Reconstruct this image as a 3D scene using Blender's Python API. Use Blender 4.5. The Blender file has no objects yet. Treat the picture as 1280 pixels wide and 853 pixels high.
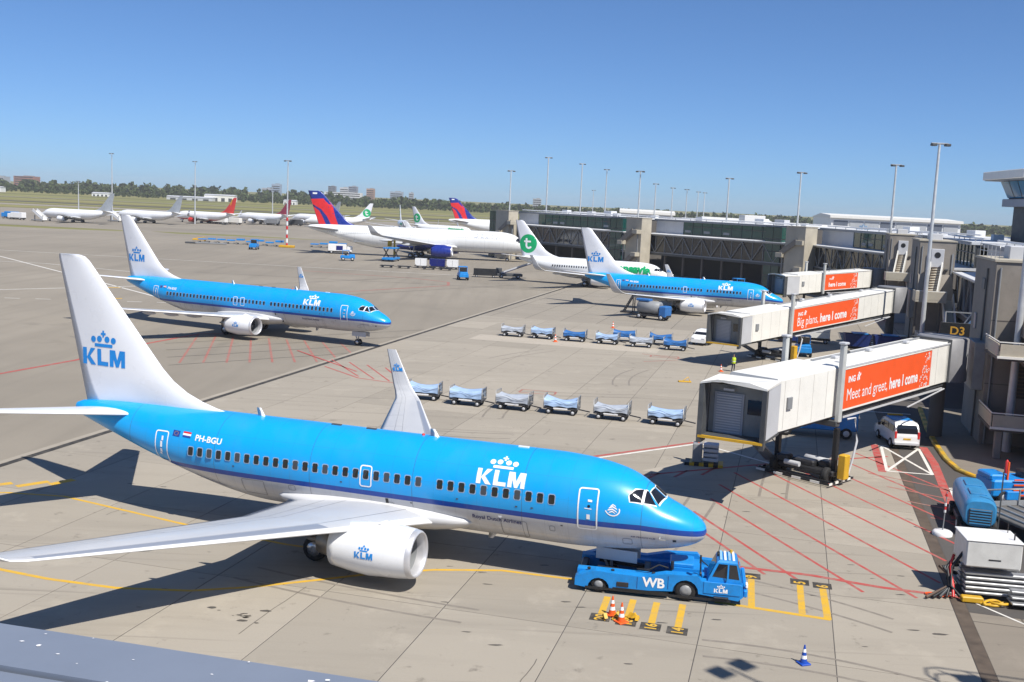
import bpy, bmesh, math, random
import numpy as np
from mathutils import Vector, Matrix
from mathutils.geometry import tessellate_polygon
random.seed(7); RNG = np.random.default_rng(7)
R = math.radians
SC = bpy.context.scene
COL = SC.collection

# ---------------------------------------------------------------- camera
PITCH, ROLL, CAMH, FPX = 0.1299, 0.0445, 16.075, 1325.95
cam_data = bpy.data.cameras.new('camera'); cam = bpy.data.objects.new('camera', cam_data); COL.objects.link(cam)
cam_data.sensor_width = 36.0; cam_data.lens = 36.0 * FPX / 1280.0
cam_data.clip_start = 0.1; cam_data.clip_end = 30000
fw = Vector((0, math.cos(PITCH), -math.sin(PITCH))); rt = Vector((1, 0, 0)); up = Vector((0, math.sin(PITCH), math.cos(PITCH)))
r2 = math.cos(ROLL) * rt + math.sin(ROLL) * up; u2 = -math.sin(ROLL) * rt + math.cos(ROLL) * up
cam.matrix_world = Matrix(((r2.x, u2.x, -fw.x, 0), (r2.y, u2.y, -fw.y, 0), (r2.z, u2.z, -fw.z, CAMH), (0, 0, 0, 1)))
SC.camera = cam

# ---------------------------------------------------------------- sky, sun, exposure
SUN_DIR = Vector((0.44, -0.58, 1.0)).normalized()          # towards the sun
world = bpy.data.worlds.new('World'); SC.world = world; world.use_nodes = True
wn = world.node_tree; wn.nodes.clear()
sky = wn.nodes.new('ShaderNodeTexSky'); sky.sky_type = 'NISHITA'; sky.sun_disc = False
sky.sun_elevation = math.asin(SUN_DIR.z); sky.sun_rotation = math.atan2(SUN_DIR.x, SUN_DIR.y)
sky.air_density = 0.6; sky.dust_density = 0.35; sky.ozone_density = 6.0; sky.altitude = 0
bg = wn.nodes.new('ShaderNodeBackground'); bg.inputs[1].default_value = 0.12
wo = wn.nodes.new('ShaderNodeOutputWorld')
sg_ = wn.nodes.new('ShaderNodeGamma'); sg_.inputs[1].default_value = 0.85
st_ = wn.nodes.new('ShaderNodeMix'); st_.data_type = 'RGBA'; st_.blend_type = 'MULTIPLY'; st_.inputs[0].default_value = 1.0; st_.inputs[7].default_value = (0.69, 0.89, 1.11, 1)
wn.links.new(sky.outputs[0], sg_.inputs[0]); wn.links.new(sg_.outputs[0], st_.inputs[6]); wn.links.new(st_.outputs[2], bg.inputs[0]); wn.links.new(bg.outputs[0], wo.inputs[0])
sl = bpy.data.lights.new('sun', 'SUN'); sl.energy = 5.0; sl.angle = R(0.5); sl.color = (1.0, 0.95, 0.87)
so = bpy.data.objects.new('sun', sl); COL.objects.link(so); so.location = (40, -40, 80)
so.rotation_euler = SUN_DIR.to_track_quat('Z', 'Y').to_euler()
SC.view_settings.view_transform = 'Standard'; SC.view_settings.look = 'None'
SC.view_settings.exposure = 0.27; SC.view_settings.gamma = 1.0
SC.render.engine = 'CYCLES'

# ---------------------------------------------------------------- materials
MATS = {}
def srgb(r, g, b):
    f = lambda c: (c / 255 / 12.92) if c <= 10 else ((c / 255 + 0.055) / 1.055) ** 2.4
    return (f(r), f(g), f(b))
def base_mat(name, rough=0.5, metal=0.0, spec=0.5, coat=0.0):
    m = bpy.data.materials.new(name); m.use_nodes = True
    nt = m.node_tree; b = nt.nodes['Principled BSDF']
    b.inputs['Roughness'].default_value = rough; b.inputs['Metallic'].default_value = metal
    b.inputs['Specular IOR Level'].default_value = spec; b.inputs['Coat Weight'].default_value = coat
    b.inputs['Coat Roughness'].default_value = 0.08
    return m, nt, b
def N(nt, t, **k):
    n = nt.nodes.new(t)
    for a, v in k.items(): setattr(n, a, v)
    return n
def mix(nt, fac, a, b, mode='MIX'):
    n = N(nt, 'ShaderNodeMix', data_type='RGBA', blend_type=mode); n.clamp_factor = True
    for i, v in ((0, fac), (6, a), (7, b)):
        if hasattr(v, 'is_linked'): nt.links.new(v, n.inputs[i])
        elif i == 0: n.inputs[0].default_value = v
        else: n.inputs[i].default_value = (*v, 1) if len(v) == 3 else v
    return n.outputs[2]
def math_(nt, op, a, b=0.0, c=None):
    n = N(nt, 'ShaderNodeMath', operation=op)
    for i, v in enumerate((a, b) if c is None else (a, b, c)):
        if hasattr(v, 'is_linked'): nt.links.new(v, n.inputs[i])
        else: n.inputs[i].default_value = v
    return n.outputs[0]
def ramp(nt, v, lo, hi):
    n = N(nt, 'ShaderNodeMapRange'); n.clamp = True
    nt.links.new(v, n.inputs[0]); n.inputs[1].default_value = lo; n.inputs[2].default_value = hi
    return n.outputs[0]
def noise(nt, vec, scale, detail=4, rough=0.55, stretch=None):
    if stretch:
        mp = N(nt, 'ShaderNodeMapping'); nt.links.new(vec, mp.inputs[0]); mp.inputs['Scale'].default_value = stretch
        if len(stretch) == 3: vec = mp.outputs[0]
    n = N(nt, 'ShaderNodeTexNoise'); nt.links.new(vec, n.inputs['Vector'])
    n.inputs['Scale'].default_value = scale; n.inputs['Detail'].default_value = detail; n.inputs['Roughness'].default_value = rough
    return n.outputs['Fac']
def objco(nt): return N(nt, 'ShaderNodeTexCoord').outputs['Object']
def worldco(nt): return N(nt, 'ShaderNodeNewGeometry').outputs['Position']
def M(name, col, rough=0.5, metal=0.0, var=0.12, scale=1.5, coat=0.0, dirt=0.0, bump=0.0, spec=0.5):
    """plain painted / metal / cloth surface with a little procedural unevenness"""
    if name in MATS: return MATS[name]
    m, nt, b = base_mat(name, rough, metal, spec, coat)
    co = objco(nt)
    f = ramp(nt, noise(nt, co, scale, 5), 0.3, 0.7)
    c = mix(nt, f, tuple(x * (1 - var) for x in col), tuple(min(1, x * (1 + var * 0.6)) for x in col))
    if dirt:
        g = ramp(nt, noise(nt, co, scale * 3.1, 6, 0.65), 0.52, 0.75)
        c = mix(nt, math_(nt, 'MULTIPLY', g, dirt), c, (0.05, 0.045, 0.04))
    nt.links.new(c, b.inputs['Base Color'])
    nt.links.new(math_(nt, 'ADD', math_(nt, 'MULTIPLY', f, 0.12), max(0.02, rough - 0.06)), b.inputs['Roughness'])
    if bump:
        bp = N(nt, 'ShaderNodeBump'); bp.inputs['Strength'].default_value = bump
        nt.links.new(noise(nt, co, scale * 8, 4), bp.inputs['Height']); nt.links.new(bp.outputs[0], b.inputs['Normal'])
    MATS[name] = m; return m
def glass(name, col, rough=0.05):
    if name in MATS: return MATS[name]
    m, nt, b = base_mat(name, rough, 0.0, 0.8)
    f = noise(nt, objco(nt), 0.7, 2)
    nt.links.new(mix(nt, f, tuple(x * .8 for x in col), tuple(x * 1.2 for x in col)), b.inputs['Base Color'])
    b.inputs['IOR'].default_value = 1.52
    MATS[name] = m; return m

WHITE = M('white_paint', (0.80, 0.80, 0.79), 0.32, var=.05, dirt=.06)
WHITE_AC = M('white_aircraft_paint', (0.80, 0.81, 0.82), 0.25, var=.03, scale=.6, coat=.4, dirt=.03)
FIN_WHITE = M('fin_paint', (0.76, 0.77, 0.80), 0.3, var=.03, scale=.5, coat=.3)
GREY_AC = M('grey_aircraft_paint', (0.56, 0.57, 0.58), 0.38, var=.06, scale=.5, dirt=.05)
METAL = M('bare_metal', (0.62, 0.62, 0.64), 0.28, 0.9, var=.1)
DMETAL = M('dark_metal', (0.06, 0.06, 0.065), 0.45, 0.6, var=.3, dirt=.2)
STEEL = M('galvanised_steel', (0.40, 0.41, 0.42), 0.45, 0.5, var=.2)
RUBBER = M('black_rubber', (0.018, 0.018, 0.019), 0.8, var=.3)
BLACK = M('black_paint', (0.015, 0.016, 0.018), 0.5, var=.3)
WINDOW = glass('dark_window', (0.012, 0.013, 0.017))
KBLUE = M('airline_blue', (0.0, 0.24, 0.68), 0.3, var=.05, scale=.8, coat=.3)
GSEBLUE = M('ground_support_blue', (0.008, 0.235, 0.64), 0.4, var=.12, scale=2.5, dirt=.25)
DKBLUE = M('dark_blue', (0.006, 0.012, 0.14), 0.35, var=.08)
DECALW = M('decal_white', (0.85, 0.85, 0.85), 0.35, var=.03)
ORANGE = M('orange_banner', (0.85, 0.105, 0.022), 0.55, var=.06)
CREAM = M('cream_panel', (0.79, 0.775, 0.72), 0.45, var=.05, scale=.8, dirt=.08)
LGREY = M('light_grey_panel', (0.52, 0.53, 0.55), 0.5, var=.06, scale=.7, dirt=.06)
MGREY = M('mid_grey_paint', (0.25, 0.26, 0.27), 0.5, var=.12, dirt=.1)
DGREY = M('dark_grey_paint', (0.07, 0.075, 0.08), 0.5, var=.2, dirt=.1)
YELLOW = M('yellow_paint', (0.62, 0.36, 0.02), 0.5, var=.12, dirt=.2)
SAFETY = M('safety_orange', (0.80, 0.11, 0.015), 0.5, var=.1)
REDP = M('red_paint', (0.60, 0.03, 0.03), 0.4, var=.08)
GREENP = M('leaf_green_paint', (0.0, 0.38, 0.13), 0.4, var=.06)
CONC = M('tower_concrete', (0.25, 0.225, 0.195), 0.85, var=.16, scale=.5, dirt=.18, bump=.15)
CONC2 = M('beige_concrete', (0.44, 0.40, 0.32), 0.8, var=.12, scale=.6, dirt=.12, bump=.1)
CONCD = M('dark_concrete', (0.115, 0.105, 0.096), 0.85, var=.16, scale=.5, dirt=.2, bump=.15)
BROWN = M('brown_panel', (0.11, 0.075, 0.055), 0.5, var=.12)
GREENGLASS = glass('green_glass', (0.012, 0.07, 0.062), 0.06)
DARKGLASS = glass('smoked_glass', (0.02, 0.022, 0.026), 0.08)
ROOFW = M('white_roof', (0.66, 0.67, 0.68), 0.5, var=.08, scale=.15, dirt=.12)
TARP = M('tarpaulin_blue', (0.36, 0.50, 0.72), 0.55, var=.12, scale=2.2, bump=.25)
TARP2 = M('tarpaulin_grey', (0.42, 0.46, 0.52), 0.55, var=.12, scale=2.2, bump=.25)
TARP3 = M('tarpaulin_royal', (0.03, 0.15, 0.42), 0.5, var=.15, scale=2.2, bump=.25)

def apron_concrete(name, col, joints=False):
    if name in MATS: return MATS[name]
    m, nt, b = base_mat(name, 0.85, 0, .3); co = worldco(nt)
    tone = N(nt, 'ShaderNodeObjectInfo').outputs['Random']
    c = mix(nt, tone, tuple(x * .90 for x in col), tuple(x * 1.07 for x in col))
    big = ramp(nt, noise(nt, co, 0.06, 4, .6), .35, .7)
    c = mix(nt, math_(nt, 'MULTIPLY', big, .22), c, tuple(x * .66 for x in col))
    # rolling wear along the apron: streaky, runs with the traffic
    mp = N(nt, 'ShaderNodeMapping'); nt.links.new(co, mp.inputs[0]); mp.inputs['Rotation'].default_value = (0, 0, R(16)); mp.inputs['Scale'].default_value = (.12, 1.0, 1)
    st = ramp(nt, noise(nt, mp.outputs[0], .7, 5, .6), .5, .75)
    c = mix(nt, math_(nt, 'MULTIPLY', st, .36), c, tuple(x * .62 for x in col))
    sp = ramp(nt, noise(nt, co, 0.9, 6, .7), .61, .72)
    c = mix(nt, math_(nt, 'MULTIPLY', sp, .5), c, (0.07, 0.06, 0.05))
    pa = ramp(nt, noise(nt, co, 0.33, 6, .68), .56, .66)
    c = mix(nt, math_(nt, 'MULTIPLY', pa, .30), c, tuple(x * 1.28 for x in col))
    # rubber laid down by tyres, running across the stand
    mr = N(nt, 'ShaderNodeMapping'); nt.links.new(co, mr.inputs[0]); mr.inputs['Rotation'].default_value = (0, 0, R(18)); mr.inputs['Scale'].default_value = (.035, 1.6, 1)
    rb = ramp(nt, noise(nt, mr.outputs[0], 1.0, 4, .6), .60, .72)
    c = mix(nt, math_(nt, 'MULTIPLY', rb, .42), c, (.10, .088, .075))
    fine = noise(nt, co, 14, 5, .7)
    c = mix(nt, fine, mix(nt, 1.0, c, (.86, .86, .86), 'MULTIPLY'), mix(nt, 1.0, c, (1.06, 1.06, 1.06), 'MULTIPLY'))
    if joints:
        mp2 = N(nt, 'ShaderNodeMapping'); nt.links.new(co, mp2.inputs[0]); mp2.inputs['Rotation'].default_value = (0, 0, R(14.6))
        br = N(nt, 'ShaderNodeTexBrick'); nt.links.new(mp2.outputs[0], br.inputs[0]); br.offset = 0
        br.inputs['Scale'].default_value = 1; br.inputs['Brick Width'].default_value = 5.1; br.inputs['Row Height'].default_value = 7.5
        br.inputs['Mortar Size'].default_value = .05; br.inputs['Color1'].default_value = (1, 1, 1, 1); br.inputs['Color2'].default_value = (.93, .93, .93, 1); br.inputs['Mortar'].default_value = (.5, .5, .5, 1)
        c = mix(nt, 1.0, c, br.outputs[0], 'MULTIPLY')
    nt.links.new(c, b.inputs['Base Color'])
    bp = N(nt, 'ShaderNodeBump'); bp.inputs['Strength'].default_value = .12; bp.inputs['Distance'].default_value = .02
    nt.links.new(fine, bp.inputs['Height']); nt.links.new(bp.outputs[0], b.inputs['Normal'])
    MATS[name] = m; return m
def asphalt(name, col):
    if name in MATS: return MATS[name]
    m, nt, b = base_mat(name, 0.85, 0, .3); co = worldco(nt)
    big = ramp(nt, noise(nt, co, 0.02, 5, .6), .3, .7)
    c = mix(nt, big, tuple(x * .82 for x in col), tuple(x * 1.12 for x in col))
    mp = N(nt, 'ShaderNodeMapping'); nt.links.new(co, mp.inputs[0]); mp.inputs['Rotation'].default_value = (0, 0, R(15)); mp.inputs['Scale'].default_value = (1.0, .05, 1)
    st = ramp(nt, noise(nt, mp.outputs[0], .35, 5, .6), .45, .75)
    c = mix(nt, math_(nt, 'MULTIPLY', st, .35), c, tuple(x * .6 for x in col))
    sp = ramp(nt, noise(nt, co, 0.12, 5, .6), .62, .72)
    c = mix(nt, math_(nt, 'MULTIPLY', sp, .35), c, tuple(x * .55 for x in col))
    fine = noise(nt, co, 9, 5, .7)
    c = mix(nt, fine, mix(nt, 1.0, c, (.85, .85, .85), 'MULTIPLY'), mix(nt, 1.0, c, (1.08, 1.08, 1.08), 'MULTIPLY'))
    nt.links.new(c, b.inputs['Base Color']); MATS[name] = m; return m
def marking(name, col, wear=.35):
    if name in MATS: return MATS[name]
    m, nt, b = base_mat(name, 0.75, 0, .3); co = worldco(nt)
    w = ramp(nt, noise(nt, co, 1.8, 6, .7), .45, .8)
    c = mix(nt, math_(nt, 'MULTIPLY', w, wear * 1.6), col, (.27, .24, .20))
    nt.links.new(c, b.inputs['Base Color']); MATS[name] = m; return m
APRON = apron_concrete('apron_concrete', (0.36, 0.322, 0.264))
APRON_FAR = apron_concrete('apron_far_concrete', (0.325, 0.29, 0.238), True)
ASPH = asphalt('taxi_asphalt', (0.28, 0.248, 0.20))
ASPH_D = asphalt('road_asphalt', (0.10, 0.092, 0.085))
LINE_RED = marking('red_marking', (0.42, 0.075, 0.065), .55)
LINE_RED_FAINT = marking('faded_red_marking', (0.36, 0.13, 0.105), .8)
LINE_YEL = marking('yellow_marking', (0.62, 0.37, 0.035), .35)
LINE_WHITE = marking('white_marking', (0.70, 0.68, 0.63), .35)
LINE_BLACK = marking('black_marking', (0.045, 0.042, 0.038), .3)

# ---------------------------------------------------------------- mesh building
class MB:
    def __init__(s): s.v = []; s.f = []; s.sm = []; s.uv = {}
    def add(s, vs, fs, smooth=False, uv=None):
        o = len(s.v); s.v += [tuple(map(float, q)) for q in vs]
        for f in fs: s.f.append(tuple(i + o for i in f)); s.sm.append(smooth)
        if uv is not None:
            for i, q in enumerate(uv): s.uv[o + i] = q
        return s
    def box(s, c, d, rz=0.0, M4=None, taper=1.0):
        hx, hy, hz = d[0] / 2, d[1] / 2, d[2] / 2
        vs = []
        for z in (-hz, hz):
            k = 1 if z < 0 else taper
            for x, y in ((-hx, -hy), (hx, -hy), (hx, hy), (-hx, hy)):
                x *= k; y *= k
                vs.append((c[0] + x * math.cos(rz) - y * math.sin(rz), c[1] + x * math.sin(rz) + y * math.cos(rz), c[2] + z))
        if M4: vs = [tuple(M4 @ Vector(q)) for q in vs]
        return s.add(vs, [(3, 2, 1, 0), (4, 5, 6, 7), (0, 1, 5, 4), (1, 2, 6, 5), (2, 3, 7, 6), (3, 0, 4, 7)])
    def bbox(s, c, d, bev=.03, rz=0.0):
        """box with chamfered edges"""
        hx, hy, hz = [max(q / 2, 1e-4) for q in d]; b = min(bev, hx * .45, hy * .45, hz * .45)
        prof = [(-hz, b), (-hz + b, 0), (hz - b, 0), (hz, b)]; rings = []
        for z, ins in prof:
            x, y = hx - ins, hy - ins
            ring = [(-x + b, -y), (x - b, -y), (x, -y + b), (x, y - b), (x - b, y), (-x + b, y), (-x, y - b), (-x, -y + b)]
            rings.append([(c[0] + p * math.cos(rz) - q * math.sin(rz), c[1] + p * math.sin(rz) + q * math.cos(rz), c[2] + z) for p, q in ring])
        return s.loft(rings, True, True, smooth=False)
    def bar(s, a, b, w, h=None, roll=None):
        a = Vector(a); b = Vector(b); h = h or w; d = (b - a)
        if d.length < 1e-6: return s
        d.normalize(); u = Vector((0, 0, 1)) if abs(d.z) < .95 else Vector((1, 0, 0))
        x = d.cross(u).normalized() * w / 2; y = x.cross(d).normalized() * h / 2
        vs = [a - x - y, a + x - y, a + x + y, a - x + y, b - x - y, b + x - y, b + x + y, b - x + y]
        return s.add(vs, [(3, 2, 1, 0), (4, 5, 6, 7), (0, 1, 5, 4), (1, 2, 6, 5), (2, 3, 7, 6), (3, 0, 4, 7)])
    def tube(s, pts, r, n=8, cap=True):
        pts = [Vector(q) for q in pts]; rs = r if isinstance(r, (list, tuple)) else [r] * len(pts); rings = []
        for i, q in enumerate(pts):
            d = (pts[min(i + 1, len(pts) - 1)] - pts[max(i - 1, 0)]).normalized()
            u = Vector((0, 0, 1)) if abs(d.z) < .9 else Vector((1, 0, 0))
            x = d.cross(u).normalized(); y = x.cross(d).normalized()
            rings.append([q + (x * math.cos(t) + y * math.sin(t)) * rs[i] for t in [2 * math.pi * k / n for k in range(n)]])
        return s.loft(rings, cap, cap)
    def loft(s, rings, cap0=False, cap1=False, smooth=True, closed=True, uv=None):
        n = len(rings[0]); vs = [q for r in rings for q in r]; fs = []
        for i in range(len(rings) - 1):
            for j in range(n if closed else n - 1):
                k = (j + 1) % n; fs.append((i * n + j, i * n + k, (i + 1) * n + k, (i + 1) * n + j))
        s.add(vs, fs, smooth, uv)
        if cap0: s.add(rings[0], [tuple(range(n))[::-1]])
        if cap1: s.add(rings[-1], [tuple(range(n))])
        return s
    def lathe(s, prof, c=(0, 0, 0), axis='z', n=20, cap=True):
        """prof: list of (pos along axis, radius)"""
        rings = []
        for p, r in prof:
            ring = []
            for k in range(n):
                t = 2 * math.pi * k / n; a, b = r * math.cos(t), r * math.sin(t)
                ring.append({'z': (c[0] + a, c[1] + b, c[2] + p), 'x': (c[0] + p, c[1] + a, c[2] + b), 'y': (c[0] + b, c[1] + p, c[2] + a)}[axis])
            rings.append(ring)
        return s.loft(rings, cap, cap)
    def poly(s, pts3, thick=None, nrm=None):
        """planar polygon, optionally extruded by thick along nrm"""
        p = [Vector(q) for q in pts3]; n = len(p)
        if not thick: return s.add(p, [tuple(range(n))])
        d = Vector(nrm).normalized() * thick
        return s.add(p + [q + d for q in p], [tuple(range(n))[::-1], tuple(range(n, 2 * n))] + [(i, (i + 1) % n, n + (i + 1) % n, n + i) for i in range(n)])
    def mesh(s, name, mats, idx=None, fix=True):
        me = bpy.data.meshes.new(name); me.from_pydata(s.v, [], s.f)
        for m in (mats if isinstance(mats, (list, tuple)) else [mats]): me.materials.append(m)
        me.polygons.foreach_set('use_smooth', s.sm)
        if s.uv:
            l = me.uv_layers.new(name='UVMap'); li = np.zeros(len(me.loops), dtype=np.int32); me.loops.foreach_get('vertex_index', li)
            tab = np.zeros((len(s.v), 2), dtype=np.float32)
            for k, q in s.uv.items(): tab[k] = q
            l.data.foreach_set('uv', tab[li].ravel())
        if idx: me.polygons.foreach_set('material_index', idx)
        me.validate()
        if fix:
            bm = bmesh.new(); bm.from_mesh(me); bmesh.ops.recalc_face_normals(bm, faces=bm.faces); bm.to_mesh(me); bm.free()
        me.update(); return me
def obj(name, me, parent=None, loc=None, rz=None):
    o = bpy.data.objects.new(name, me); COL.objects.link(o)
    if parent is not None: o.parent = parent
    if loc is not None: o.location = loc
    if rz is not None: o.rotation_euler = (0, 0, rz)
    return o
def part(name, mb, mat, parent, fix=True): return obj(name, mb.mesh(name, mat, fix=fix), parent)
def tag(o, label, cat, group=None):
    o['label'] = label; o['category'] = cat
    if group: o['group'] = group
    return o
def thing(name, label, cat, loc=(0, 0, 0), rz=0.0, group=None):
    o = obj(name, None, None, loc, rz); o.empty_display_size = .5
    return tag(o, label, cat, group)
def struct(name, mb, mat):
    o = obj(name, mb.mesh(name, mat)); o['kind'] = 'structure'; return o
def clone(o, parent=None):
    c = o.copy(); COL.objects.link(c); c.parent = parent
    for ch in list(o.children): clone(ch, c)
    return c
# ---------------------------------------------------------------- lettering
_TX = {}
def text2d(s, size=1.0, bold=0.0, align='LEFT'):
    """triangles of a string as (verts, faces) in a plane, baseline at y=0"""
    k = (s, bold, align)
    if k not in _TX:
        cu = bpy.data.curves.new('t', 'FONT'); cu.body = s; cu.size = 1.0; cu.offset = bold; cu.align_x = align; cu.resolution_u = 3
        o = bpy.data.objects.new('t', cu); COL.objects.link(o)
        me = o.to_mesh(); vs = [(v.co.x, v.co.y) for v in me.vertices]; fs = [tuple(p.vertices) for p in me.polygons]
        o.to_mesh_clear(); bpy.data.objects.remove(o); bpy.data.curves.remove(cu); _TX[k] = (vs, fs)
    vs, fs = _TX[k]; return [(x * size, y * size) for x, y in vs], fs
def circle2d(cx, cy, r, n=14): return [(cx + r * math.cos(2 * math.pi * i / n), cy + r * math.sin(2 * math.pi * i / n)) for i in range(n)]
def rect2d(x0, y0, x1, y1): return [(x0, y0), (x1, y0), (x1, y1), (x0, y1)]
def klm_polys():
    """block letters 3.1 wide, 1 high, and the crown above: dots, cross and bar"""
    K = [[(0, 0), (.3, 0), (.3, 1), (0, 1)], [(.3, .42), (.62, 1), (.98, 1), (.55, .52)], [(.3, .42), (.43, .62), (.55, .52), (1.02, 0), (.64, 0)]]
    L = [[(1.14, 0), (1.44, 0), (1.44, 1), (1.14, 1)], [(1.44, 0), (1.98, 0), (1.98, .25), (1.44, .25)]]
    Mm = [[(2.1, 0), (2.38, 0), (2.38, 1), (2.1, 1)], [(2.38, 1), (2.38, .5), (2.56, 0), (2.66, .42), (2.58, .62), (2.5, 1)], [(2.56, 0), (2.76, 0), (2.95, .5), (2.95, 1), (2.83, 1), (2.66, .42)], [(2.95, 0), (3.23, 0), (3.23, 1), (2.95, 1)]]
    crown = [rect2d(.95, 1.13, 2.3, 1.32)]
    for i, x in enumerate((.86, 1.33, 1.9, 2.37)): crown.append(circle2d(x, 1.56 + (.04 if i in (1, 2) else 0), .19))
    crown += [rect2d(1.56, 1.72, 1.68, 2.12), rect2d(1.44, 1.86, 1.56, 1.98), rect2d(1.68, 1.86, 1.8, 1.98)]
    return K + L + Mm, crown
def tri2d(polys):
    vs, fs = [], []
    for p in polys:
        o = len(vs); vs += p
        for t in tessellate_polygon([[Vector((x, y, 0)) for x, y in p]]): fs.append(tuple(o + i for i in t))
    return vs, fs
def decal(name, vf, fn, mat, parent, sub=None):
    """drape flat artwork over a surface: fn(x, y) gives the 3-D point"""
    vs, fs = vf
    me = bpy.data.meshes.new(name); me.from_pydata([(x, y, 0) for x, y in vs], [], fs)
    if sub:
        bm = bmesh.new(); bm.from_mesh(me); bmesh.ops.triangulate(bm, faces=bm.faces)
        for _ in range(5):
            es = [e for e in bm.edges if e.calc_length() > sub]
            if not es: break
            bmesh.ops.subdivide_edges(bm, edges=es, cuts=1); bmesh.ops.triangulate(bm, faces=bm.faces)
        bm.to_mesh(me); bm.free()
    for v in me.vertices: v.co = fn(v.co.x, v.co.y)
    me.materials.append(mat); me.update(); return obj(name, me, parent)
# apron frame: u runs along the pier, v runs towards it
TH = R(14.6)
def uv_xy(u, v): return (u * math.sin(TH) + v * math.cos(TH), u * math.cos(TH) - v * math.sin(TH))
def ribbon(pts, w):
    """flat strip along a polyline of xy points"""
    out = []; P = [Vector(q) for q in pts]
    L, Rr = [], []
    for i, q in enumerate(P):
        d = (P[min(i + 1, len(P) - 1)] - P[max(i - 1, 0)]).normalized(); n = Vector((-d.y, d.x)) * w / 2
        L.append(q + n); Rr.append(q - n)
    return L, Rr
def strip(name, pts, w, mat, parent, z=.004):
    L, Rr = ribbon(pts, w); n = len(L); mb = MB()
    mb.add([(q.x, q.y, z) for q in L] + [(q.x, q.y, z) for q in Rr], [(i, i + 1, n + i + 1, n + i) for i in range(n - 1)])
    return part(name, mb, mat, parent)
def flat(name, pts, mat, parent, z=.004): return part(name, MB().add([(x, y, z) for x, y in pts], [tuple(range(len(pts)))]), mat, parent)
# ================================================================ ground
def grass_mat():
    m, nt, b = base_mat('grass_field', 0.95, 0, .1); co = worldco(nt)
    f = ramp(nt, noise(nt, co, .004, 5, .6), .3, .7)
    c = mix(nt, f, (.15, .165, .06), (.235, .215, .10))
    mp = N(nt, 'ShaderNodeMapping'); nt.links.new(co, mp.inputs[0]); mp.inputs['Scale'].default_value = (.06, 1, 1)
    c = mix(nt, ramp(nt, noise(nt, mp.outputs[0], .012, 4, .6), .45, .62), c, (.11, .105, .05))
    c = mix(nt, noise(nt, co, .3, 5, .7), c, mix(nt, 1.0, c, (1.3, 1.25, 1.1), 'MULTIPLY'))
    nt.links.new(c, b.inputs['Base Color']); return m
GRASS = grass_mat()
struct('ground', MB().add([(-9000, -2000, -.3), (9000, -2000, -.3), (9000, 14000, -.3), (-9000, 14000, -.3)], [(0, 1, 2, 3)]), GRASS)
# taxiway asphalt: everything the aircraft roll on
taxi = struct('taxiway', MB().add([(-900, -60, -.03), (420, -60, -.03), (420, 640, -.03), (-60, 700, -.03), (-420, 600, -.03), (-900, 560, -.03)], [(0, 1, 2, 3, 4, 5)]), ASPH)
# runways and tracks in the field
for i, (pts, mt) in enumerate([
    ([(-1500, 800), (1500, 880), (1500, 910), (-1500, 838)], ASPH_D),
    ([(-1500, 690), (900, 740), (900, 775), (-1500, 742)], APRON_FAR),
    ([(-1500, 1040), (1500, 1080), (1500, 1100), (-1500, 1062)], APRON_FAR),
    ([(-160, 371), (-130, 376), (-145, 383), (-230, 392), (-300, 390), (-300, 383)], GRASS),
    ([(-62, 372), (-100, 384), (-132, 384), (-120, 374)], GRASS)]):
    struct('runway' if i < 3 else 'grass_verge', MB().add([(x, y, -.2 if i < 3 else -.02) for x, y in pts], [tuple(range(len(pts)))]), mt)

# the stand area: concrete slabs, each a piece of its own
SLAB_V0, SLAB_V1, SLAB_W, SLAB_L = -42.3, 7.6, 5.1, 7.5
apron = struct('apron', MB().add([(*uv_xy(u, v), -.012) for u, v in ((-60, SLAB_V0), (-60, 8.2), (143.5, 8.2), (143.5, SLAB_V0))], [(0, 1, 2, 3)]), ASPH_D)
far_apron = struct('apron_far_part', MB().add([(*uv_xy(u, v), -.006) for u, v in ((143.52, SLAB_V0), (143.52, 8.18), (150.02, 8.18), (150.02, 40), (280, 70), (280, SLAB_V0))], [(0, 1, 2, 3, 4, 5)]), APRON_FAR)
g = .034
sl_mb = MB().loft([[(x * (SLAB_W / 2 - e), y * (SLAB_L / 2 - e), z) for x, y in ((-1, -1), (1, -1), (1, 1), (-1, 1))] for z, e in ((-.01, g / 2), (-.006, g / 2), (0, g / 2 + .012))], False, True, smooth=False)
sl_me = sl_mb.mesh('slab', APRON)
nv = int(round((SLAB_V1 - SLAB_V0) / SLAB_W))
vw = (SLAB_V1 - SLAB_V0) / nv
for i in range(nv):
    for j in range(-3, 24):
        u = 8.5 + (j - 1) * SLAB_L + SLAB_L / 2; v = SLAB_V0 + (i + .5) * vw
        if u > 150 - SLAB_L / 2 + .1 or u < -20: continue
        o = obj('slab', sl_me, apron, (*uv_xy(u, v), random.uniform(-.0015, .0015)), -TH)
        o.scale = (vw / SLAB_W, 1, 1)
# drain channel beside the taxi lane, darker strip at the head of the stand
drain = struct('drain_channel', MB().add([(*uv_xy(u, v), .002) for u, v in ((-60, -42.75), (-60, -42.32), (330, -42.32), (330, -42.75))], [(0, 1, 2, 3)]), LINE_BLACK)
struct('drain_kerb', MB().add([(*uv_xy(u, v), .0) for u, v in ((-60, -43.25), (-60, -42.77), (330, -42.77), (330, -43.25))], [(0, 1, 2, 3)]), APRON)
struct('drain_strip', MB().add([(*uv_xy(u, v), .0) for u, v in ((-20, 7.62), (-20, 8.18), (100, 8.18), (100, 7.62))], [(0, 1, 2, 3)]), M('drain_grating', (.10, .075, .055), .8, var=.3, dirt=.3))
struct('concrete_verge', MB().add([(*uv_xy(u, v), -.004) for u, v in ((-20, 8.2), (-20, 40), (46, 40), (46, 8.2))], [(0, 1, 2, 3)]), apron_concrete('verge_concrete', (.27, .235, .19), True))
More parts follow.
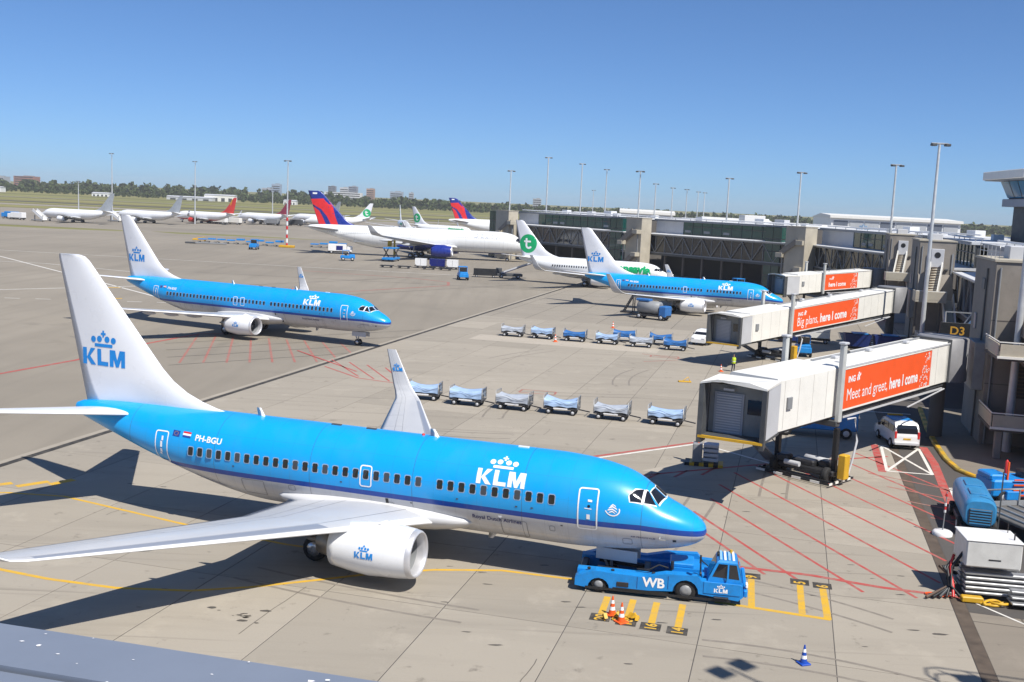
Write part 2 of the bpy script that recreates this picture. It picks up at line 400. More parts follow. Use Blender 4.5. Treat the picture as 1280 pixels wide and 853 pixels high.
road = struct('service_road', MB().add([(*uv_xy(u, v), -.004) for u, v in ((46.02, 8.2), (46.02, 60), (149.9, 80), (149.9, 8.2))], [(0, 1, 2, 3)]), ASPH_D)

# ---- painted markings (children of the apron)
# yellow lead-in lines of the stand
strip('yellow_line', [(-26, 45.2), (-20.86, 42.42), (-18.5, 41.6), (-15.5, 40.95), (-12.5, 41.0), (-10.2, 41.7), (-8, 42.7), (-5.5, 43.9), (-2.9, 44.7), (0, 45.0), (4.7, 43.9)], .22, LINE_YEL, apron)
strip('yellow_line', [(-30, 52.2), (-25.9, 53.4), (-22.8, 53.2), (-19.2, 51.4), (-15.43, 49.5), (-10, 47.2), (-4, 45.6)], .2, LINE_YEL, apron)
for a, b in (((-27.6, 54.2), (-26.4, 55.2)), ((-25.9, 54.6), (-24.7, 55.8)), ((-24.4, 55.2), (-23.6, 56.4))): strip('yellow_mark', [a, b], .5, LINE_YEL, apron)
# red restraint lines round the stand
RB = [(10.2, 47.0), (13.85, 46.2), (16.65, 45.0), (20.1, 44.1)]
strip('red_line', RB, .28, LINE_RED, apron, .007)
HD = Vector((5.4, -18.46)).normalized()                    # direction of the hatching
def hatch(px, py, L0, L1): return [(px + HD.x * L0, py + HD.y * L0), (px + HD.x * L1, py + HD.y * L1)]
for k, (x, y, L1) in enumerate([(9.6, 53.6, 7.3), (10.2, 55.6, 10.6), (11.6, 58.3, 14.0), (12.7, 61.5, 17.8), (14.2, 64.6, 18.9), (16.0, 66.8, 17.9), (18.0, 68.2, 16.5), (20.0, 69.4, 15.0), (22.0, 70.6, 13.6), (24.0, 71.6, 12.0)]):
    strip('red_hatch_line', hatch(x, y, 0, L1 + .6 if k == 0 else L1 + .6), .17, LINE_RED, apron)
strip('red_line', [(4.3, 66.2), (13.3, 72.9)], .3, LINE_RED, apron); strip('white_line', [(4.5, 65.85), (13.5, 72.55)], .22, LINE_WHITE, apron, .006)
strip('red_line', [(7.7, 62.6), (17.5, 67.6), (26, 71.0)], .26, LINE_RED, apron); strip('white_line', [(13.0, 72.9), (17.2, 67.3)], .2, LINE_WHITE, apron, .008)
for a, b in (((8.6, 62.3), (9.4, 63.6)), ((10.2, 62.8), (11.3, 64.6)), ((12.0, 63.6), (13.2, 65.6))): strip('red_hatch_line', [a, b], .2, LINE_RED, apron)
flat('worn_patch', [(8.4, 64.1), (11.8, 66.9), (14.6, 66.6), (10.5, 62.7)], apron_concrete('pale_concrete', (.42, .375, .31)), apron, .003)  # area drawn in a paler concrete colour
# stop marks: yellow bars with the aircraft-type plates
PD = Vector((math.cos(R(-18.08)), math.sin(R(-18.08)))); PN = Vector((-PD.y, PD.x))
def plate(cx, cy, txt, rz, sz=.62, dx=0.0):
    rot = Matrix.Rotation(rz, 2); c = Vector((cx, cy))
    pts = [c + rot @ Vector(q) for q in ((-.36, -.4), (.36, -.4), (.36, .4), (-.36, .4))]
    p = flat('number_plate', [(q.x, q.y) for q in pts], LINE_BLACK, apron, .008)
    def fn(x, y):
        q = c + rot @ Vector((x + dx, y - .22)); return Vector((q.x, q.y, .012))
    decal('number', text2d(txt, sz, .03, 'CENTER'), fn, LINE_YEL, p)
for (px, py), (bx, by), t in (((3.96, 40.12), (4.45, 42.4), '20'), ((4.95, 39.75), (5.5, 42.2), '18'), ((5.86, 39.4), (6.45, 42.0), '16'), ((6.85, 39.1), (7.5, 41.9), '14')):
    d = (Vector((bx, by)) - Vector((px, py))).normalized()
    strip('yellow_bar', [(px + d.x * .37, py + d.y * .37), (bx, by)], .28, LINE_YEL, apron)
    plate(px, py, t, math.atan2(d.y, d.x))
for (px, py), (bx, by), t in (((11.15, 45.7), (10.35, 42.0), '9'), ((13.18, 45.2), (12.3, 41.45), '5'), ((14.08, 44.85), (13.2, 40.95), '6')):
    d = (Vector((px, py)) - Vector((bx, by))).normalized()
    strip('yellow_bar', [(px - d.x * .37, py - d.y * .37), (bx, by)], .28 if t != '6' else .3, LINE_YEL, apron)
    plate(px, py, t, math.atan2(d.y, d.x), .68, -.1)
strip('yellow_bar', [(8.9, 42.35), (13.3, 40.95)], .26, LINE_YEL, apron, .006)
# tyre and oil stains on the concrete
oil = M('oil_stain', (.10, .088, .072), .6, var=.4, scale=6)
for k in range(16):
    a = random.uniform(0, 6.28); r = abs(random.gauss(0, .55)); x, y = -9.6 + r * math.cos(a) * 1.3, 38.7 + r * math.sin(a)
    s = random.uniform(.05, .16) if k > 2 else .24
    flat('oil_stain', [(x + s * random.uniform(.6, 1.1) * math.cos(t), y + s * .5 * random.uniform(.6, 1.1) * math.sin(t)) for t in [2 * math.pi * i / 9 for i in range(9)]], oil, apron, .0035)
for k in range(150):
    x, y = uv_xy(random.uniform(33, 120), random.uniform(-34, 7)); s = random.uniform(.03, .17) * (1.8 if k % 17 == 0 else 1); a = random.uniform(0, 3)
    flat('grime_spot', [(x + s * random.uniform(.5, 1.2) * math.cos(t + a) * 1.8, y + s * .5 * random.uniform(.5, 1.2) * math.sin(t + a)) for t in [2 * math.pi * i / 8 for i in range(8)]], oil, apron, .0035)
# repair cracks
for (x, y), L in (((-9.5, 37), 5), ((0.6, 33.5), 2.5), ((-19.5, 50.4), 1.2), ((2.5, 73), 2)):
    pts = [(x, y)]
    for k in range(6): pts.append((pts[-1][0] + L / 6 * .28 + random.uniform(-.06, .06), pts[-1][1] + L / 6))
    strip('crack', pts, .03, oil, apron, .0037)

# service road: X box, red edge, white bay lines
xb = [(26.7, 74.4), (29.2, 73.9), (27.25, 66.3), (24.5, 66.8)]
for i in range(4): strip('white_line', [xb[i], xb[(i + 1) % 4]], .2, LINE_WHITE, road, .006)
strip('white_line', [xb[0], xb[2]], .2, LINE_WHITE, road, .009); strip('white_line', [xb[1], xb[3]], .2, LINE_WHITE, road, .012)
strip('red_line', [(26.3, 74.7), (24.1, 66.5)], .5, LINE_RED, road, .004); strip('red_line', [(29.75, 74.5), (28.6, 69.5), (26.9, 63.8), (24.7, 56.3)], .55, LINE_RED, road, .004)
strip('white_line', [(27.1, 63.1), (25.2, 56.6)], .22, LINE_WHITE, road, .006); strip('white_line', [(27.1, 63.1), (31, 61.4)], .18, LINE_WHITE, road, .006); strip('white_line', [(26.3, 60.0), (30, 58.6)], .18, LINE_WHITE, road, .006)
for k in range(5):
    x, y = 23.7 + k * .45, 67.6 - 3.2 * k
    strip('red_hatch_line', [(23.0 + .1 * k, 66.0 - 3.2 * k), (27.2 - .62 * k, 62.4 - 2.4 * k)], .16, LINE_RED_FAINT, road, .006)
strip('white_line', [(21.5, 43.2), (19.6, 44.9), (22, 40)], .12, LINE_WHITE, road, .006)
strip('road_dash', [(28.5, 88), (33.5, 87.2)], .25, LINE_WHITE, road, .006); strip('road_dash', [(36, 86.5), (40, 85.8)], .25, LINE_WHITE, road, .006)
# kerbed island under the pier with black and yellow edge
isl = [(35.2, 90), (32.4, 81), (30.9, 75.6), (29.7, 70.6), (29.3, 67.6), (29.7, 65.8), (30.8, 64.5), (36, 62.8), (60, 60), (60, 90)]
mb = MB(); mb.add([(x, y, .16) for x, y in isl] + [(x, y, -.05) for x, y in isl], [tuple(range(len(isl)))] + [(i, (i + 1) % len(isl), len(isl) + (i + 1) % len(isl), len(isl) + i) for i in range(len(isl))])
island = struct('pavement', mb, apron_concrete('island_concrete', (.22, .195, .16)))
for k in range(7):
    a, b = Vector(isl[k]), Vector(isl[k + 1]); n = max(1, int((b - a).length / .9))
    for i in range(n):
        p, q = a.lerp(b, i / n), a.lerp(b, (i + 1) / n); d = (q - p).normalized(); nn = Vector((-d.y, d.x))
        kb = MB(); A = p; B = q
        prof = [(-.06, -.05), (-.06, .12), (-.01, .19), (.28, .19), (.28, .12)]
        kb.loft([[(P.x - nn.x * -o, P.y - nn.y * -o, z) for o, z in prof] for P in (A, B)], True, True, smooth=False)
        part('kerb_stone', kb, YELLOW if i % 2 else M('kerb_worn_yellow', (.42, .30, .05), .7, var=.25, dirt=.5), island)

# ---- taxi-lane markings on the asphalt
strip('white_line', [(-150, 139), (-75.8, 155.8), (-60, 172)], .45, LINE_WHITE, taxi, -.02)
strip('white_line', [(-109.5, 225), (-75, 183), (-40, 140)], .4, LINE_WHITE, taxi, -.02)
strip('white_line', [(-150, 215), (-93, 210), (-70, 198)], .35, LINE_WHITE, taxi, -.016)
strip('white_line', [(-120, 245), (-40, 232), (-10, 228)], .35, LINE_WHITE, taxi, -.02)
for k in range(12): strip('white_dash', [(-90 + k * 4, 142 + k * .6), (-88 + k * 4, 142.3 + k * .6)], .3, LINE_WHITE, taxi, -.02)
for x, y in ((-60, 150), (-66, 166)): strip('yellow_mark', [(x, y), (x + 4, y + 1)], .9, LINE_YEL, taxi, -.02)
strip('red_line', [(-60, 74), (-42.7, 87.4), (-39.9, 96), (-37.8, 107.8), (-34.9, 117.6), (-31, 118.6)], .45, LINE_RED, taxi, -.02)
for k in range(9):
    t = k / 8; x0, y0 = -34.9 + 16 * t, 117.0 - 1.5 * t
    strip('red_hatch_line', [(x0, y0), (x0 + 4.2, y0 - 20 + 7 * t)], .22, LINE_RED_FAINT, taxi, -.02)
for k in range(4):
    x0, y0 = -33.5 + k * 1.6, 112 - 4.5 * k
    strip('seam', [(x0 - 2.5, y0 - 3), (x0 + 26, y0 + 21)], .12, oil, taxi, -.018)
strip('red_line', [(-22, 108), (-14.2, 96.5)], .25, LINE_RED, apron); strip('red_line', [(-17.5, 98.6), (-13.5, 93), (-9.2, 90.8)], .2, LINE_RED, apron)
for k in range(4): strip('red_hatch_line', [(-17.6 + k * 1.9, 103 - 1.2 * k), (-13.6 + k * 1.5, 93.8 - k * .9)], .16, LINE_RED, apron)
strip('red_line', [(-30, 175), (-12.5, 199.8), (-13, 208), (-20, 214), (-45, 222)], .6, LINE_RED_FAINT, taxi, -.02)
strip('seam', [(-50, 176), (10, 260)], .25, oil, taxi, -.018); strip('seam', [(-44, 150), (0, 208)], .2, oil, taxi, -.018); strip('seam', [(-62, 205), (40, 196)], .2, oil, taxi, -.018)
strip('red_line', [(14.5, 117), (21.5, 112.5)], .2, LINE_RED_FAINT, apron); strip('red_line', [(14, 111), (21.5, 115.5)], .2, LINE_RED_FAINT, apron)
for x, y in ((16.8, 115), (2.4, 89.5)):
    pts = [(x - 1.6, y), (x + 1.4, y - .6), (x + 1.6, y + .8), (x - 1.3, y + 1.4)]
    for i in range(4): strip('red_line', [pts[i], pts[(i + 1) % 4]], .18, LINE_RED_FAINT, apron, .004 + .002 * i)
flat('pale_patch', [uv_xy(u, v) for u, v in ((118, -36), (118, -14), (123, -14), (123, -36))], apron_concrete('pale_concrete', (.42, .375, .31)), apron, .003)

# tyre marks laid down by tugs and carts, each a faint pair of arcs
tyre_m = marking('tyre_mark', (.215, .19, .16), .9)
for k in range(16):
    u0, v0 = random.uniform(36, 110), random.uniform(-32, 4); a0 = random.choice((0, math.pi / 2)) + random.uniform(-.35, .35); cv_ = random.uniform(-.05, .05); n_ = 14
    for o_ in (0, 1.5):
        pts = []; a = a0; u, v = u0 - o_ * math.sin(a0), v0 + o_ * math.cos(a0)
        for i in range(n_): pts.append(uv_xy(u, v)); u += math.cos(a) * .8; v += math.sin(a) * .8; a += cv_
        pts = [p for p in pts if True]
        strip('tyre_mark', pts, .16, tyre_m, apron, .0025)
# ================================================================ aircraft
# local axes: x forward (nose tip at x = 0, so x = -s), y to port, z up from the ground
NOSE = np.array([  # s, top, bottom, half width, mid line  (relative to the centre line, 737 size)
 (0, -.78, -.84, .03, -.81), (.04, -.62, -1.02, .25, -.81), (.15, -.45, -1.17, .45, -.79), (.4, -.24, -1.35, .69, -.74), (.9, .04, -1.55, .97, -.62), (1.4, .26, -1.68, 1.16, -.50),
 (1.8, .44, -1.76, 1.27, -.42), (2.15, .70, -1.82, 1.36, -.36), (2.6, 1.03, -1.88, 1.46, -.28), (3.1, 1.32, -1.94, 1.56, -.20), (3.7, 1.53, -2.0, 1.67, -.12),
 (4.5, 1.70, -2.06, 1.77, -.06), (5.4, 1.81, -2.11, 1.84, -.02), (6.4, 1.87, -2.13, 1.875, 0), (7.2, 1.88, -2.13, 1.88, 0)])
TAIL = np.array([  # fraction of the tail length
 (0, 1.88, -2.13, 1.88, 0), (.08, 1.88, -2.09, 1.88, 0), (.18, 1.88, -1.93, 1.86, .02), (.3, 1.88, -1.62, 1.80, .06), (.45, 1.88, -1.10, 1.67, .18), (.6, 1.87, -.52, 1.45, .42),
 (.75, 1.83, .06, 1.14, .78), (.87, 1.75, .50, .78, 1.06), (.95, 1.66, .80, .50, 1.2), (.985, 1.60, .93, .36, 1.26), (1.0, 1.5, 1.06, .2, 1.28)])
def hermite(xs, ys, x):
    i = min(max(int(np.searchsorted(xs, x)) - 1, 0), len(xs) - 2); h = xs[i + 1] - xs[i]; t = (x - xs[i]) / h
    d = np.diff(ys) / np.diff(xs)
    def sl(k):
        if k == 0: return d[0]
        if k == len(xs) - 1: return d[-1]
        a, b = d[k - 1], d[k]; return 0.0 if a * b <= 0 else 2 * a * b / (a + b)
    m0, m1 = sl(i), sl(i + 1)
    return (2*t**3-3*t**2+1)*ys[i] + (t**3-2*t**2+t)*h*m0 + (-2*t**3+3*t**2)*ys[i+1] + (t**3-t**2)*h*m1
class Fuse:
    def __init__(s, L, k, zc, tl): s.L, s.k, s.zc, s.tl = L, k, zc, tl
    def sec(s, st):
        nl = 7.2 * s.k
        if st < nl: r = [hermite(NOSE[:, 0] , NOSE[:, c], st / s.k) for c in (1, 2, 3, 4)]
        elif st > s.L - s.tl: r = [hermite(TAIL[:, 0], TAIL[:, c], min(1, (st - s.L + s.tl) / s.tl)) for c in (1, 2, 3, 4)]
        else: r = [1.88, -2.13, 1.88, 0]
        return s.zc + r[0] * s.k, s.zc + r[1] * s.k, r[2] * s.k, s.zc + r[3] * s.k
    def pt(s, st, a, off=0.0):
        """a: angle above the widest line, starboard side (y negative)"""
        zt, zb, w, zc = s.sec(st); h = (zt - zc) if math.sin(a) > 0 else (zc - zb)
        return Vector((-st, -(w + off) * math.cos(a), zc + (h + off) * math.sin(a)))
    def ang(s, st, z):
        zt, zb, w, zc = s.sec(st); h = (zt - zc) if z > zc else (zc - zb)
        return math.asin(max(-1, min(1, (z - zc) / h)))
    def side(s, st, z, off=.012): return s.pt(st, s.ang(st, z), off)
    def wrap(s, s0, z0, off=.012, flip=-1):
        """flat artwork -> starboard skin; artwork x runs towards the nose"""
        a0 = s.ang(s0, z0)
        def fn(x, y): return s.pt(s0 - x, a0 + y / (1.9 * s.k), off)
        return fn
    def mesh(s, n=44):
        st = list(np.concatenate([np.linspace(0, .4, 7), np.linspace(.55, 7.2, 34)]) * s.k) + list(np.linspace(7.2 * s.k, s.L - s.tl, 16)[1:-1]) + list(np.linspace(s.L - s.tl, s.L, 34))
        rings = []
        for q in st:
            zt, zb, w, zc = s.sec(q); ring = []
            for j in range(n):
                a = 2 * math.pi * j / n; h = (zt - zc) if math.sin(a) > 0 else (zc - zb)
                ring.append((-q, -w * math.cos(a), zc + h * math.sin(a)))
            rings.append(ring)
        return MB().loft(rings, True, True)
def livery(name, kind, k=1.0, zc=3.53):
    if name in MATS: return MATS[name]
    m, nt, b = base_mat(name, .3, 0, .5, .22); co = objco(nt)
    sx = N(nt, 'ShaderNodeSeparateXYZ'); nt.links.new(co, sx.inputs[0]); x, z = sx.outputs[0], sx.outputs[2]
    fine = noise(nt, co, .8, 5)
    if kind == 'klm':
        # the cheat line dips a little towards the radome
        dip = math_(nt, 'MULTIPLY', ramp(nt, x, -2.6, 0.0), .20)
        zz = math_(nt, 'ADD', z, dip)
        st = lambda v: math_(nt, 'GREATER_THAN', zz, v)
        c = mix(nt, st(2.80), (.56, .56, .57), (.004, .055, .34))
        c = mix(nt, st(3.04), c, (.004, .345, .79))
    elif kind == 'white': c = mix(nt, fine, (.78, .79, .80), (.83, .83, .83))
    elif kind == 'trans': c = mix(nt, math_(nt, 'GREATER_THAN', z, 2.2), (.5, .51, .52), (.82, .83, .82))
    elif kind == 'delta': c = mix(nt, math_(nt, 'GREATER_THAN', z, zc - 1.95 * k), (.012, .03, .22), (.80, .81, .80))
    elif kind == 'redbelly': c = mix(nt, math_(nt, 'GREATER_THAN', z, 2.0), (.5, .03, .03), (.8, .8, .8))
    # panel seams round the barrel and a faint film of dirt along the belly
    ring = math_(nt, 'LESS_THAN', math_(nt, 'ABSOLUTE', math_(nt, 'SUBTRACT', math_(nt, 'FRACT', math_(nt, 'MULTIPLY', x, .197)), .5)), .0035)
    ring2 = math_(nt, 'LESS_THAN', math_(nt, 'ABSOLUTE', math_(nt, 'SUBTRACT', math_(nt, 'FRACT', math_(nt, 'MULTIPLY', x, .985)), .5)), .011)
    hz_ = math_(nt, 'LESS_THAN', math_(nt, 'ABSOLUTE', math_(nt, 'SUBTRACT', math_(nt, 'FRACT', math_(nt, 'MULTIPLY', z, 1.18)), .5)), .012)
    c = mix(nt, math_(nt, 'MULTIPLY', ring, .40), c, (.05, .05, .06))
    c = mix(nt, math_(nt, 'MULTIPLY', math_(nt, 'MAXIMUM', ring2, hz_), .15), c, (.05, .05, .06))
    mpx = N(nt, 'ShaderNodeMapping'); nt.links.new(co, mpx.inputs[0]); mpx.inputs['Scale'].default_value = (1.0, .5, .12)
    drip = ramp(nt, noise(nt, mpx.outputs[0], 3.2, 5, .65), .52, .78)
    low = ramp(nt, math_(nt, 'MULTIPLY', z, -1.0), -zc - .3 * k, -zc + 1.9 * k)
    c = mix(nt, math_(nt, 'MULTIPLY', math_(nt, 'MULTIPLY', drip, low), .38), c, (.22, .20, .17))
    bpn = N(nt, 'ShaderNodeBump'); bpn.inputs['Strength'].default_value = .10; bpn.inputs['Distance'].default_value = .03
    nt.links.new(noise(nt, co, 1.3, 3), bpn.inputs['Height']); nt.links.new(bpn.outputs[0], b.inputs['Normal'])
    c = mix(nt, math_(nt, 'MULTIPLY', ramp(nt, fine, .45, .75), .07), c, (.25, .24, .22))
    nt.links.new(c, b.inputs['Base Color']); MATS[name] = m; return m
def wing_mat(name, slat=True):
    if name in MATS: return MATS[name]
    m, nt, b = base_mat(name, .38, 0, .5, .15)
    uvn = N(nt, 'ShaderNodeUVMap'); sx = N(nt, 'ShaderNodeSeparateXYZ'); nt.links.new(uvn.outputs[0], sx.inputs[0]); c_, v_ = sx.outputs[0], sx.outputs[1]
    f = noise(nt, objco(nt), .9, 5)
    c = mix(nt, f, (.45, .46, .48), (.52, .53, .545))
    def band(a, lo, hi): return math_(nt, 'MULTIPLY', math_(nt, 'GREATER_THAN', a, lo), math_(nt, 'LESS_THAN', a, hi))
    c = mix(nt, math_(nt, 'LESS_THAN', c_, .045), c, (.80, .80, .80))
    c = mix(nt, math_(nt, 'MULTIPLY', band(c_, .06, .17), band(v_, .36, .95)), c, (.24, .265, .32))
    for lo in (.178, .58, .72): c = mix(nt, math_(nt, 'MULTIPLY', band(c_, lo, lo + .006), 1.0), c, (.07, .07, .08))
    for lo in (.2, .36, .5, .64, .76, .9): c = mix(nt, math_(nt, 'MULTIPLY', math_(nt, 'MULTIPLY', band(v_, lo, lo + .0022), math_(nt, 'GREATER_THAN', c_, .58)), .7), c, (.15, .15, .16))
    nt.links.new(c, b.inputs['Base Color']); MATS[name] = m; return m
AF = [(1, 0), (.9, .018), (.75, .038), (.6, .053), (.45, .061), (.3, .060), (.18, .051), (.09, .038), (.04, .026), (.012, .014), (0, 0), (.012, -.012), (.04, -.020), (.09, -.027), (.18, -.034), (.3, -.038), (.45, -.036), (.6, -.028), (.75, -.018), (.9, -.008)]
def airfoil_loft(sections, sgn):
    """sections: (span y, s of leading edge, z, chord, thickness scale, bank angle, span fraction)"""
    rings, uv = [], []
    for y, sl_, z, ch, tk, ph, vf in sections:
        r = []
        for cx, tz in AF:
            t = tz * ch * tk; r.append((-(sl_ + cx * ch), sgn * (y - t * math.sin(ph)), z + t * math.cos(ph))); uv.append((cx, vf))
        rings.append(r)
    mb = MB().loft(rings, False, True, uv=uv); return mb
def interp_sections(keys, n):
    out = []
    for i in range(len(keys) - 1):
        for k in range(n):
            t = k / n; out.append(tuple(a + (b - a) * t for a, b in zip(keys[i], keys[i + 1])))
    return out + [keys[-1]]
def wing_keys(d=0.0):
    K = [(1.2, 11.0 + d, 1.95, 8.1, 1.05, R(3)), (1.95, 11.75 + d, 2.02, 7.15, 1.1, R(6)), (5.9, 14.1 + d, 2.42, 4.6, 1.0, R(6)), (16.4, 20.15 + d, 3.55, 1.72, .95, R(6)), (16.85, 20.47 + d, 3.64, 1.6, .9, R(22)), (17.2, 20.85 + d, 3.86, 1.42, .85, R(48)), (17.45, 21.3 + d, 4.28, 1.22, .8, R(70)), (17.9, 22.6 + d, 6.4, .62, .7, R(79))]
    sp = 17.0; return [k + (min(1.05, k[0] / sp) if i < 4 else 1.0,) for i, k in enumerate(K)]
def canoe(c, L, r, mat, parent, name='flap_fairing', zt=0.0):
    rings = []
    for i in range(9):
        t = i / 8; q = math.sin(math.pi * min(1, max(0.02, t * .97 + .015))) ** .7
        rings.append([(c[0] - L * (t - .45), c[1] + r * q * math.cos(a), c[2] + zt * t + r * 1.25 * q * math.sin(a)) for a in [2 * math.pi * k / 10 for k in range(10)]])
    return part(name, MB().loft(rings, True, True), mat, parent)
def wheel_set(root, x, y, r, w, twin, leg_top, name='landing_gear', trucks=1):
    g = part(name, MB().tube([(x, y, r), (x + .05, y, leg_top)], [.09 * r / .5, .12 * r / .5], 8).tube([(x - .05, y, r + .1), (x - 1.1 * r / .5, y, leg_top)], .05, 6), STEEL, root)
    for q in range(trucks):
        xx = x + (q - (trucks - 1) / 2) * r * 2.3
        for sy in (-1, 1):
            t = part('tyre', MB().lathe([(-w / 2, r * .62), (-w / 2, r * .9), (-w * .3, r), (w * .3, r), (w / 2, r * .9), (w / 2, r * .62)], (xx, y + sy * twin, r), 'y', 18), RUBBER, g)
            part('rim', MB().lathe([(-w * .51, r * .2), (-w * .51, r * .58), (w * .51, r * .58), (w * .51, r * .2)], (xx, y + sy * twin, r), 'y', 14), METAL, g)
    return g
def engine(root, s0, y, z, L, r, mat, k=1.0, logo=None, pyl=None, lip=None, core=True):
    prof_o = [(0.0, .90), (.02, .945), (.06, .975), (.2, 1.03), (.38, 1.06), (.55, 1.045), (.75, .98), (.92, .90), (1.0, .86)]
    n = 36
    def ring(t, q, flat=1.0): return [(-(s0 + t * L), y + r * q * math.cos(a), z + r * q * (math.sin(a) * (.93 if math.sin(a) < 0 and t < .5 else 1.0))) for a in [2 * math.pi * j / n for j in range(n)]]
    cowl = part('nacelle', MB().loft([ring(t, q) for t, q in prof_o[2:]] + [ring(1.0, .80), ring(.8, .80)]), mat, root)
    part('inlet_lip', MB().loft([ring(.12, .78), ring(.05, .79), ring(.015, .82), ring(-.004, .865), ring(.0, .90), ring(.02, .945), ring(.062, .9755)]), lip or M('lip_metal', (.60, .60, .62), .42, .45), cowl)
    part('inlet_duct', MB().loft([ring(.12, .781), ring(.26, .80)]), MGREY, cowl)
    fan = part('fan', MB().loft([ring(.255, .80), ring(.256, .05)], smooth=False), DGREY, cowl)
    for j in range(16):
        a = 2 * math.pi * j / 16; c1, s1 = math.cos(a), math.sin(a); c2, s2 = math.cos(a + .24), math.sin(a + .24)
        part('fan_blade', MB().add([(-(s0 + .235 * L), y + r * .2 * c1, z + r * .2 * s1), (-(s0 + .25 * L), y + r * .2 * c2, z + r * .2 * s2), (-(s0 + .25 * L), y + r * .78 * c2, z + r * .78 * s2), (-(s0 + .225 * L), y + r * .78 * c1, z + r * .78 * s1)], [(0, 1, 2, 3)]), M('titanium', (.07, .07, .075), .45, .6), fan)
    part('spinner', MB().lathe([(-(s0 + .13 * L), .01 * r), (-(s0 + .17 * L), .12 * r), (-(s0 + .25 * L), .24 * r)], (0, y, z), 'x', 16), DGREY, cowl)
    if core:
        part('core_nozzle', MB().lathe([(-(s0 + .9 * L), .62 * r), (-(s0 + 1.02 * L), .60 * r), (-(s0 + 1.2 * L), .47 * r), (-(s0 + 1.2 * L), .40 * r), (-(s0 + 1.05 * L), .3 * r)], (0, y, z), 'x', 22), M('hot_metal', (.27, .25, .23), .4, .8), cowl)
        part('exhaust_cone', MB().lathe([(-(s0 + 1.02 * L), .34 * r), (-(s0 + 1.38 * L), .04 * r)], (0, y, z), 'x', 16), M('hot_metal', (.27, .25, .23), .4, .8), cowl)
    if pyl:
        sw, zw = pyl; rings = []
        for t, w, zb, ztp in ((.22, .06, z + r * .98, z + r * 1.02), (.4, .20, z + r * .9, z + r * 1.2), (.7, .24, z + r * .8, zw), (1.1, .22, z + r * .55, zw), (1.6, .06, zw - .25, zw + .02)):
            xx = -(s0 + t * L); rings.append([(xx, y - w, zb), (xx, y - w, ztp - .08), (xx, y - w * .3, ztp), (xx, y + w * .3, ztp), (xx, y + w, ztp - .08), (xx, y + w, zb)])
        part('pylon', MB().loft(rings, True, True), mat, root)
    if logo:
        kl, cr = klm_polys(); sc = .26
        def fn(x, yy):
            t = (x * sc + L * .36); a = R(180 - 2) + 0; ang = R(12) + (yy * sc - .32) / r; q = np.interp(1 - t / L, [a_[0] for a_ in prof_o], [a_[1] for a_ in prof_o])
            return Vector((-(s0 + L - t), y - (r * q + .012) * math.cos(ang), z + (r * q + .012) * math.sin(ang)))
        decal('airline_logo', tri2d(kl + cr), fn, logo, cowl, .2)
    return cowl
def fin(root, le, te, zs, thick, mat, name='fin'):
    """le, te: functions z -> s"""
    rings = []; n = len(AF)
    for z in zs:
        a, b = le(z), te(z); ch = b - a; r = []
        for cx, tz in AF:
            sym = (abs(tz) if tz >= 0 else -abs(AF[(n - AF.index((cx, tz))) % n][1])); t = np.sign(tz) * np.interp(cx, [0, .02, .1, .3, .6, 1], [0, .022, .045, .06, .045, .003]) * thick(z)
            r.append((-(a + cx * ch), t, z))
        rings.append(r)
    return part(name, MB().loft(rings, False, True), mat, root)
def fin_y(cx, th): return np.interp(cx, [0, .02, .1, .3, .6, 1], [0, .022, .045, .06, .045, .003]) * th
def lin(pts):
    xs = [q[0] for q in pts]; ys = [q[1] for q in pts]; return lambda v: float(np.interp(v, xs, ys))
def rounded_ring(x0, y0, x1, y1, r, w):
    def loop(x0, y0, x1, y1, r):
        out = []
        for cx, cy, a0 in ((x1 - r, y1 - r, 0), (x0 + r, y1 - r, 90), (x0 + r, y0 + r, 180), (x1 - r, y0 + r, 270)):
            for i in range(4): out.append((cx + r * math.cos(R(a0 + 30 * i)), cy + r * math.sin(R(a0 + 30 * i))))
        return out
    A, B = loop(x0, y0, x1, y1, r), loop(x0 + w, y0 + w, x1 - w, y1 - w, max(.01, r - w)); n = len(A)
    return A + B, [(i, (i + 1) % n, n + (i + 1) % n, n + i) for i in range(n)]

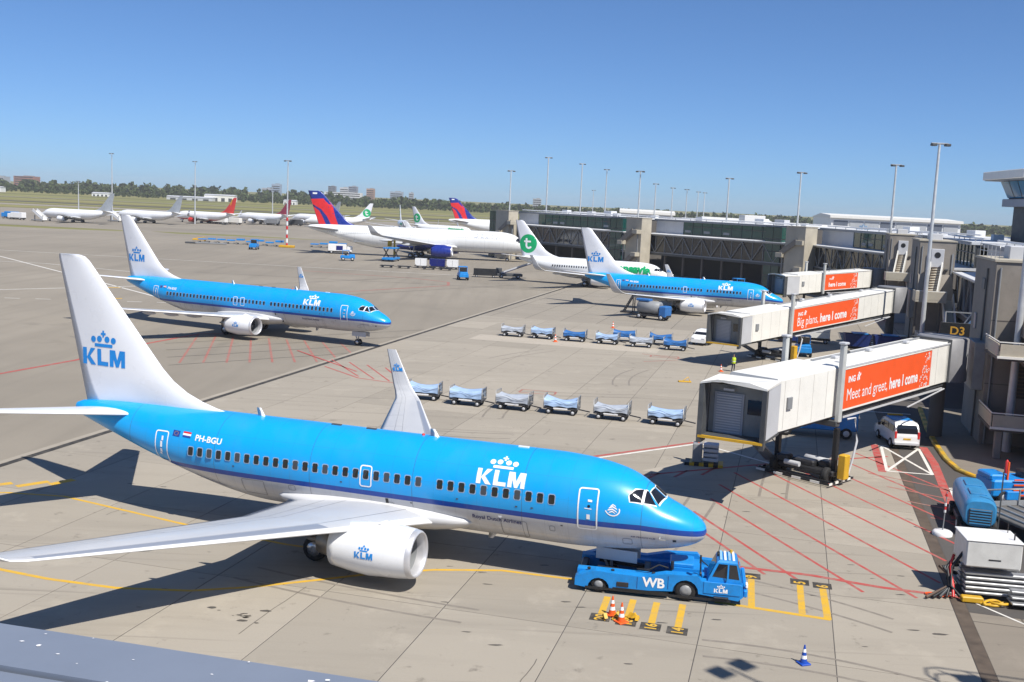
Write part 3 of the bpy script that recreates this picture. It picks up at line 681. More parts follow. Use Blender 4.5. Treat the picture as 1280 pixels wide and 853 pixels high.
WIN_FRAME = M('window_surround', (.30, .42, .58), .4)
_wm = None
def narrowbody(label, x, y, hd, stretch=0.0, kind='klm', reg=None, detail=2, tow=False, group=None, fin_mat=None, belt=False, winglets=True, tailcol=None, eng_mat=None):
    """737 family: stretch 0 is the short body"""
    d = stretch; wd = stretch * .51
    t = thing('jet_airliner', label, 'airplane', (x, y, 0), hd, group)
    F = Fuse(32.1 + d, 1.0, 3.53, 12.2); t_d = d
    body = part('fuselage', F.mesh(44 if detail > 1 else 28), livery('livery_' + kind, kind), t)
    # belly fairing
    rings = []
    for i in range(15):
        q = i / 14; e = math.sin(math.pi * q) ** .45; s_ = 9.6 + wd + 10.4 * q
        rings.append([(-s_, 2.12 * (.55 + .45 * e) * math.cos(a), 2.15 + (1.02 * e + .02) * math.sin(a) * (1 if math.sin(a) < 0 else .62)) for a in [2 * math.pi * k / 20 for k in range(20)]])
    part('belly_fairing', MB().loft(rings, True, True), M('belly_grey', (.62, .62, .62), .35, var=.06, scale=.6, dirt=.05) if kind != 'delta' else GREY_AC, t)
    for sg in (-1, 1):
        keys = wing_keys(wd)
        if not winglets: keys = keys[:4] + [(16.9, 19.7 + wd, 3.6, 1.4, .6, R(6), 1.0)]
        part('wing', airfoil_loft(interp_sections(keys, 4), sg), wing_mat('wing_skin'), t)
        st = [(.35, 27.85 + d, 4.85, 3.9, .85, R(7), .1), (7.1, 32.25 + d, 5.68, 1.25, .8, R(7), .9), (7.2, 32.5 + d, 5.69, .85, .5, R(7), 1.0)]
        part('stabiliser', airfoil_loft(interp_sections(st, 3), sg), FIN_WHITE, t)
        e_ = engine(t, 11.0 + wd, sg * 4.83, 1.53, 3.75, 1.08, eng_mat or WHITE_AC, logo=KBLUE if (kind == 'klm' and sg < 0 and detail > 1) else None, pyl=(12.9 + wd, 2.32))
        for yy, ss, zz, LL in ((6.6, 18.2, 2.2, 2.6), (9.2, 18.9, 2.5, 2.3), (11.8, 19.5, 2.8, 2.0)):
            canoe((-(ss + wd), sg * yy, zz), LL, .17, GREY_AC, t)
        wheel_set(t, -(16.6 + wd + (.0)), sg * 2.86, .56, .38, .43, 2.2)
    # fin with its dorsal fillet
    LE = lin([(5.0, 23.0 + d), (5.36, 23.2 + d), (5.5, 23.85 + d), (5.75, 24.7 + d), (6.1, 25.55 + d), (6.6, 26.35 + d), (7.2, 27.0 + d), (12.25, 31.35 + d), (12.45, 31.62 + d), (12.52, 31.95 + d)])
    TE = lin([(5.0, 31.5 + d), (12.3, 33.2 + d), (12.52, 33.2 + d)]); TK = lambda z: np.interp(z, [5, 5.5, 6.5, 12.5], [3.2, 4.4, 5.6, 2.2])
    fn_ = fin(t, LE, TE, [5.0, 5.2, 5.36, 5.5, 5.62, 5.75, 5.92, 6.1, 6.35, 6.6, 6.9, 7.2, 8.2, 9.2, 10.2, 11.2, 12.0, 12.25, 12.38, 12.45, 12.52], TK, fin_mat or FIN_WHITE)
    def on_fin(s0, z0, sc):
        def fn(px, py):
            s_ = s0 - px * sc; z_ = z0 + py * sc; a, b = LE(z_), TE(z_); return Vector((-s_, -(fin_y((s_ - a) / (b - a), TK(z_)) + .015), z_))
        return fn
    # nose gear
    if not tow: wheel_set(t, -4.0, 0, .34, .2, .2, 1.7, 'nose_gear')
    else: wheel_set(t, -4.0, 0, .34, .2, .2, 1.7, 'nose_gear')
    for sg in (-1, 1): part('gear_door', MB().box((-3.7, sg * .36, 1.26), (1.8, .03, .5)), LGREY, t)
    # flight-deck windows: dark panes in a white surround
    if detail > 0:
        fr = DECALW if kind == 'klm' else DGREY
        panes = [('windscreen', [(1.76, R(87)), (1.93, R(47)), (2.36, R(64)), (2.28, R(87))]), ('cockpit_window', [(2.0, R(43)), (2.5, R(32)), (2.5, R(61)), (2.42, R(63))]), ('cockpit_window', [(2.58, R(31)), (3.05, R(25)), (3.13, R(35)), (2.9, R(49)), (2.58, R(60))])]
        for sg in (-1, 1):
            for wn_, pz in panes:
                cx = sum(q[0] for q in pz) / len(pz); cz = sum(q[1] for q in pz) / len(pz)
                for nm, e, mt, off in (('window_frame', .05, fr, .008), (wn_, 0, WINDOW, .035)):
                    vs = [(cx + (a - cx) * .92 + math.copysign(e, a - cx), min(R(88.5), cz + (b - cz) * .92 + math.copysign(e * .8, b - cz))) for a, b in pz]
                    def fn(a, b, sg=sg, off=off):
                        q = F.pt(a, b, off); return Vector((q.x, q.y * (1 if sg < 0 else -1), q.z))
                    decal(nm, tri2d([vs]), fn, mt, t, .05)
    # cabin windows on the starboard side
    n_front = 11 if d < 1 else 17
    idx = list(range(n_front)) + list(range(n_front + 1, n_front + 6 + (0 if d < 1 else 1)))
    last = idx[-1]; ex = [last + 1] if d < 1 else [last + 1, last + 3]
    total = 36 if d < 1 else 47
    idx += [i for i in range(last + 2, total) if i not in ex]
    if detail > 0:
        # unit window: dark rounded pane with a thin surround, curved with the skin
        def win_mesh(w, h, off, mat, nm):
            pts = [(w * sx * (1 if i % 2 == 0 else .68), h * sy * (.74 if i % 2 == 0 else 1)) for i, (sx, sy) in enumerate(((1, -1), (1, -1), (-1, -1), (-1, -1), (-1, 1), (-1, 1), (1, 1), (1, 1)))]
            order = [0, 1, 3, 2, 4, 5, 7, 6]; order = [1, 0, 6, 7, 5, 4, 2, 3]
            a0 = F.ang(12, 3.76); vs = [F.pt(12 - px, a0 + py / 1.88, off) + Vector((12, 0, 0)) for px, py in [pts[o] for o in order]]
            return MB().add(vs, [tuple(range(8))]).mesh(nm, mat)
        fm, pm = win_mesh(.165, .235, .006, WIN_FRAME if kind == 'klm' else LGREY, 'window_surround'), win_mesh(.128, .195, .012, WINDOW, 'cabin_window')
        pm2 = win_mesh(.128, .195, .012, M('window_blind', (.06, .065, .075), .4), 'cabin_window')
        for i in idx + ex:
            xs = -(6.3 + .508 * i)
            o = obj('cabin_window', pm2 if detail > 1 and (i * 7 + int(abs(x))) % 9 in (2, 5) else pm, t, (xs, 0, 0))
            if detail > 1: obj('window_surround', fm, o)
    if kind == 'klm':
        kl, cr = klm_polys(); big = kl + cr
        decal('airline_logo', tri2d(big), on_fin(31.72 + d, 7.05, .84), KBLUE, fn_, .5)
        sc = .68; s0 = 9.74 + (0 if d < 1 else .4); w = F.wrap(s0, 4.03)
        decal('airline_logo', tri2d([[(a * sc, b * sc) for a, b in p] for p in big]), w, DECALW, body, .3)
        ring = DECALW
        def door(s0, z0, w_, h_, nm='door_outline'):
            fnw = lambda px, py: F.side(s0 + w_ / 2 - px, z0 + py * .95, .016); return decal(nm, rounded_ring(0, 0, w_, h_, .13, .06), fnw, ring, body, .25)
        door(4.75, 2.62, .86, 1.86); door(25.9 + d, 2.95, .78, 1.62)
        for s_, z_, w_, h_ in ((8.6, 1.72, 1.2, .95), (21.4 + d, 2.0, 1.2, .85), (13.9, 2.35, .3, .3), (3.3, 2.05, .4, .35), (18.9 + d, 2.5, .35, .3), (6.4, 2.3, .25, .3)):
            decal('hatch_outline', rounded_ring(0, 0, w_, h_, .08, .02), (lambda px, py, s_=s_, z_=z_: F.side(s_ - px, z_ + py * .9, .013)), M('seam_grey', (.16, .16, .17), .5), body, .25)
        for s_, z_ in ((7.2, 3.25), (7.9, 3.22), (10.6, 3.2), (12.8, 2.7), (5.9, 2.62), (16.2, 3.25), (21.8 + d, 3.3)):
            decal('skin_mark', tri2d([rect2d(0, 0, .1, .05)]), F.wrap(s_, z_, .014), DGREY, body)
        for e in ex: door(6.3 + .508 * e, 3.2, .6, 1.02)
        decal('registration', text2d(reg or 'PH-BXC', .42, .025), F.wrap(24.0 + d, 4.25, .014), DECALW, body)
        decal('flag_band', tri2d([rect2d(0, 0, .46, .1)]), F.wrap(24.72 + d, 4.33, .014), M('flag_blue', (.02, .06, .3), .4), body)
        decal('flag_band', tri2d([rect2d(0, .1, .46, .2)]), F.wrap(24.72 + d, 4.33, .014), DECALW, body)
        decal('flag_band', tri2d([rect2d(0, .2, .46, .3)]), F.wrap(24.72 + d, 4.33, .014), REDP, body)
        decal('flag_field', tri2d([rect2d(0, 0, .4, .32)]), F.wrap(25.3 + d, 4.32, .014), M('flag_blue', (.02, .06, .3), .4), body)
        for k in range(12): decal('flag_star', tri2d([circle2d(.2 + .105 * math.cos(k * math.pi / 6), .16 + .105 * math.sin(k * math.pi / 6), .018, 5)]), F.wrap(25.3 + d, 4.32, .02), YELLOW, body)
        if detail > 1:
            decal('slogan', text2d('Royal Dutch Airlines', .27, .012), F.wrap(9.9 + (0 if d < 1 else .4), 2.42, .014), DKBLUE, body)
            decal('slogan', text2d('The Flying Dutchman', .2, .008), F.wrap(24.2 + d, 2.45, .014), DKBLUE, body)
            decal('slogan', text2d('AIR FRANCE KLM', .13, .006), F.wrap(2.95, 2.45, .014), DKBLUE, body)
            decal('slogan', text2d('Goldcrest', .15, .008), F.wrap(2.95, 3.1, .014), DECALW, body) if False else None
            # alliance roundel: ring and swirls
            def arc(r, a0, a1, w_): return [(r * math.cos(R(a)), r * math.sin(R(a))) for a in range(a0, a1 + 1, 15)] + [((r - w_) * math.cos(R(a)), (r - w_) * math.sin(R(a))) for a in range(a1, a0 - 1, -15)]
            decal('alliance_roundel', tri2d([arc(.32, 200, 380, .05), [(-.2, -.1), (0, -.02), (.2, -.12), (.18, -.06), (0, .05), (-.18, -.03)], [(-.16, .0), (0, .1), (.2, .02), (.18, .08), (0, .17), (-.14, .07)], [(-.1, .1), (.02, .2), (.14, .14), (.12, .2), (0, .26), (-.08, .17)], [(-.14, -.2), (0, -.12), (.14, -.2), (.1, -.14), (0, -.05), (-.12, -.14)]]), F.wrap(3.72, 3.62, .014), DECALW, body)
            decal('door_placard', tri2d([rect2d(0, .0, .14, .2), rect2d(.02, .75, .2, .85), rect2d(-.1, .42, .2, .46)]), F.wrap(4.78, 3.1, .014), DECALW, body)
            decal('door_handle', tri2d([circle2d(.0, .0, .06)]), F.wrap(4.7, 3.66, .016), WINDOW, body)
            decal('door_placard', tri2d([rect2d(-.1, .0, .02, .16), rect2d(-.06, .2, .06, .5), rect2d(-.06, .6, .06, .95), rect2d(0, 1.0, .1, 1.25)]), F.wrap(25.9 + d, 3.35, .016), DECALW, body)
            for s_, z_ in ((14.0, 2.55), (1.25, 2.35)): decal('service_hatch', tri2d([rect2d(0, 0, .14, .22)]), F.wrap(s_, z_, .012), BLACK, body)
            part('pitot_probe', MB().bar(F.side(1.75, 2.55, 0), F.side(1.75, 2.55, .14), .05).bar(F.side(1.75, 2.55, .14), F.side(1.5, 2.55, .16), .04), STEEL, t)
            part('static_port', MB().lathe([(0, .09), (.015, .09)], tuple(F.side(9.0 - .4, 2.7, .0)), 'y', 12), LGREY, t)
            part('anti_collision_lamp', MB().lathe([(0, .08), (.06, .07), (.1, .02)], (-13.0, 0, 5.4), 'z', 10), REDP, t)
            # hinge line between tail cone and fin
            part('vhf_aerial', MB().loft([[(-12.2, -.02, 5.38), (-12.65, 0, 5.38), (-12.2, .02, 5.38)], [(-12.45, -.01, 5.75), (-12.68, 0, 5.75), (-12.45, .01, 5.75)]], True, True), WHITE_AC, t)
            part('vhf_aerial', MB().loft([[(-21.2, -.02, 5.38), (-21.6, 0, 5.38), (-21.2, .02, 5.38)], [(-21.45, -.01, 5.8), (-21.68, 0, 5.8), (-21.45, .01, 5.8)]], True, True), WHITE_AC, t)
            part('vhf_aerial', MB().loft([[(-9.2, -.02, 1.42), (-9.65, 0, 1.42), (-9.2, .02, 1.42)], [(-9.45, -.01, 1.08), (-9.68, 0, 1.08), (-9.45, .01, 1.08)]], True, True), WHITE_AC, t)
            for s_ in (8.2, 15.6, 17.4): part('top_aerial', MB().bbox((-s_, .0, 5.42), (.5, .16, .07), .03), WHITE_AC if s_ < 10 else DGREY, t)
            for sg in (-1, 1):
                part('landing_lamp', MB().lathe([(-.0, .11), (.05, .1)], (-(12.35), sg * 2.35, 2.06), 'x', 10), BLACK, t)
        # winglet crest
        W = wing_keys(wd); a, b = W[-2], W[-1]
        def wl(px, py):
            q = .38 + py * .11; s_ = a[1] + (b[1] - a[1]) * q + (a[3] + (b[3] - a[3]) * q) * .78 - px * .2; yy = a[0] + (b[0] - a[0]) * q
            return Vector((-s_, yy - .075, a[2] + (b[2] - a[2]) * q))
        decal('airline_logo', tri2d([[(u_ , v_) for u_, v_ in p] for p in big]), wl, KBLUE, t)
    if kind == 'trans':
        decal('tail_roundel', tri2d([circle2d(0, 0, 1.92, 28)]), on_fin(30.2 + d, 7.8, 1.0), GREENP, fn_, .4)
        def on_fin2(px, py):
            q = on_fin(30.2 + d, 7.8, 1.0)(px, py); return q + Vector((0, -.02, 0))
        arcp = [(.75 * math.cos(R(a)) + .15, .75 * math.sin(R(a)) - .35) for a in range(180, 340, 12)] + [(.33 * math.cos(R(a)) + .15, .33 * math.sin(R(a)) - .35) for a in range(336, 179, -12)]
        decal('tail_letter', tri2d([arcp, rect2d(-.6, -.36, -.18, 1.1), rect2d(-.95, .25, .6, .62)]), on_fin2, DECALW, fn_, .4)
        for nm, vf, mt, oy in (('tail_roundel', tri2d([circle2d(0, 0, 1.92, 28)]), GREENP, 0), ('tail_letter', tri2d([[(-a_, b_) for a_, b_ in arcp], rect2d(.18, -.36, .6, 1.1), rect2d(-.6, .25, .95, .62)]), DECALW, .02)):
            def fp(px, py, oy=oy):
                q = on_fin(30.2 + d, 7.8, 1.0)(px, py); return Vector((q.x, -q.y + oy, q.z))
            decal(nm, vf, fp, mt, fn_, .4)
        decal('airline_name', text2d('transavia', 2.3, .05), F.wrap(12.0, 3.35, .03), GREENP, body, .3)
    return t, F, fn_, LE, TE, TK
def widebody(label, x, y, hd, kind='delta', detail=1):
    t = thing('wide_body_airliner', label, 'airplane', (x, y, 0), hd)
    k = 1.5; zc = 5.15; F = Fuse(61.5, k, zc, 21.0)
    body = part('fuselage', F.mesh(36), livery('livery_delta', 'delta', k, zc), t)
    rings = []
    for i in range(15):
        q = i / 14; e = math.sin(math.pi * q) ** .45; s_ = 20.5 + 17 * q
        rings.append([(-s_, 3.1 * (.55 + .45 * e) * math.cos(a), 3.0 + (1.35 * e + .02) * math.sin(a)) for a in [2 * math.pi * j / 20 for j in range(20)]])
    part('belly_fairing', MB().loft(rings, True, True), M('delta_belly_blue', (.012, .03, .2), .35), t)
    for sg in (-1, 1):
        K = [(1.8, 19.5, 3.3, 12.5, 1.0, R(4), 0), (2.8, 20.6, 3.4, 11.3, 1.0, R(5), .1), (9.6, 25.2, 4.1, 7.2, .9, R(5), .34), (28.6, 36.2, 6.6, 2.6, .85, R(6), .96), (29.3, 37.1, 7.2, 2.0, .8, R(45), 1.0), (29.9, 38.8, 9.0, .9, .7, R(68), 1.0)]
        part('wing', airfoil_loft(interp_sections(K, 4), sg), wing_mat('wing_skin'), t)
        part('stabiliser', airfoil_loft(interp_sections([(.6, 51.5, 6.4, 6.4, .85, R(6), .1), (9.7, 58.3, 7.4, 2.4, .8, R(6), 1)], 3), sg), M('stabiliser_grey', (.34, .35, .37), .4), t)
        engine(t, 20.6, sg * 9.4, 2.35, 5.6, 1.48, M('delta_nacelle_blue', (.012, .03, .25), .3, coat=.3), pyl=(24, 4.1))
        wheel_set(t, -31.5, sg * 5.3, .68, .45, .6, 3.4, trucks=2)
        for yy, ss, zz in ((7.5, 32.2, 3.6), (12.5, 34.3, 4.2), (18, 36.5, 4.9)): canoe((-ss, sg * yy, zz), 4.2, .3, GREY_AC, t)
    wheel_set(t, -6.5, 0, .5, .3, .3, 2.6, 'nose_gear')
    LE = lin([(7.5, 47.5), (8.0, 48.8), (8.6, 50.0), (9.4, 51.2), (16.5, 58.0), (16.85, 58.8)]); TE = lin([(7.5, 58.6), (16.85, 61.8)]); TK = lambda z: np.interp(z, [7.5, 16.8], [8, 3])
    f = fin(t, LE, TE, [7.5, 8.0, 8.3, 8.6, 9, 9.4, 10, 11, 12, 13, 14, 15, 16, 16.5, 16.85], TK, M('delta_fin_blue', (.012, .03, .25), .3, coat=.3))
    def on(off=.02):
        def fn(s_, z_):
            a, b = LE(z_), TE(z_); return Vector((-s_, -(fin_y(max(0, min(1, (s_ - a) / (b - a))), TK(z_)) + off), z_))
        return fn
    red = M('delta_fin_red', (.72, .025, .03), .35)
    zs = [8.0, 9, 10, 11, 12, 13, 13.9]
    # red field with a blue blade running down through it
    def edge(fr, z): return LE(z) + (TE(z) - LE(z)) * fr
    decal('tail_panel', tri2d([[(edge(.46, 7.9), 7.9), (edge(.28, 10.3), 10.3), (edge(.05, 12.9), 12.9), (edge(.0, 14.9), 14.9), (edge(.99, 14.6), 14.6), (edge(.99, 13.2), 13.2), (edge(.68, 11.9), 11.9), (edge(.6, 10), 10), (edge(.66, 7.9), 7.9)]]), on(), red, f, 1.2)
    decal('tail_panel', tri2d([[(edge(.80, 7.9), 7.9), (edge(.77, 10), 10), (edge(.80, 11.5), 11.5), (edge(.99, 12.6), 12.6), (edge(.99, 7.9), 7.9)]]), on(), red, f, 1.2)
    decal('tail_crest', tri2d([rect2d(edge(.4, 16.2), 15.95, edge(.72, 16.2), 16.4)]), on(.025), DECALW, f)
    if detail:
        pm = MB().add([F.side(25, 6.0, .015) + Vector((25, 0, 0)) + Vector((dx, 0, dz)) for dx, dz in ((-.14, -.19), (.14, -.19), (.14, .19), (-.14, .19))], [(0, 1, 2, 3)]).mesh('cabin_window', M('pale_window', (.62, .63, .64), .3))
        for i in range(78): obj('cabin_window', pm, t, (-(9.5 + i * .6), 0, 0))
        decal('airline_name', text2d('D E L T A', 1.7, .03), F.wrap(15.6, 6.2, .02), M('faded_navy', (.42, .45, .52), .4), body)
        part('cargo_door', MB().box((-47.0, -2.2, 5.0 - .4), (3.0, .12, 2.2)), MGREY, t)
        for sg in (-1, 1):
            decal('windscreen', tri2d([[(2.6, R(84)), (3.2, R(20)), (4.4, R(24)), (3.5, R(84))]]), (lambda a, b, sg=sg: Vector((F.pt(a, b, .02).x, F.pt(a, b, .02).y * (1 if sg < 0 else -1), F.pt(a, b, .02).z))), WINDOW, t, .4)
    return t

near = narrowbody('blue and white airliner with open white tail, its nose gear on the blue tow tug', 8.53, 43.23, R(-18.08), 0, 'klm', 'PH-BGU', 2, True)
mid = narrowbody('blue and white airliner taxiing on the open asphalt, long body with two overwing exits', -13.04, 112.14, R(-26.06), 5.84, 'klm', 'PH-BXE', 2)
right = narrowbody('blue and white airliner parked at the gate behind the covered baggage carts', 41.4, 162.8, R(-21.5), 0, 'klm', 'PH-BGK', 2)
tra = narrowbody('white airliner with green roundel tail parked at the pier, belt loader at its tail', 30.7, 208.7, R(-21.1), 0, 'trans', None, 1)
widebody('long white airliner with red and blue tail and dark blue engine beside cargo loaders', 4.2, 290.1, R(-2.5))
widebody('far white airliner with red and blue tail standing behind the pier end', 31, 476, R(4.5), detail=0)

GREY_FIN = M('pale_grey_fin', (.34, .37, .40), .4); RED_FIN = M('red_fin', (.62, .045, .035), .4); DRED = M('dark_red_fin', (.28, .03, .06), .4)
narrowbody('white parked airliner with pale grey tail, steps at its nose, nearest the grass verge', -197, 441.6, R(162), 3.0, 'white', detail=0, fin_mat=GREY_FIN, winglets=False)
narrowbody('white parked airliner with pale grey tail, between the other grey tail and the red tail', -178, 474, R(158), 3.0, 'white', detail=0, fin_mat=GREY_FIN, winglets=False)
w3 = narrowbody('white airliner with bright red tail and red engine parked on the far apron', -162, 506, R(155), 3.0, 'redbelly', detail=0, fin_mat=RED_FIN, eng_mat=M('red_nacelle', (.6, .04, .03), .4))
decal('tail_emblem', tri2d([[(.3, -2), (.75, -2), (.6, 2.6), (.0, 2.6)]]), (lambda px, py: Vector((-(32.4 + 3.0 * 0 + py * .42 + px), .24, 9.0 + py * 1.0))), YELLOW, w3[2])
narrowbody('white airliner with red and white tail parked past the red tailed one', -138.4, 530, R(152), 0, 'white', detail=0, fin_mat=DRED, winglets=False)
narrowbody('white airliner with slate grey tail at the end of the parked row', -118, 560, R(148), 0, 'white', detail=0, fin_mat=GREY_FIN, winglets=False)
narrowbody('white airliner with green tail mark standing beyond the red and blue tail', -103, 517, R(178), 0, 'trans', detail=0)
narrowbody('white airliner with green roundel tail, the slimmer of the two tails side by side', -50.5, 487, R(-78), 0, 'trans', detail=0)
narrowbody('white airliner with green roundel tail, the broader of the two tails side by side', -17.3, 431, R(-35), 0, 'trans', detail=0)
# ================================================================ pier: boarding bridges, wings, stair towers, masts
def chevron(mb_y, mb_b, a, b, h, n):
    a = Vector(a); b = Vector(b)
    for i in range(n):
        p, q = a.lerp(b, i / n), a.lerp(b, (i + 1) / n); (mb_y if i % 2 else mb_b).bar(p, q, .06, h)
def boarding_bridge(label, x, y, ang, L, colx, z0, z1, zc, lines, bx0, bx1, cab_rot, cab_off=(0, 0), detail=True):
    t = thing('boarding_bridge', label, 'jet bridge', (x, y, 0), R(ang), 'passenger boarding bridges on the pier')
    zf = lambda s: z0 + (z1 - z0) * s / L
    # rotunda
    part('rotunda', MB().lathe([(z0 - .25, 1.85), (z0 + 2.85, 1.85), (z0 + 2.95, 1.7)], (0, 0, 0), 'z', 20), M('rotunda_grey', (.20, .20, .21), .5, var=.1), t)
    part('rotunda_column', MB().lathe([(0, .55), (z0 - .25, .5)], (0, 0, 0), 'z', 14), CONCD, t)
    part('bellows', MB().loft([[(1.9 + k * .09, sx * (1.45 - (.1 if k % 2 else 0)), zf(2) + (-.1 if sz < 0 else 3.0) + (.08 if k % 2 else 0) * (1 if sz < 0 else -1)) for sx, sz in ((-1, -1), (1, -1), (1, 1), (-1, 1))] for k in range(7)], smooth=False), DGREY, t)
    def seg(nm, s0, s1, hw, h, mat, lift=0.0):
        rings = [[(s, sy * hw, zf(s) + lift + z_) for sy, z_ in ((-1, 0), (1, 0), (1, h - .12), (.93, h), (-.93, h), (-1, h - .12))] for s in (s0, s1)]
        return part(nm, MB().loft(rings, True, True, smooth=False), mat, t)
    inner = seg('tunnel_section', 2.2, colx + 1.0, 1.42, 2.85, CREAM)
    outer = seg('tunnel_section', colx - .6, L, 1.62, 3.05, CREAM, -.08)
    # roof ribs, edge trims, under-frame
    for sg in (-1, 1):
        part('roof_trim', MB().bar((2.2, sg * 1.44, zf(2.2) + 2.76), (colx - .6, sg * 1.44, zf(colx) + 2.76), .06, .1), LGREY, t)
        part('floor_beam', MB().bar((2.4, sg * 1.2, zf(2.4) - .16), (L - .5, sg * 1.2, zf(L) - .2), .16, .26), DGREY, t)
    for k in range(int((L - 4) / 3)): part('cross_beam', MB().bar((3 + 3 * k, -1.2, zf(3 + 3 * k) - .3), (3 + 3 * k, 1.2, zf(3 + 3 * k) - .3), .12, .2), DGREY, t)
    part('cable_tray', MB().bar((2.4, 1.1, zf(2.4) - .5), (colx - 2, 1.1, zf(colx - 2) - .5), .3, .12).bar((3.0, 1.62, zf(3) - .4), (9, 1.72, zf(9) - .9), .09, .06), LGREY, t)
    for s_ in (6, 12, 17): part('roof_vent', MB().bbox((s_ * L / 27.7, -.3, zf(s_) + 2.98), (.5, .35, .2), .04), LGREY, t)
    # banner on the near side
    bn = part('banner', MB().add([(s, 1.47, zf(s) + z_) for s, z_ in ((bx0, .12), (bx1, .12), (bx1, 2.58), (bx0, 2.58))] + [(s, 1.425, zf(s) + z_) for s, z_ in ((bx0, .12), (bx1, .12), (bx1, 2.58), (bx0, 2.58))], [(0, 1, 2, 3), (0, 1, 5, 4), (1, 2, 6, 5), (2, 3, 7, 6), (3, 0, 4, 7)]), ORANGE, t)
    part('banner_frame', MB().bar((bx0, 1.47, zf(bx0) + .06), (bx1, 1.47, zf(bx1) + .06), .06, .1).bar((bx0, 1.47, zf(bx0) + 2.63), (bx1, 1.47, zf(bx1) + 2.63), .06, .06).bar((bx0 - .03, 1.47, zf(bx0)), (bx0 - .03, 1.47, zf(bx0) + 2.66), .06, .06), CREAM, bn)
    bw = bx1 - bx0
    def on(x0, z_, flip=1):
        # seen from the near side the writing starts at the cab end and runs to the pier
        def fn(px, py):
            s = bx1 - x0 - px; return Vector((s, 1.482, zf(s) + z_ + py))
        return fn
    decal('bank_name', text2d('ING', .62 * bw / 15.5 if bw < 15 else .62, .035), on(1.2, 1.75), DECALW, bn)
    lion = [circle2d(.12, .3, .1, 8), [(0, 0), (.14, .0), (.1, .25), (-.02, .2)], [(.2, 0), (.36, .05), (.28, .35), (.12, .3)], [(.3, .2), (.48, .35), (.42, .48), (.26, .32)], circle2d(.2, .46, .09, 8)]
    decal('bank_emblem', tri2d(lion), on(.95 + 1.65 * min(1, bw / 15.5), 1.74), DECALW, bn)
    sx = lines[2]; vs, fs = text2d(lines[0], 1.0, .0); w1 = max(q[0] for q in vs) if vs else 0
    k_ = 1.18 * sx
    if lines[0]: decal('slogan', ([(a * k_ * .86, b * k_ * 1.05) for a, b in vs], fs), on(1.1, .62), DECALW, bn)
    vs, fs = text2d(lines[1], 1.0, .03); decal('slogan', ([(a * k_ * .86 + (w1 + (.32 if w1 else 0)) * k_ * .86, b * k_ * 1.05) for a, b in vs], fs), on(1.1, .62), DECALW, bn)
    # ornament of curls at the pier end
    orn = []; rr = random.Random(3)
    for k in range(46):
        px, py = rr.uniform(0, 1.3), rr.uniform(0, 2.2)
        if px + (2.2 - py) * .25 < .35 + .3 * rr.random(): continue
        r = rr.uniform(.06, .14); a0 = rr.uniform(0, 6)
        orn.append([(px + r * math.cos(a0 + q), py + r * math.sin(a0 + q)) for q in np.linspace(0, 4.2, 9)] + [(px + (r - .05) * math.cos(a0 + q), py + (r - .05) * math.sin(a0 + q)) for q in np.linspace(4.2, 0, 9)])
    decal('banner_ornament', tri2d(orn), on(bw - 1.55, .2), DECALW, bn)
    # lift columns and drive bogie
    zt = zf(colx) + 4.35
    for sg in (-1, 1):
        part('lift_column', MB().bbox((colx, sg * 1.95, (zt + zf(colx) - .4) / 2), (.36, .34, zt - zf(colx) + .4), .06), M('column_grey', (.50, .51, .49), .45, var=.08), t)
        part('lift_leg', MB().bbox((colx, sg * 1.95, 1.9), (.34, .3, 3.0), .04), BLACK, t)
        part('column_cap', MB().bbox((colx, sg * 1.95, zt + .08), (.52, .46, .14), .04), LGREY, t)
    part('lift_beam', MB().bbox((colx, 0, zf(colx) - .5), (.45, 4.0, .4), .06), DGREY, t)
    bog = part('drive_bogie', MB().bbox((colx, 0, .62), (1.1, 4.4, .38), .08).bbox((colx, 0, .95), (.8, 1.6, .4), .1).bbox((colx - .4, 1.2, .98), (.9, .7, .45), .1).bbox((colx + .2, -1.3, 1.0), (.8, .8, .5), .1), DMETAL, t)
    for sg in (-1, 1):
        for sx_ in (-.48, .48):
            part('tyre', MB().lathe([(-.18, .3), (-.18, .45), (-.1, .5), (.1, .5), (.18, .45), (.18, .3)], (colx + sx_, sg * 1.75, .5), 'y', 16), RUBBER, bog)
    part('hydraulic_pack', MB().lathe([(-.8, .2), (-.75, .26), (.75, .26), (.8, .2)], (colx - .9, 0.3, .95), 'y', 12).lathe([(-.5, .16), (.5, .16)], (colx + .85, -.4, .9), 'y', 12), LGREY, bog)
    c = [(colx - 1.5, -2.5, .22), (colx + 1.5, -2.5, .22), (colx + 1.5, 2.5, .22), (colx - 1.5, 2.5, .22)]
    for i in range(4):
        p0, p1 = Vector(c[i]), Vector(c[(i + 1) % 4])
        for q in range(8): part('bumper_stripe', MB().bar(p0.lerp(p1, q / 8), p0.lerp(p1, (q + 1) / 8), .05, .13), (CREAM, BLACK)[q % 2], bog)
    for sx_ in (-1.2, 1.2):
        part('bumper_bracket', MB().bar((colx + sx_, -2.45, .3), (colx + sx_, 2.45, .3), .1, .1), DMETAL, bog)
    part('control_cabinet', MB().bbox((colx + .1, 2.62, 1.15), (.6, .5, 1.5), .05), YELLOW, t)
    part('hose', MB().tube([(colx - .5, 2.3, zf(colx) - .2), (colx - .9, 2.6, zf(colx) - .1), (colx - 1.2, 2.7, 2.6), (colx - 1.0, 2.6, 1.4), (colx - .6, 2.6, .6)], .07, 8), LGREY, t)
    # cab
    cb = part('cab_floor', MB().add([], []), CREAM, t) if False else None
    m4 = Matrix.Translation((L + 1.2 + cab_off[0], cab_off[1], 0)) @ Matrix.Rotation(R(cab_rot), 4, 'Z')
    W2, D2, H = 1.78, 1.5, 2.95
    part('cab_floor', MB().box((0, 0, zc + .06), (2 * D2 + .5, 2 * W2, .16), 0, m4), DGREY, t)
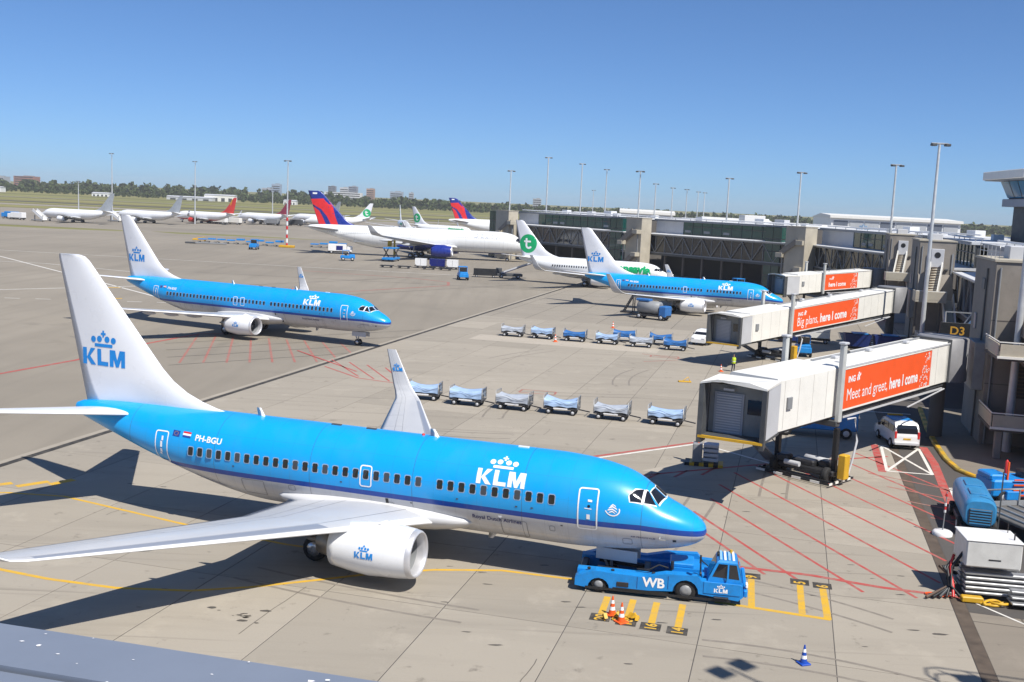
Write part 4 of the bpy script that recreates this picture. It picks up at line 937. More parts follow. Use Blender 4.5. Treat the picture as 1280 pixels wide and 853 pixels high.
    part('cab_sill', MB().box((D2 + .3, 0, zc + .05), (.22, 2 * W2 + .1, .14), 0, m4), YELLOW, t)
    part('cab_roof', MB().loft([[tuple(m4 @ Vector((sx_, sy, zc + H + dz))) for sx_, sy, dz in ((-D2, -W2, 0), (D2 + .35, -W2 - .06, 0), (D2 + .35, -W2 * .5, .22), (D2 + .35, W2 * .5, .22), (D2 + .35, W2 + .06, 0), (-D2, W2, 0))], [tuple(m4 @ Vector((sx_, sy, zc + H + dz + .1))) for sx_, sy, dz in ((-D2, -W2, .04), (D2 + .35, -W2 - .06, 0), (D2 + .35, -W2 * .5, .22), (D2 + .35, W2 * .5, .22), (D2 + .35, W2 + .06, 0), (-D2, W2, .04))]], True, True, smooth=False), CREAM, t)
    for sg in (-1, 1):
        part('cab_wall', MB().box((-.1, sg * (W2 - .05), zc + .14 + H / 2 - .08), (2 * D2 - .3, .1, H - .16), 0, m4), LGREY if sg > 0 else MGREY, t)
        part('canopy_cheek', MB().loft([[tuple(m4 @ Vector(q)) for q in ((D2 - .3, sg * W2, zc - .25), (D2 + .42, sg * (W2 + .08), zc - .3), (D2 + .42, sg * (W2 + .08), zc + H), (D2 - .3, sg * W2, zc + H))], [tuple(m4 @ Vector(q)) for q in ((D2 - .3, sg * (W2 - .22), zc - .25), (D2 + .38, sg * (W2 - .18), zc - .3), (D2 + .38, sg * (W2 - .18), zc + H), (D2 - .3, sg * (W2 - .22), zc + H))]], True, True, smooth=False), DGREY, t)
    part('cab_back_wall', MB().box((.55, 0, zc + H / 2), (.1, 2 * W2 - .3, H - .2), 0, m4), M('cab_interior_grey', (.24, .25, .245), .6), t)
    dr = part('cab_door', MB().box((.64, -.5, zc + 1.28), (.08, 1.65, 2.3), 0, m4), M('shutter_grey', (.34, .36, .40), .45), t)
    for k in range(15): part('shutter_slat', MB().box((.70, -.5, zc + .25 + k * .145), (.05, 1.4, .07), 0, m4), LGREY, dr)
    part('cab_window', MB().box((.62, .98, zc + 1.75), (.06, .9, .8), 0, m4), DARKGLASS, t)
    part('cab_light', MB().box((.8, -.5, zc + H - .32), (.2, .6, .12), 0, m4), LGREY, t)
    part('cab_neck', MB().loft([[(L - .02, -1.55, zf(L)), (L - .02, 1.55, zf(L)), (L - .02, 1.55, zf(L) + 2.8), (L - .02, -1.55, zf(L) + 2.8)], [tuple(m4 @ Vector(q)) for q in ((-.7, -1.5, zc + .1), (-.7, 1.5, zc + .1), (-.7, 1.5, zc + 2.85), (-.7, -1.5, zc + 2.85))]], smooth=False), MGREY, t)
    # service stair on the far side
    part('service_stair', MB().bar((L - 1.5, -2.1, zf(L)), (colx - .5, -2.6, .4), .9, .12).bar((L - 1.5, -1.7, zf(L) + 1), (colx - .5, -2.2, 1.4), .05), STEEL, t)
    return t
b1 = boarding_bridge('cream boarding bridge with orange banner reading Meet and greet, here I come', 31.9, 78.1, 225.5, 25.7, 19.1, 4.75, 3.95, 3.8, ('Meet and greet,', 'here I come', .86), 5.3, 18.45, 17, (.86, .57))
b2 = boarding_bridge('cream boarding bridge with orange banner reading Big plans, here I come', 47.6, 133.6, 222.0, 31.9, 24.8, 4.75, 2.6, 2.4, ('Big plans,', 'here I come', 1.12), 10.4, 24.1, 14, (.4, .3))
b3 = boarding_bridge('cream boarding bridge with small orange banner at the gate of the blue airliner', 60.0, 178.0, 212.0, 19.5, 14.0, 4.9, 3.9, 3.6, ('', 'here I come', .8), 5.6, 13.4, 0, (0, 0))
small = boarding_bridge('pale boarding bridge at the nose of the green roundel airliner', 27.5, 263, 268, 34, 20, 5.2, 3.4, 3.0, ('', '', 1.0), 6, 7.0, 0, (0, 0)) if False else None

PA = R(90 - 14.6)                                 # the stem of the pier
PDIR = Vector((.252, .968))
def pier_wing(label, a, b, depth=22, panel_frac=.2, braces=True, lower=True, zlev=(5.4, 9.8, 10.35, 13.3), pane_w=3.0, upper_mat=None, set_back=3.0):
    a = Vector(a); b = Vector(b); d = b - a; L = d.length
    t = thing('pier_wing', label, 'terminal building', (a.x, a.y, 0), math.atan2(d.y, d.x), 'wings of the pier')
    z1, z2, z3, z4 = zlev
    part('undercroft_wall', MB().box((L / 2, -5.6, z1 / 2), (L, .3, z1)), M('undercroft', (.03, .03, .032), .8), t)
    part('core', MB().box((L / 2, -depth / 2 - 5.8, z4 / 2), (L, depth - .3, z4 - .2)), CONCD, t)
    part('floor_slab', MB().box((L / 2, -2.6, z1 - .25), (L, 5.4, .5)), DGREY, t)
    n = max(1, int(L / 6))
    for i in range(n + 1): part('column', MB().bbox((L * i / n, -.7, (z1 - .5) / 2), (.5, .5, z1 - .52), .05), CONCD, t)
    nb = max(1, int(round(L / pane_w))); w = L / nb
    pl = MB().box((0, 0, 0), (w - .12, .06, z2 - z1 - .5)).mesh('pane', DARKGLASS)
    mu = MB().box((0, 0, 0), (.12, .16, z2 - z1 - .4)).mesh('mullion', MGREY)
    br = MB().bar((-w / 2, .2, -(z2 - z1) / 2 + .2), (w / 2, .2, (z2 - z1) / 2 - .2), .12).mesh('brace', MGREY)
    br2 = MB().bar((-w / 2, .2, (z2 - z1) / 2 - .2), (w / 2, .2, -(z2 - z1) / 2 + .2), .12).mesh('brace', MGREY)
    for i in range(nb):
        x_ = (i + .5) * w; obj('pane', pl, t, (x_, -.3, (z1 + z2) / 2)); obj('mullion', mu, t, (i * w, -.22, (z1 + z2) / 2))
        if braces: obj('brace', br if i % 2 else br2, t, (x_, -.2, (z1 + z2) / 2))
    part('sill_beam', MB().box((L / 2, -.2, z1 + .12), (L, .5, .22)), MGREY, t); part('head_beam', MB().box((L / 2, -.2, z2 - .12), (L, .5, .22)), MGREY, t)
    rf = part('lower_roof', MB().loft([[(x_, .45, z2 + .02), (x_, .45, z2 + .2), (x_, -set_back - 3, z3), (x_, -set_back - 3, z2 + .02)] for x_ in (-.2, L + .2)], True, True, smooth=False), ROOFW, t)
    part('gutter', MB().tube([(-.2, .5, z2 + .18), (L + .2, .5, z2 + .18)], .09, 6), LGREY, rf)
    # upper storey set back: panels then green glazing
    yb = -set_back; h = z4 - z3 + .25
    part('upper_back', MB().box((L / 2, yb - .6, (z3 + z4) / 2 - .1), (L, .4, h)), DGREY, t)
    nu = max(1, int(round(L / pane_w))); wu = L / nu
    up_g = MB().box((0, 0, 0), (wu - .1, .08, h - .35)).mesh('pane', GREENGLASS); up_p = MB().box((0, 0, 0), (wu - .03, .14, h - .1)).mesh('wall_panel', upper_mat or LGREY)
    um = MB().box((0, 0, 0), (.1, .18, h - .3)).mesh('mullion', DGREY)
    bl = MB().box((0, 0, 0), (wu * .6, .05, .55)).mesh('blind', MGREY)
    for i in range(nu):
        x_ = (i + .5) * wu; z_ = (z3 + z4) / 2 - .1
        if i / nu > 1 - panel_frac: obj('wall_panel', up_p, t, (x_, yb - .2, z_))
        else:
            obj('pane', up_g, t, (x_, yb - .3, z_)); obj('mullion', um, t, (i * wu, yb - .25, z_))
            if RNG.random() < .3: obj('blind', bl, t, (x_, yb - .22, z_ - .7))
    panel_frac > .95 or part('transom', MB().box((L * (1 - panel_frac) / 2, yb - .2, (z3 + z4) / 2 + .3), (L * (1 - panel_frac), .2, .1)), DGREY, t)
    ur = part('upper_roof', MB().box((L / 2, yb - depth / 2 + .35, z4 + .12), (L + .4, depth, .34)), ROOFW, t)
    part('fascia', MB().box((L / 2, yb + .42, z4 + .1), (L + .4, .12, .46)), MGREY, t)
    for i in range(int(L / 9)):
        x_ = 4 + 9 * i + RNG.uniform(-2, 2); s_ = RNG.uniform(.8, 2.2)
        part('roof_unit', MB().bbox((x_, yb - RNG.uniform(4, 14), z4 + .3 + s_ * .3), (s_ * 1.4, s_, s_ * .6), .05), LGREY if i % 2 else ROOFW, t)
    for yy in (yb - 1.2, yb - 9): part('roof_pipe', MB().tube([(0, yy, z4 + .75), (L, yy, z4 + .75)], .14, 6), ROOFW, t)
    for i in range(int(L / 5)): part('pipe_support', MB().bar((2 + 5 * i, yb - 1.2, z4 + .28), (2 + 5 * i, yb - 1.2, z4 + .72), .1), MGREY, t)
    return t
T6, T5, T4 = Vector((34.3, 76.0)), Vector((49.8, 131.7)), Vector((60.6, 173.4))
T3, T2, T1 = Vector((58.5, 228.0)), Vector((28.0, 267.0)), Vector((-4.0, 309.0))
OUT = Vector((-PDIR.y, PDIR.x))
off = lambda P, k, s=0.0: P - OUT * k + PDIR * s
pier_wing('wing of the pier with grey wall panels between the two nearest stair towers', off(T6, 4.6, 9.2), off(T5, 4.6, -.3), panel_frac=1.01, braces=True)
pier_wing('wing of the pier between the orange bannered bridges, grey panels beside a tower', off(T5, 4.6, 9.2), off(T4, 4.6, -.3), panel_frac=.3)
pier_wing('dark glazed wing of the pier behind the smallest orange banner', off(T4, 4.6, 9.2), (T3.x + 3.4, T3.y - 1.2), panel_frac=.4)
pier_wing('long glazed wing of the pier behind the parked blue airliner', (T3.x - .8, T3.y + .8), (T2.x + 4, T2.y - 4.6), panel_frac=.25)
pier_wing('long glazed wing of the pier behind the green roundel airliner', (T2.x - 1.0, T2.y + 1.4), (T1.x + 2, T1.y - 2.6), panel_frac=.25)
def stair_tower(label, P, ang, w=4.2, dep=9.0, H=13.6, mirror=1, stair=True, mat=CONC, glassy=False, lower_flight=True):
    """local x runs along the pier away from the camera, local y points out to the apron"""
    t = thing('stair_tower', label, 'stair tower', (P.x, P.y, 0), ang, 'stair towers of the pier')
    part('tower_wall', MB().bbox((dep / 2, -w / 2, H / 2), (dep, w, H), .04), mat, t)
    part('coping', MB().box((dep / 2, -w / 2, H + .08), (dep + .2, w + .2, .16)), CONC2, t)
    for z_ in (4.6, 9.2): part('panel_joint', MB().box((-.012, -w / 2, z_), (.02, w - .02, .05)), CONCD, t)
    if stair:
        zd = 10.4
        dr = part('door_unit', MB().bbox((-.25, -2.1, zd + 1.15), (.5, 1.5, 2.3), .04), LGREY, t)
        part('porthole', MB().lathe([(-.03, .36), (.0, .36)], (-.5, -2.1, zd + 1.55), 'x', 18), BLACK, dr)
        lz = 6.7; lx0, lx1 = -6.2, -3.0
        fl = part('stair_flight', MB().bar((-.4, -2.1, zd - .1), (lx1, -1.4, lz), 1.0, .14), CONC2, t)
        for k in range(12):
            q = k / 12; part('step', MB().box((-.4 + (lx1 + .4) * q, -2.1 + .7 * q, zd + .05 + (lz - zd) * q), (.28, 1.1, .06)), M('step_brown', (.16, .11, .08), .7), fl)
        for dy in (-.68, .68): part('balustrade', MB().bar((-.4, -2.1 + dy, zd + .42), (lx1 - .2, -1.4 + dy, lz + .42), .1, 1.0), CREAM, t)
        ld = part('landing', MB().bbox(((lx0 + lx1) / 2, -1.1, lz - .1), (lx1 - lx0, 3.5, .25), .03), CONC2, t)
        part('parapet', MB().bbox((lx0 + .06, -1.1, lz + .55), (.12, 3.5, 1.05), .02), CREAM if False else CONC2, ld)
        for dy in (-1.7, 1.7): part('parapet', MB().bbox(((lx0 + lx1) / 2, -1.1 + dy, lz + .55), (lx1 - lx0 - .26, .1, 1.05), .02), CONC2, ld)
        part('landing_rail', MB().bar((lx0 + .06, -2.8, lz + 1.12), (lx0 + .06, .6, lz + 1.12), .08), CREAM, ld)
        for yy in (-2.4, .3): part('landing_post', MB().bar((lx0 + 1.5, yy, 0.0), (lx0 + 1.5, yy, lz - .25), .22), CONCD, t)
        if lower_flight:
            f2 = part('stair_flight', MB().bar((lx1 - .2, -3.3, lz - .1), (lx0 - 1.5, -3.4, 2.6), 1.0, .14), CONC2, t)
            for dy in (-.6, .6): part('balustrade', MB().bar((lx1 - .2, -3.3 + dy, lz + .5), (lx0 - 1.5, -3.4 + dy, 3.2), .08, .9), WHITE, f2)
            part('ground_box', MB().bbox((-5.2, -1.8, 1.4), (4.5, 3.6, 2.8), .04), M('grey_cladding', (.34, .35, .38), .5, var=.06), t)
        part('gusset', MB().loft([[(-.01, -.1, 9.6), (-.01, -w + .1, 9.6), (-2.2, -w + .1, 6.4), (-2.2, -.1, 6.4)], [(-.01, -.1, 0.1), (-.01, -w + .1, 0.1), (-2.2, -w + .1, 0.1), (-2.2, -.1, 0.1)]], True, True, smooth=False), mat, t)
    return t
stair_tower('brown concrete stair tower beside the D3 gate sign, porthole door above its stair', T5, PA)
stair_tower('brown concrete stair tower behind the Big plans bridge, with porthole door', T4, PA)
near_tower = stair_tower('concrete tower wall with two balconies and steel stair above the kerbed pavement', T6, PA, H=13.4, stair=False, dep=8.5)
for zz, yy in ((7.15, .5), (2.3, .55)):
    bal = part('balcony', MB().bbox((-2.6, -3.6, zz - .1), (5.2, 7.6, .22), .03), CONCD, near_tower)
    for k in range(3): part('balcony_panel', MB().bbox((-5.15, -6.1 + k * 2.5, zz + .5), (.1, 2.4, .85), .02), CONC2, bal)
    part('balcony_panel', MB().bbox((-2.6, .18, zz + .5), (4.9, .1, .85), .02), CONC2, bal)
    part('rail', MB().bar((-5.2, -7.3, zz + 1.05), (-5.2, .2, zz + 1.05), .07).bar((-5.2, .2, zz + 1.05), (0, .2, zz + 1.05), .07).bar((-5.24, -7.3, zz + .02), (-5.24, .25, zz + .02), .1, .16), CREAM, bal)
sf = part('stair_flight', MB().bar((-4.0, -1.4, 7.0), (-3.0, -6.0, 2.6), 1.1, .12), CONCD, near_tower)
for k in range(14):
    q = k / 13; part('step', MB().box((-4.0 + q, -1.4 - 4.6 * q, 7.12 - 4.4 * q), (1.1, .25, .05)), DGREY, sf)
for dx in (-.6, .6): part('balustrade', MB().bar((-4.0 + dx, -1.4, 7.9), (-3.0 + dx, -6.0, 3.5), .06, .06).bar((-4.0 + dx, -1.4, 7.15), (-3.0 + dx, -6.0, 2.75), .06, .25), CREAM, sf)
part('louvre_door', MB().box((-.06, -3.2, 5.0), (.08, 2.6, 2.6)), M('louvre_brown', (.05, .042, .035), .6), near_tower)
for k in range(9): part('louvre', MB().box((-.12, -3.2, 3.9 + k * .27), (.06, 2.5, .1)), BROWN, near_tower)
part('shade_cowl', MB().loft([[(-3.6, -1.6, 8.4), (-.2, -1.6, 8.4), (-.2, -5.4, 8.4), (-3.6, -5.4, 8.4)], [(-1.4, -1.9, 10.1), (-.2, -1.9, 10.5), (-.2, -5.2, 10.5), (-1.4, -5.2, 10.1)]], True, True, smooth=False), BROWN, near_tower)
for yy in (-.4, -7.0): part('balcony_post', MB().bbox((-4.8, yy, 1.15), (.45, .45, 1.98), .04), CONC, near_tower)
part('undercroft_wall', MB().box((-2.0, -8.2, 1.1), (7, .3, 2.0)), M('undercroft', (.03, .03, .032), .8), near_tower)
for dx, dz in ((-1, 1.8), (-1, 1.2), (.2, 1.3)): part('wall_cabinet', MB().bbox((-4.4 + dx, -8.0, dz), (.9, .25, .45), .02), MGREY, near_tower)
AA = math.atan2(T2.y - T3.y, T2.x - T3.x)
stair_tower('pale concrete stair tower at the bend of the pier with zigzag stair', T3 + Vector((1.2, -1.0)), AA + math.pi, w=4.0, dep=5, mat=CONC2, stair=False)
stair_tower('pale concrete stair tower above the green lettered airliner', T2 + Vector((1.5, -2.2)), AA + math.pi, w=3.4, dep=5.4, mat=CONC2, stair=False)
stair_tower('pale concrete stair tower at the far end of the pier', T1 + Vector((.5, -1.0)), AA + math.pi, w=3.4, dep=6, mat=CONC2, stair=False)
for P, lb in ((T3 + Vector((-2.6, -2.4)), 'zigzag outside stair of beige panels at the bend of the pier'), (T2 + Vector((-2.2, -4.2)), 'zigzag outside stair of beige panels above the green lettered airliner'), (T1 + Vector((-1.0, -5.0)), 'zigzag outside stair of beige panels at the far end of the pier')):
    t = thing('outside_stair', lb, 'staircase', (P.x, P.y, 0), AA + math.pi, 'zigzag stairs of the pier')
    for k, (xa, za, xb, zb) in enumerate(((4.5, 10.2, .4, 7.4), (.4, 7.2, 4.8, 4.6), (4.8, 4.4, .6, 1.2))):
        for dy in (-.6, .6): part('balustrade', MB().bar((xa, dy + 1.4 * (k % 2), za + .5), (xb, dy + 1.4 * (k % 2), zb + .5), .1, 1.05), M('stair_brown_grey', (.22, .195, .165), .7), t)
    for xa, za in ((.2, 7.2), (5, 4.5), (5.2, 10)): part('landing', MB().bbox((xa, .7, za + .35), (1.7, 3.0, .95), .03), CONC2, t)
    for xa in (0.1, 5.0): part('landing_post', MB().bar((xa, .7, 0), (xa, .7, 9.6 if xa > 4 else 6.9), .25), MGREY, t)
# glazed head-house left of each pale tower
for P, lb in ((T3, 'tall green glass stair enclosure at the bend of the pier'), (T2, 'tall green glass stair enclosure in the middle of the far pier'), (T1, 'tall green glass stair enclosure at the end of the pier')):
    Q = P + Vector((math.cos(AA), math.sin(AA))) * 2.4 + Vector((-.76, -.62)) * .4
    t = thing('glass_stairwell', lb, 'glass stairwell', (Q.x, Q.y, 0), AA, 'green glass stairwells')
    part('frame', MB().box((2.2, -2.4, 6.7), (4.2, 4.0, 13.3)), DGREY, t)
    for i in range(2):
        for j in range(5): part('pane', MB().box((1.15 + 2.1 * i, -.35, 1.4 + 2.65 * j), (1.95, .1, 2.45)), GREENGLASS, t); part('pane', MB().box((.06, -1.4 - 2 * i, 1.4 + 2.65 * j), (.1, 1.85, 2.45)), GREENGLASS, t); part('pane', MB().box((4.34, -1.4 - 2 * i, 1.4 + 2.65 * j), (.1, 1.85, 2.45)), GREENGLASS, t)
# gate sign
gs = thing('gate_sign', 'black gate sign reading D3 in yellow under the pier', 'sign', (38.3, 90.5, 0), PA)
part('sign_board', MB().bbox((0, 0, 6.9), (.2, 3.2, 1.25), .03), BLACK, gs)
part('sign_bracket', MB().bar((0, -1.2, 7.5), (.3, -1.2, 8.4), .08).bar((0, 1.2, 7.5), (.3, 1.2, 8.4), .08).bar((.3, 1.2, 8.4), (.3, -5.0, 8.4), .1).bar((.2, .9, 0), (.2, .9, 6.3), .14), MGREY, gs)
decal('lettering', text2d('D3', 1.0, .02, 'CENTER'), lambda px, py: Vector((-.115, -px + .2, 6.5 + py)), M('sign_yellow', (.55, .30, .04), .5), gs)
# fixed link from the rotunda of the near bridge into the pier
lk = thing('link_corridor', 'grey fixed corridor joining the Meet and greet bridge to the pier', 'corridor', (31.9, 78.1, 0), PA)
part('corridor_wall', MB().bbox((1.0, -4.2, 5.7), (3.4, 4.2, 3.5), .04), MGREY, lk); part('corridor_support', MB().bbox((1.0, -4.4, 2.0), (1.2, 1.2, 3.9), .04), CONCD, lk); part('corridor_panel', MB().bbox((-.78, -4.2, 5.6), (.1, 1.8, 2.6), .02), LGREY, lk)
lk2 = thing('link_corridor', 'grey fixed corridor joining the Big plans bridge to the pier', 'corridor', (47.6, 133.6, 0), PA)
part('corridor_wall', MB().bbox((1.0, -4.2, 5.7), (3.4, 4.2, 3.5), .04), MGREY, lk2); part('corridor_support', MB().bbox((1.0, -4.4, 2.0), (1.2, 1.2, 3.9), .04), CONCD, lk2)
# raking glazed canopy of frames between the two towers
rc = thing('raking_frames', 'row of raking steel frames with pale rafter ends beside the nearest tower', 'canopy', (T6.x, T6.y, 0), PA)
for k in range(6):
    x_ = 11.5 + k * 3.0
    part('frame_leg', MB().bar((x_, -4.4, 9.6), (x_ - .4, -.8, 4.2), .22, .34), MGREY, rc); part('rafter_end', MB().bar((x_, -4.6, 9.9), (x_ - .1, -3.5, 8.6), .26, .5), LGREY, rc)
    if k < 5: part('pane', MB().add([(x_ + .2, -4.3, 9.4), (x_ + 2.8, -4.3, 9.4), (x_ + 2.4, -.8, 4.3), (x_ - .2, -.8, 4.3)], [(0, 1, 2, 3)]), DARKGLASS, rc)
part('ridge_beam', MB().bar((11, -4.5, 10.0), (27, -4.5, 10.0), .4, .3), LGREY, rc); part('base_beam', MB().bar((11, -.7, 4.2), (27, -.7, 4.2), .3), DGREY, rc)

# ---------------------------------------------------------------- light masts
def mast(label, x, y, h, heads=2, r=.2, stripe=False, grp='apron light masts'):
    t = thing('light_mast', label, 'light mast', (x, y, 0), RNG.uniform(-.4, .4), grp)
    part('pole', MB().lathe([(0, r * 1.5), (h * .5, r * 1.1), (h, r * .7)], (0, 0, 0), 'z', 10), M('mast_grey', (.55, .57, .58), .45, .2), t)
    hd = part('lamp_head', MB().bbox((0, 0, h), (2.0, .3, .2), .04), STEEL, t)
    for k in range(heads): part('floodlight', MB().bbox((-.8 + 1.6 * k / max(1, heads - 1), -.35, h - .15), (.6, .7, .3), .05), DGREY, hd)
    if stripe:
        for k in range(7): part('painted_band', MB().lathe([(0, r * 1.56), (1.0, r * 1.54)], (0, 0, .3 + 1.25 * k), 'z', 10), (REDP, WHITE)[k % 2], t)
        part('barrier_base', MB().bbox((0, 0, .35), (4.5, 1.6, .7), .1), YELLOW, t)
    return t
mast('tall mast with red and white bands on yellow base beside the blue carts', -67.3, 312.0, 25.2, stripe=True)
for i, (x, y, h, lb) in enumerate(((48.6, 125.4, 25, 'tall grey light mast in front of the stair tower by the D3 sign'), (62.2, 178.0, 25, 'light mast in front of the stair tower behind the Big plans bridge'), (59.3, 226.5, 25, 'light mast at the bend of the pier'), (29.6, 262.8, 25, 'light mast by the zigzag stair above the green lettered airliner'), (-2.4, 306.5, 25, 'light mast at the end of the pier by the long white airliner'), (29.4, 62.4, 0, ''))):
    if h: mast(lb, x, y, h)
mast('pale lamp pole standing in front of the tower wall above the balconies', 35.25, 73.6, 26.0)
for x, y, h, lb in ((8.6, 325, 30, 'tall light mast behind the pier, the tallest over the green glass'), (21.1, 363, 30, 'tall light mast on the far side of the pier roof'), (33.1, 407, 30, 'slim light mast beyond the pier roof, tallest of the thin ones'), (49.5, 388, 25, 'slim light mast beyond the pier roof'), (64, 446, 25, 'slim light mast beyond the pier roof'), (73.3, 467, 25, 'slim light mast beyond the pier roof'), (86.1, 514, 25, 'slim light mast beyond the pier roof'), (92, 530, 25, 'slim light mast beyond the pier roof'), (42.9, 614, 25, 'slim light mast beyond the pier roof'), (56.0, 286.5, 25, 'light mast rising behind the glazed wing of the blue airliner'), (-184.7, 486, 30, 'faint light mast above the grey tailed airliners'), (-146, 483, 28, 'slim light mast above the red tailed airliner'), (-214, 520, 17, 'short mast behind the first grey tailed airliner'), (-124, 540, 18, 'short mast behind the red and white tail')):
    mast(lb, x, y, h, r=.22)

# head block of the pier, right of the nearest tower: shades the pavement under the balconies
hb = thing('pier_head_block', 'concrete head block of the pier beside the balconies', 'terminal building', (36.2, 63.0, 0), PA)
part('wall', MB().box((6, -12, 6.9), (12, 23.6, 12.6)), CONCD, hb); part('parapet', MB().box((6, -12, 13.3), (12.3, 24, .3)), CONC2, hb); part('column', MB().box((1, -.8, .4), (.6, .6, .6)), CONC, hb)
for k in range(6): part('window_pane', MB().box((-.05, -2.6 - 3.6 * k, 9.5), (.1, 2.8, 2.2)), DARKGLASS, hb); part('window_pane', MB().box((-.05, -2.6 - 3.6 * k, 4.5), (.1, 2.8, 2.2)), DARKGLASS, hb)
# cable trays, downpipes, vents and lamps on the tower faces
for T_, lbl in ((T5, 'T5'), (T4, 'T4'), (T6, 'T6')):
    root = [o for o in bpy.data.objects if o.name.startswith('stair_tower') and o.parent is None and (Vector(o.location[:2]) - T_).length < .1][0]
    part('downpipe', MB().tube([(-.1, -.35, .2), (-.1, -.35, 13.0)], .07, 6), MGREY, root); part('downpipe', MB().tube([(2.5, .1, .2), (2.5, .1, 12.8)], .07, 6), DGREY, root)
    part('cable_tray', MB().bar((-.1, -3.9, 1), (-.1, -3.9, 12.2), .18, .06), MGREY, root)
    part('wall_lamp', MB().bbox((-.15, -3.3, 10.2), (.25, .4, .2), .03), DGREY, root); part('wall_vent', MB().bbox((4, .05, 11.6), (1.2, .1, .8), .02), DGREY, root); part('wall_vent', MB().bbox((6.2, .05, 8.6), (.9, .1, 1.2), .02), MGREY, root)
    part('roof_plant', MB().bbox((4.5, -2.2, 14.0), (2.2, 1.6, 1.0), .05), LGREY, root); part('roof_rail', MB().tube([(.2, -.2, 13.5), (.2, -.2, 14.5), (8.6, -.2, 14.5), (8.6, -.2, 13.5)], .035, 5).tube([(.2, -.2, 14.0), (8.6, -.2, 14.0)], .03, 5), STEEL, root)
    for q in range(1, 5): part('roof_rail', MB().bar((.2 + 1.68 * q, -.2, 13.5), (.2 + 1.68 * q, -.2, 14.5), .05), STEEL, root)
# panel seams, bolts and roof junction boxes on the boarding bridges
for B_, L_, c_, z0_, z1_ in ((b1, 25.7, 19.1, 4.75, 3.95), (b2, 31.9, 24.8, 4.75, 2.6), (b3, 19.5, 14.0, 4.9, 3.9)):
    zf_ = lambda s: z0_ + (z1_ - z0_) * s / L_
    for q in range(int(L_ / 1.6)):
        s_ = 2.6 + 1.6 * q
        if s_ > L_ - .3: break
        hw, hh = (1.425, 2.72) if s_ < c_ - .6 else (1.625, 2.8)
        part('panel_seam', MB().box((s_, hw + .004, zf_(s_) + hh / 2), (.03, .012, hh)), M('seam_cream', (.60, .585, .54), .6), B_)
    part('roof_conduit', MB().tube([(2.6, -.7, zf_(2.6) + 2.95), (c_ - 1, -.7, zf_(c_ - 1) + 2.95)], .05, 6), MGREY, B_)
    part('roof_lamp', MB().bar((c_ - 2.2, .9, zf_(c_) + 3.0), (c_ - 2.2, .9, zf_(c_) + 3.6), .05).bbox((c_ - 2.2, 1.0, zf_(c_) + 3.65), (.3, .4, .15), .03), DGREY, B_)
    part('junction_box', MB().bbox((L_ - 1.2, 1.68, zf_(L_) + 1.5), (.5, .12, .7), .02), MGREY, B_)
# ================================================================ ground equipment
KD = Vector((math.cos(TH), -math.sin(TH)))
def wheel(name, parent, x, y, r, w, hub=LGREY):
    t = part(name, MB().lathe([(-w / 2, r * .6), (-w / 2, r * .9), (-w * .3, r), (w * .3, r), (w / 2, r * .9), (w / 2, r * .6)], (x, y, r), 'y', 16), RUBBER, parent)
    part('hub', MB().lathe([(-w * .52, r * .12), (-w * .52, r * .55), (w * .52, r * .55), (w * .52, r * .12)], (x, y, r), 'y', 12), hub, t); return t
# ---- tow tug under the near aircraft's nose: local x forward, y to its left
tug = thing('tow_tug', 'low blue tow tug marked WB cradling the nose wheel of the airliner', 'tug', (6.75, 43.95, 0), R(-9.5))
def arch(cx, r, cz): return [(cx + r * math.cos(q), cz + r * math.sin(q)) for q in np.linspace(math.pi, 0, 9)]
top = [(3.5, .45), (3.45, .9), (1.78, .95), (1.6, 1.16), (.3, 1.10), (-.6, .88), (-2.0, .92), (-2.6, .96), (-3.3, .72), (-3.45, .6), (-3.45, .26)]
side = top + arch(-2.45, .46, .2) + arch(1.15, .53, .4) + [(3.3, .26)]
for sg in (-1, 1):
    y0, y1 = sg * 1.6, sg * .72
    part('chassis_side', MB().loft([[(x_, y0, z_) for x_, z_ in side], [(x_, y0 - sg * .05, z_) for x_, z_ in side], [(x_, sg * 1.2, z_ + (.02 if z_ > .5 else 0)) for x_, z_ in side]], True, True, smooth=False), GSEBLUE, tug)
    part('inner_sponson', MB().loft([[(-3.4, sg * 1.19, z_), (1.6, sg * 1.19, z_), (1.6, y1, z_), (-3.4, y1, z_)] for z_ in (.28, .84)], True, True, smooth=False), GSEBLUE, tug)
    for x_, r in ((-2.45, .34), (1.15, .45)): wheel('tyre', tug, x_, sg * 1.38, r, .3, MGREY)
    part('skirt_line', MB().box((-.7, sg * 1.605, .3), (2.3, .02, .05)), BLACK, tug); part('tool_box', MB().bbox((-1.45, sg * 1.6, .48), (.5, .06, .2), .02), DMETAL, tug)
    part('panel_seam', MB().box((-.85, sg * 1.603, .62), (.02, .01, .5)), DKBLUE, tug); part('panel_seam', MB().box((.42, sg * 1.603, .75), (.02, .01, .55)), DKBLUE, tug)
part('front_deck', MB().loft([[(.55, -.71, z_), (.55, .71, z_), (1.7, .71, z_), (1.7, -.71, z_)] for z_ in (.35, 1.12)], True, True, smooth=False).box((2.6, 0, .6), (1.6, 1.42, .6)), GSEBLUE, tug)
part('cradle_floor', MB().box((-1.4, 0, .2), (3.8, 1.4, .1)), DMETAL, tug)
part('cradle_gate', MB().bbox((-3.2, 0, .5), (.3, 1.4, .5), .05), DMETAL, tug)
part('cradle_arm', MB().bar((-2.6, -.6, .75), (-.4, -.5, .6), .18).bar((-2.6, .6, .75), (-.4, .5, .6), .18).bar((-.5, -.6, .7), (-.5, .6, .7), .25), DMETAL, tug)
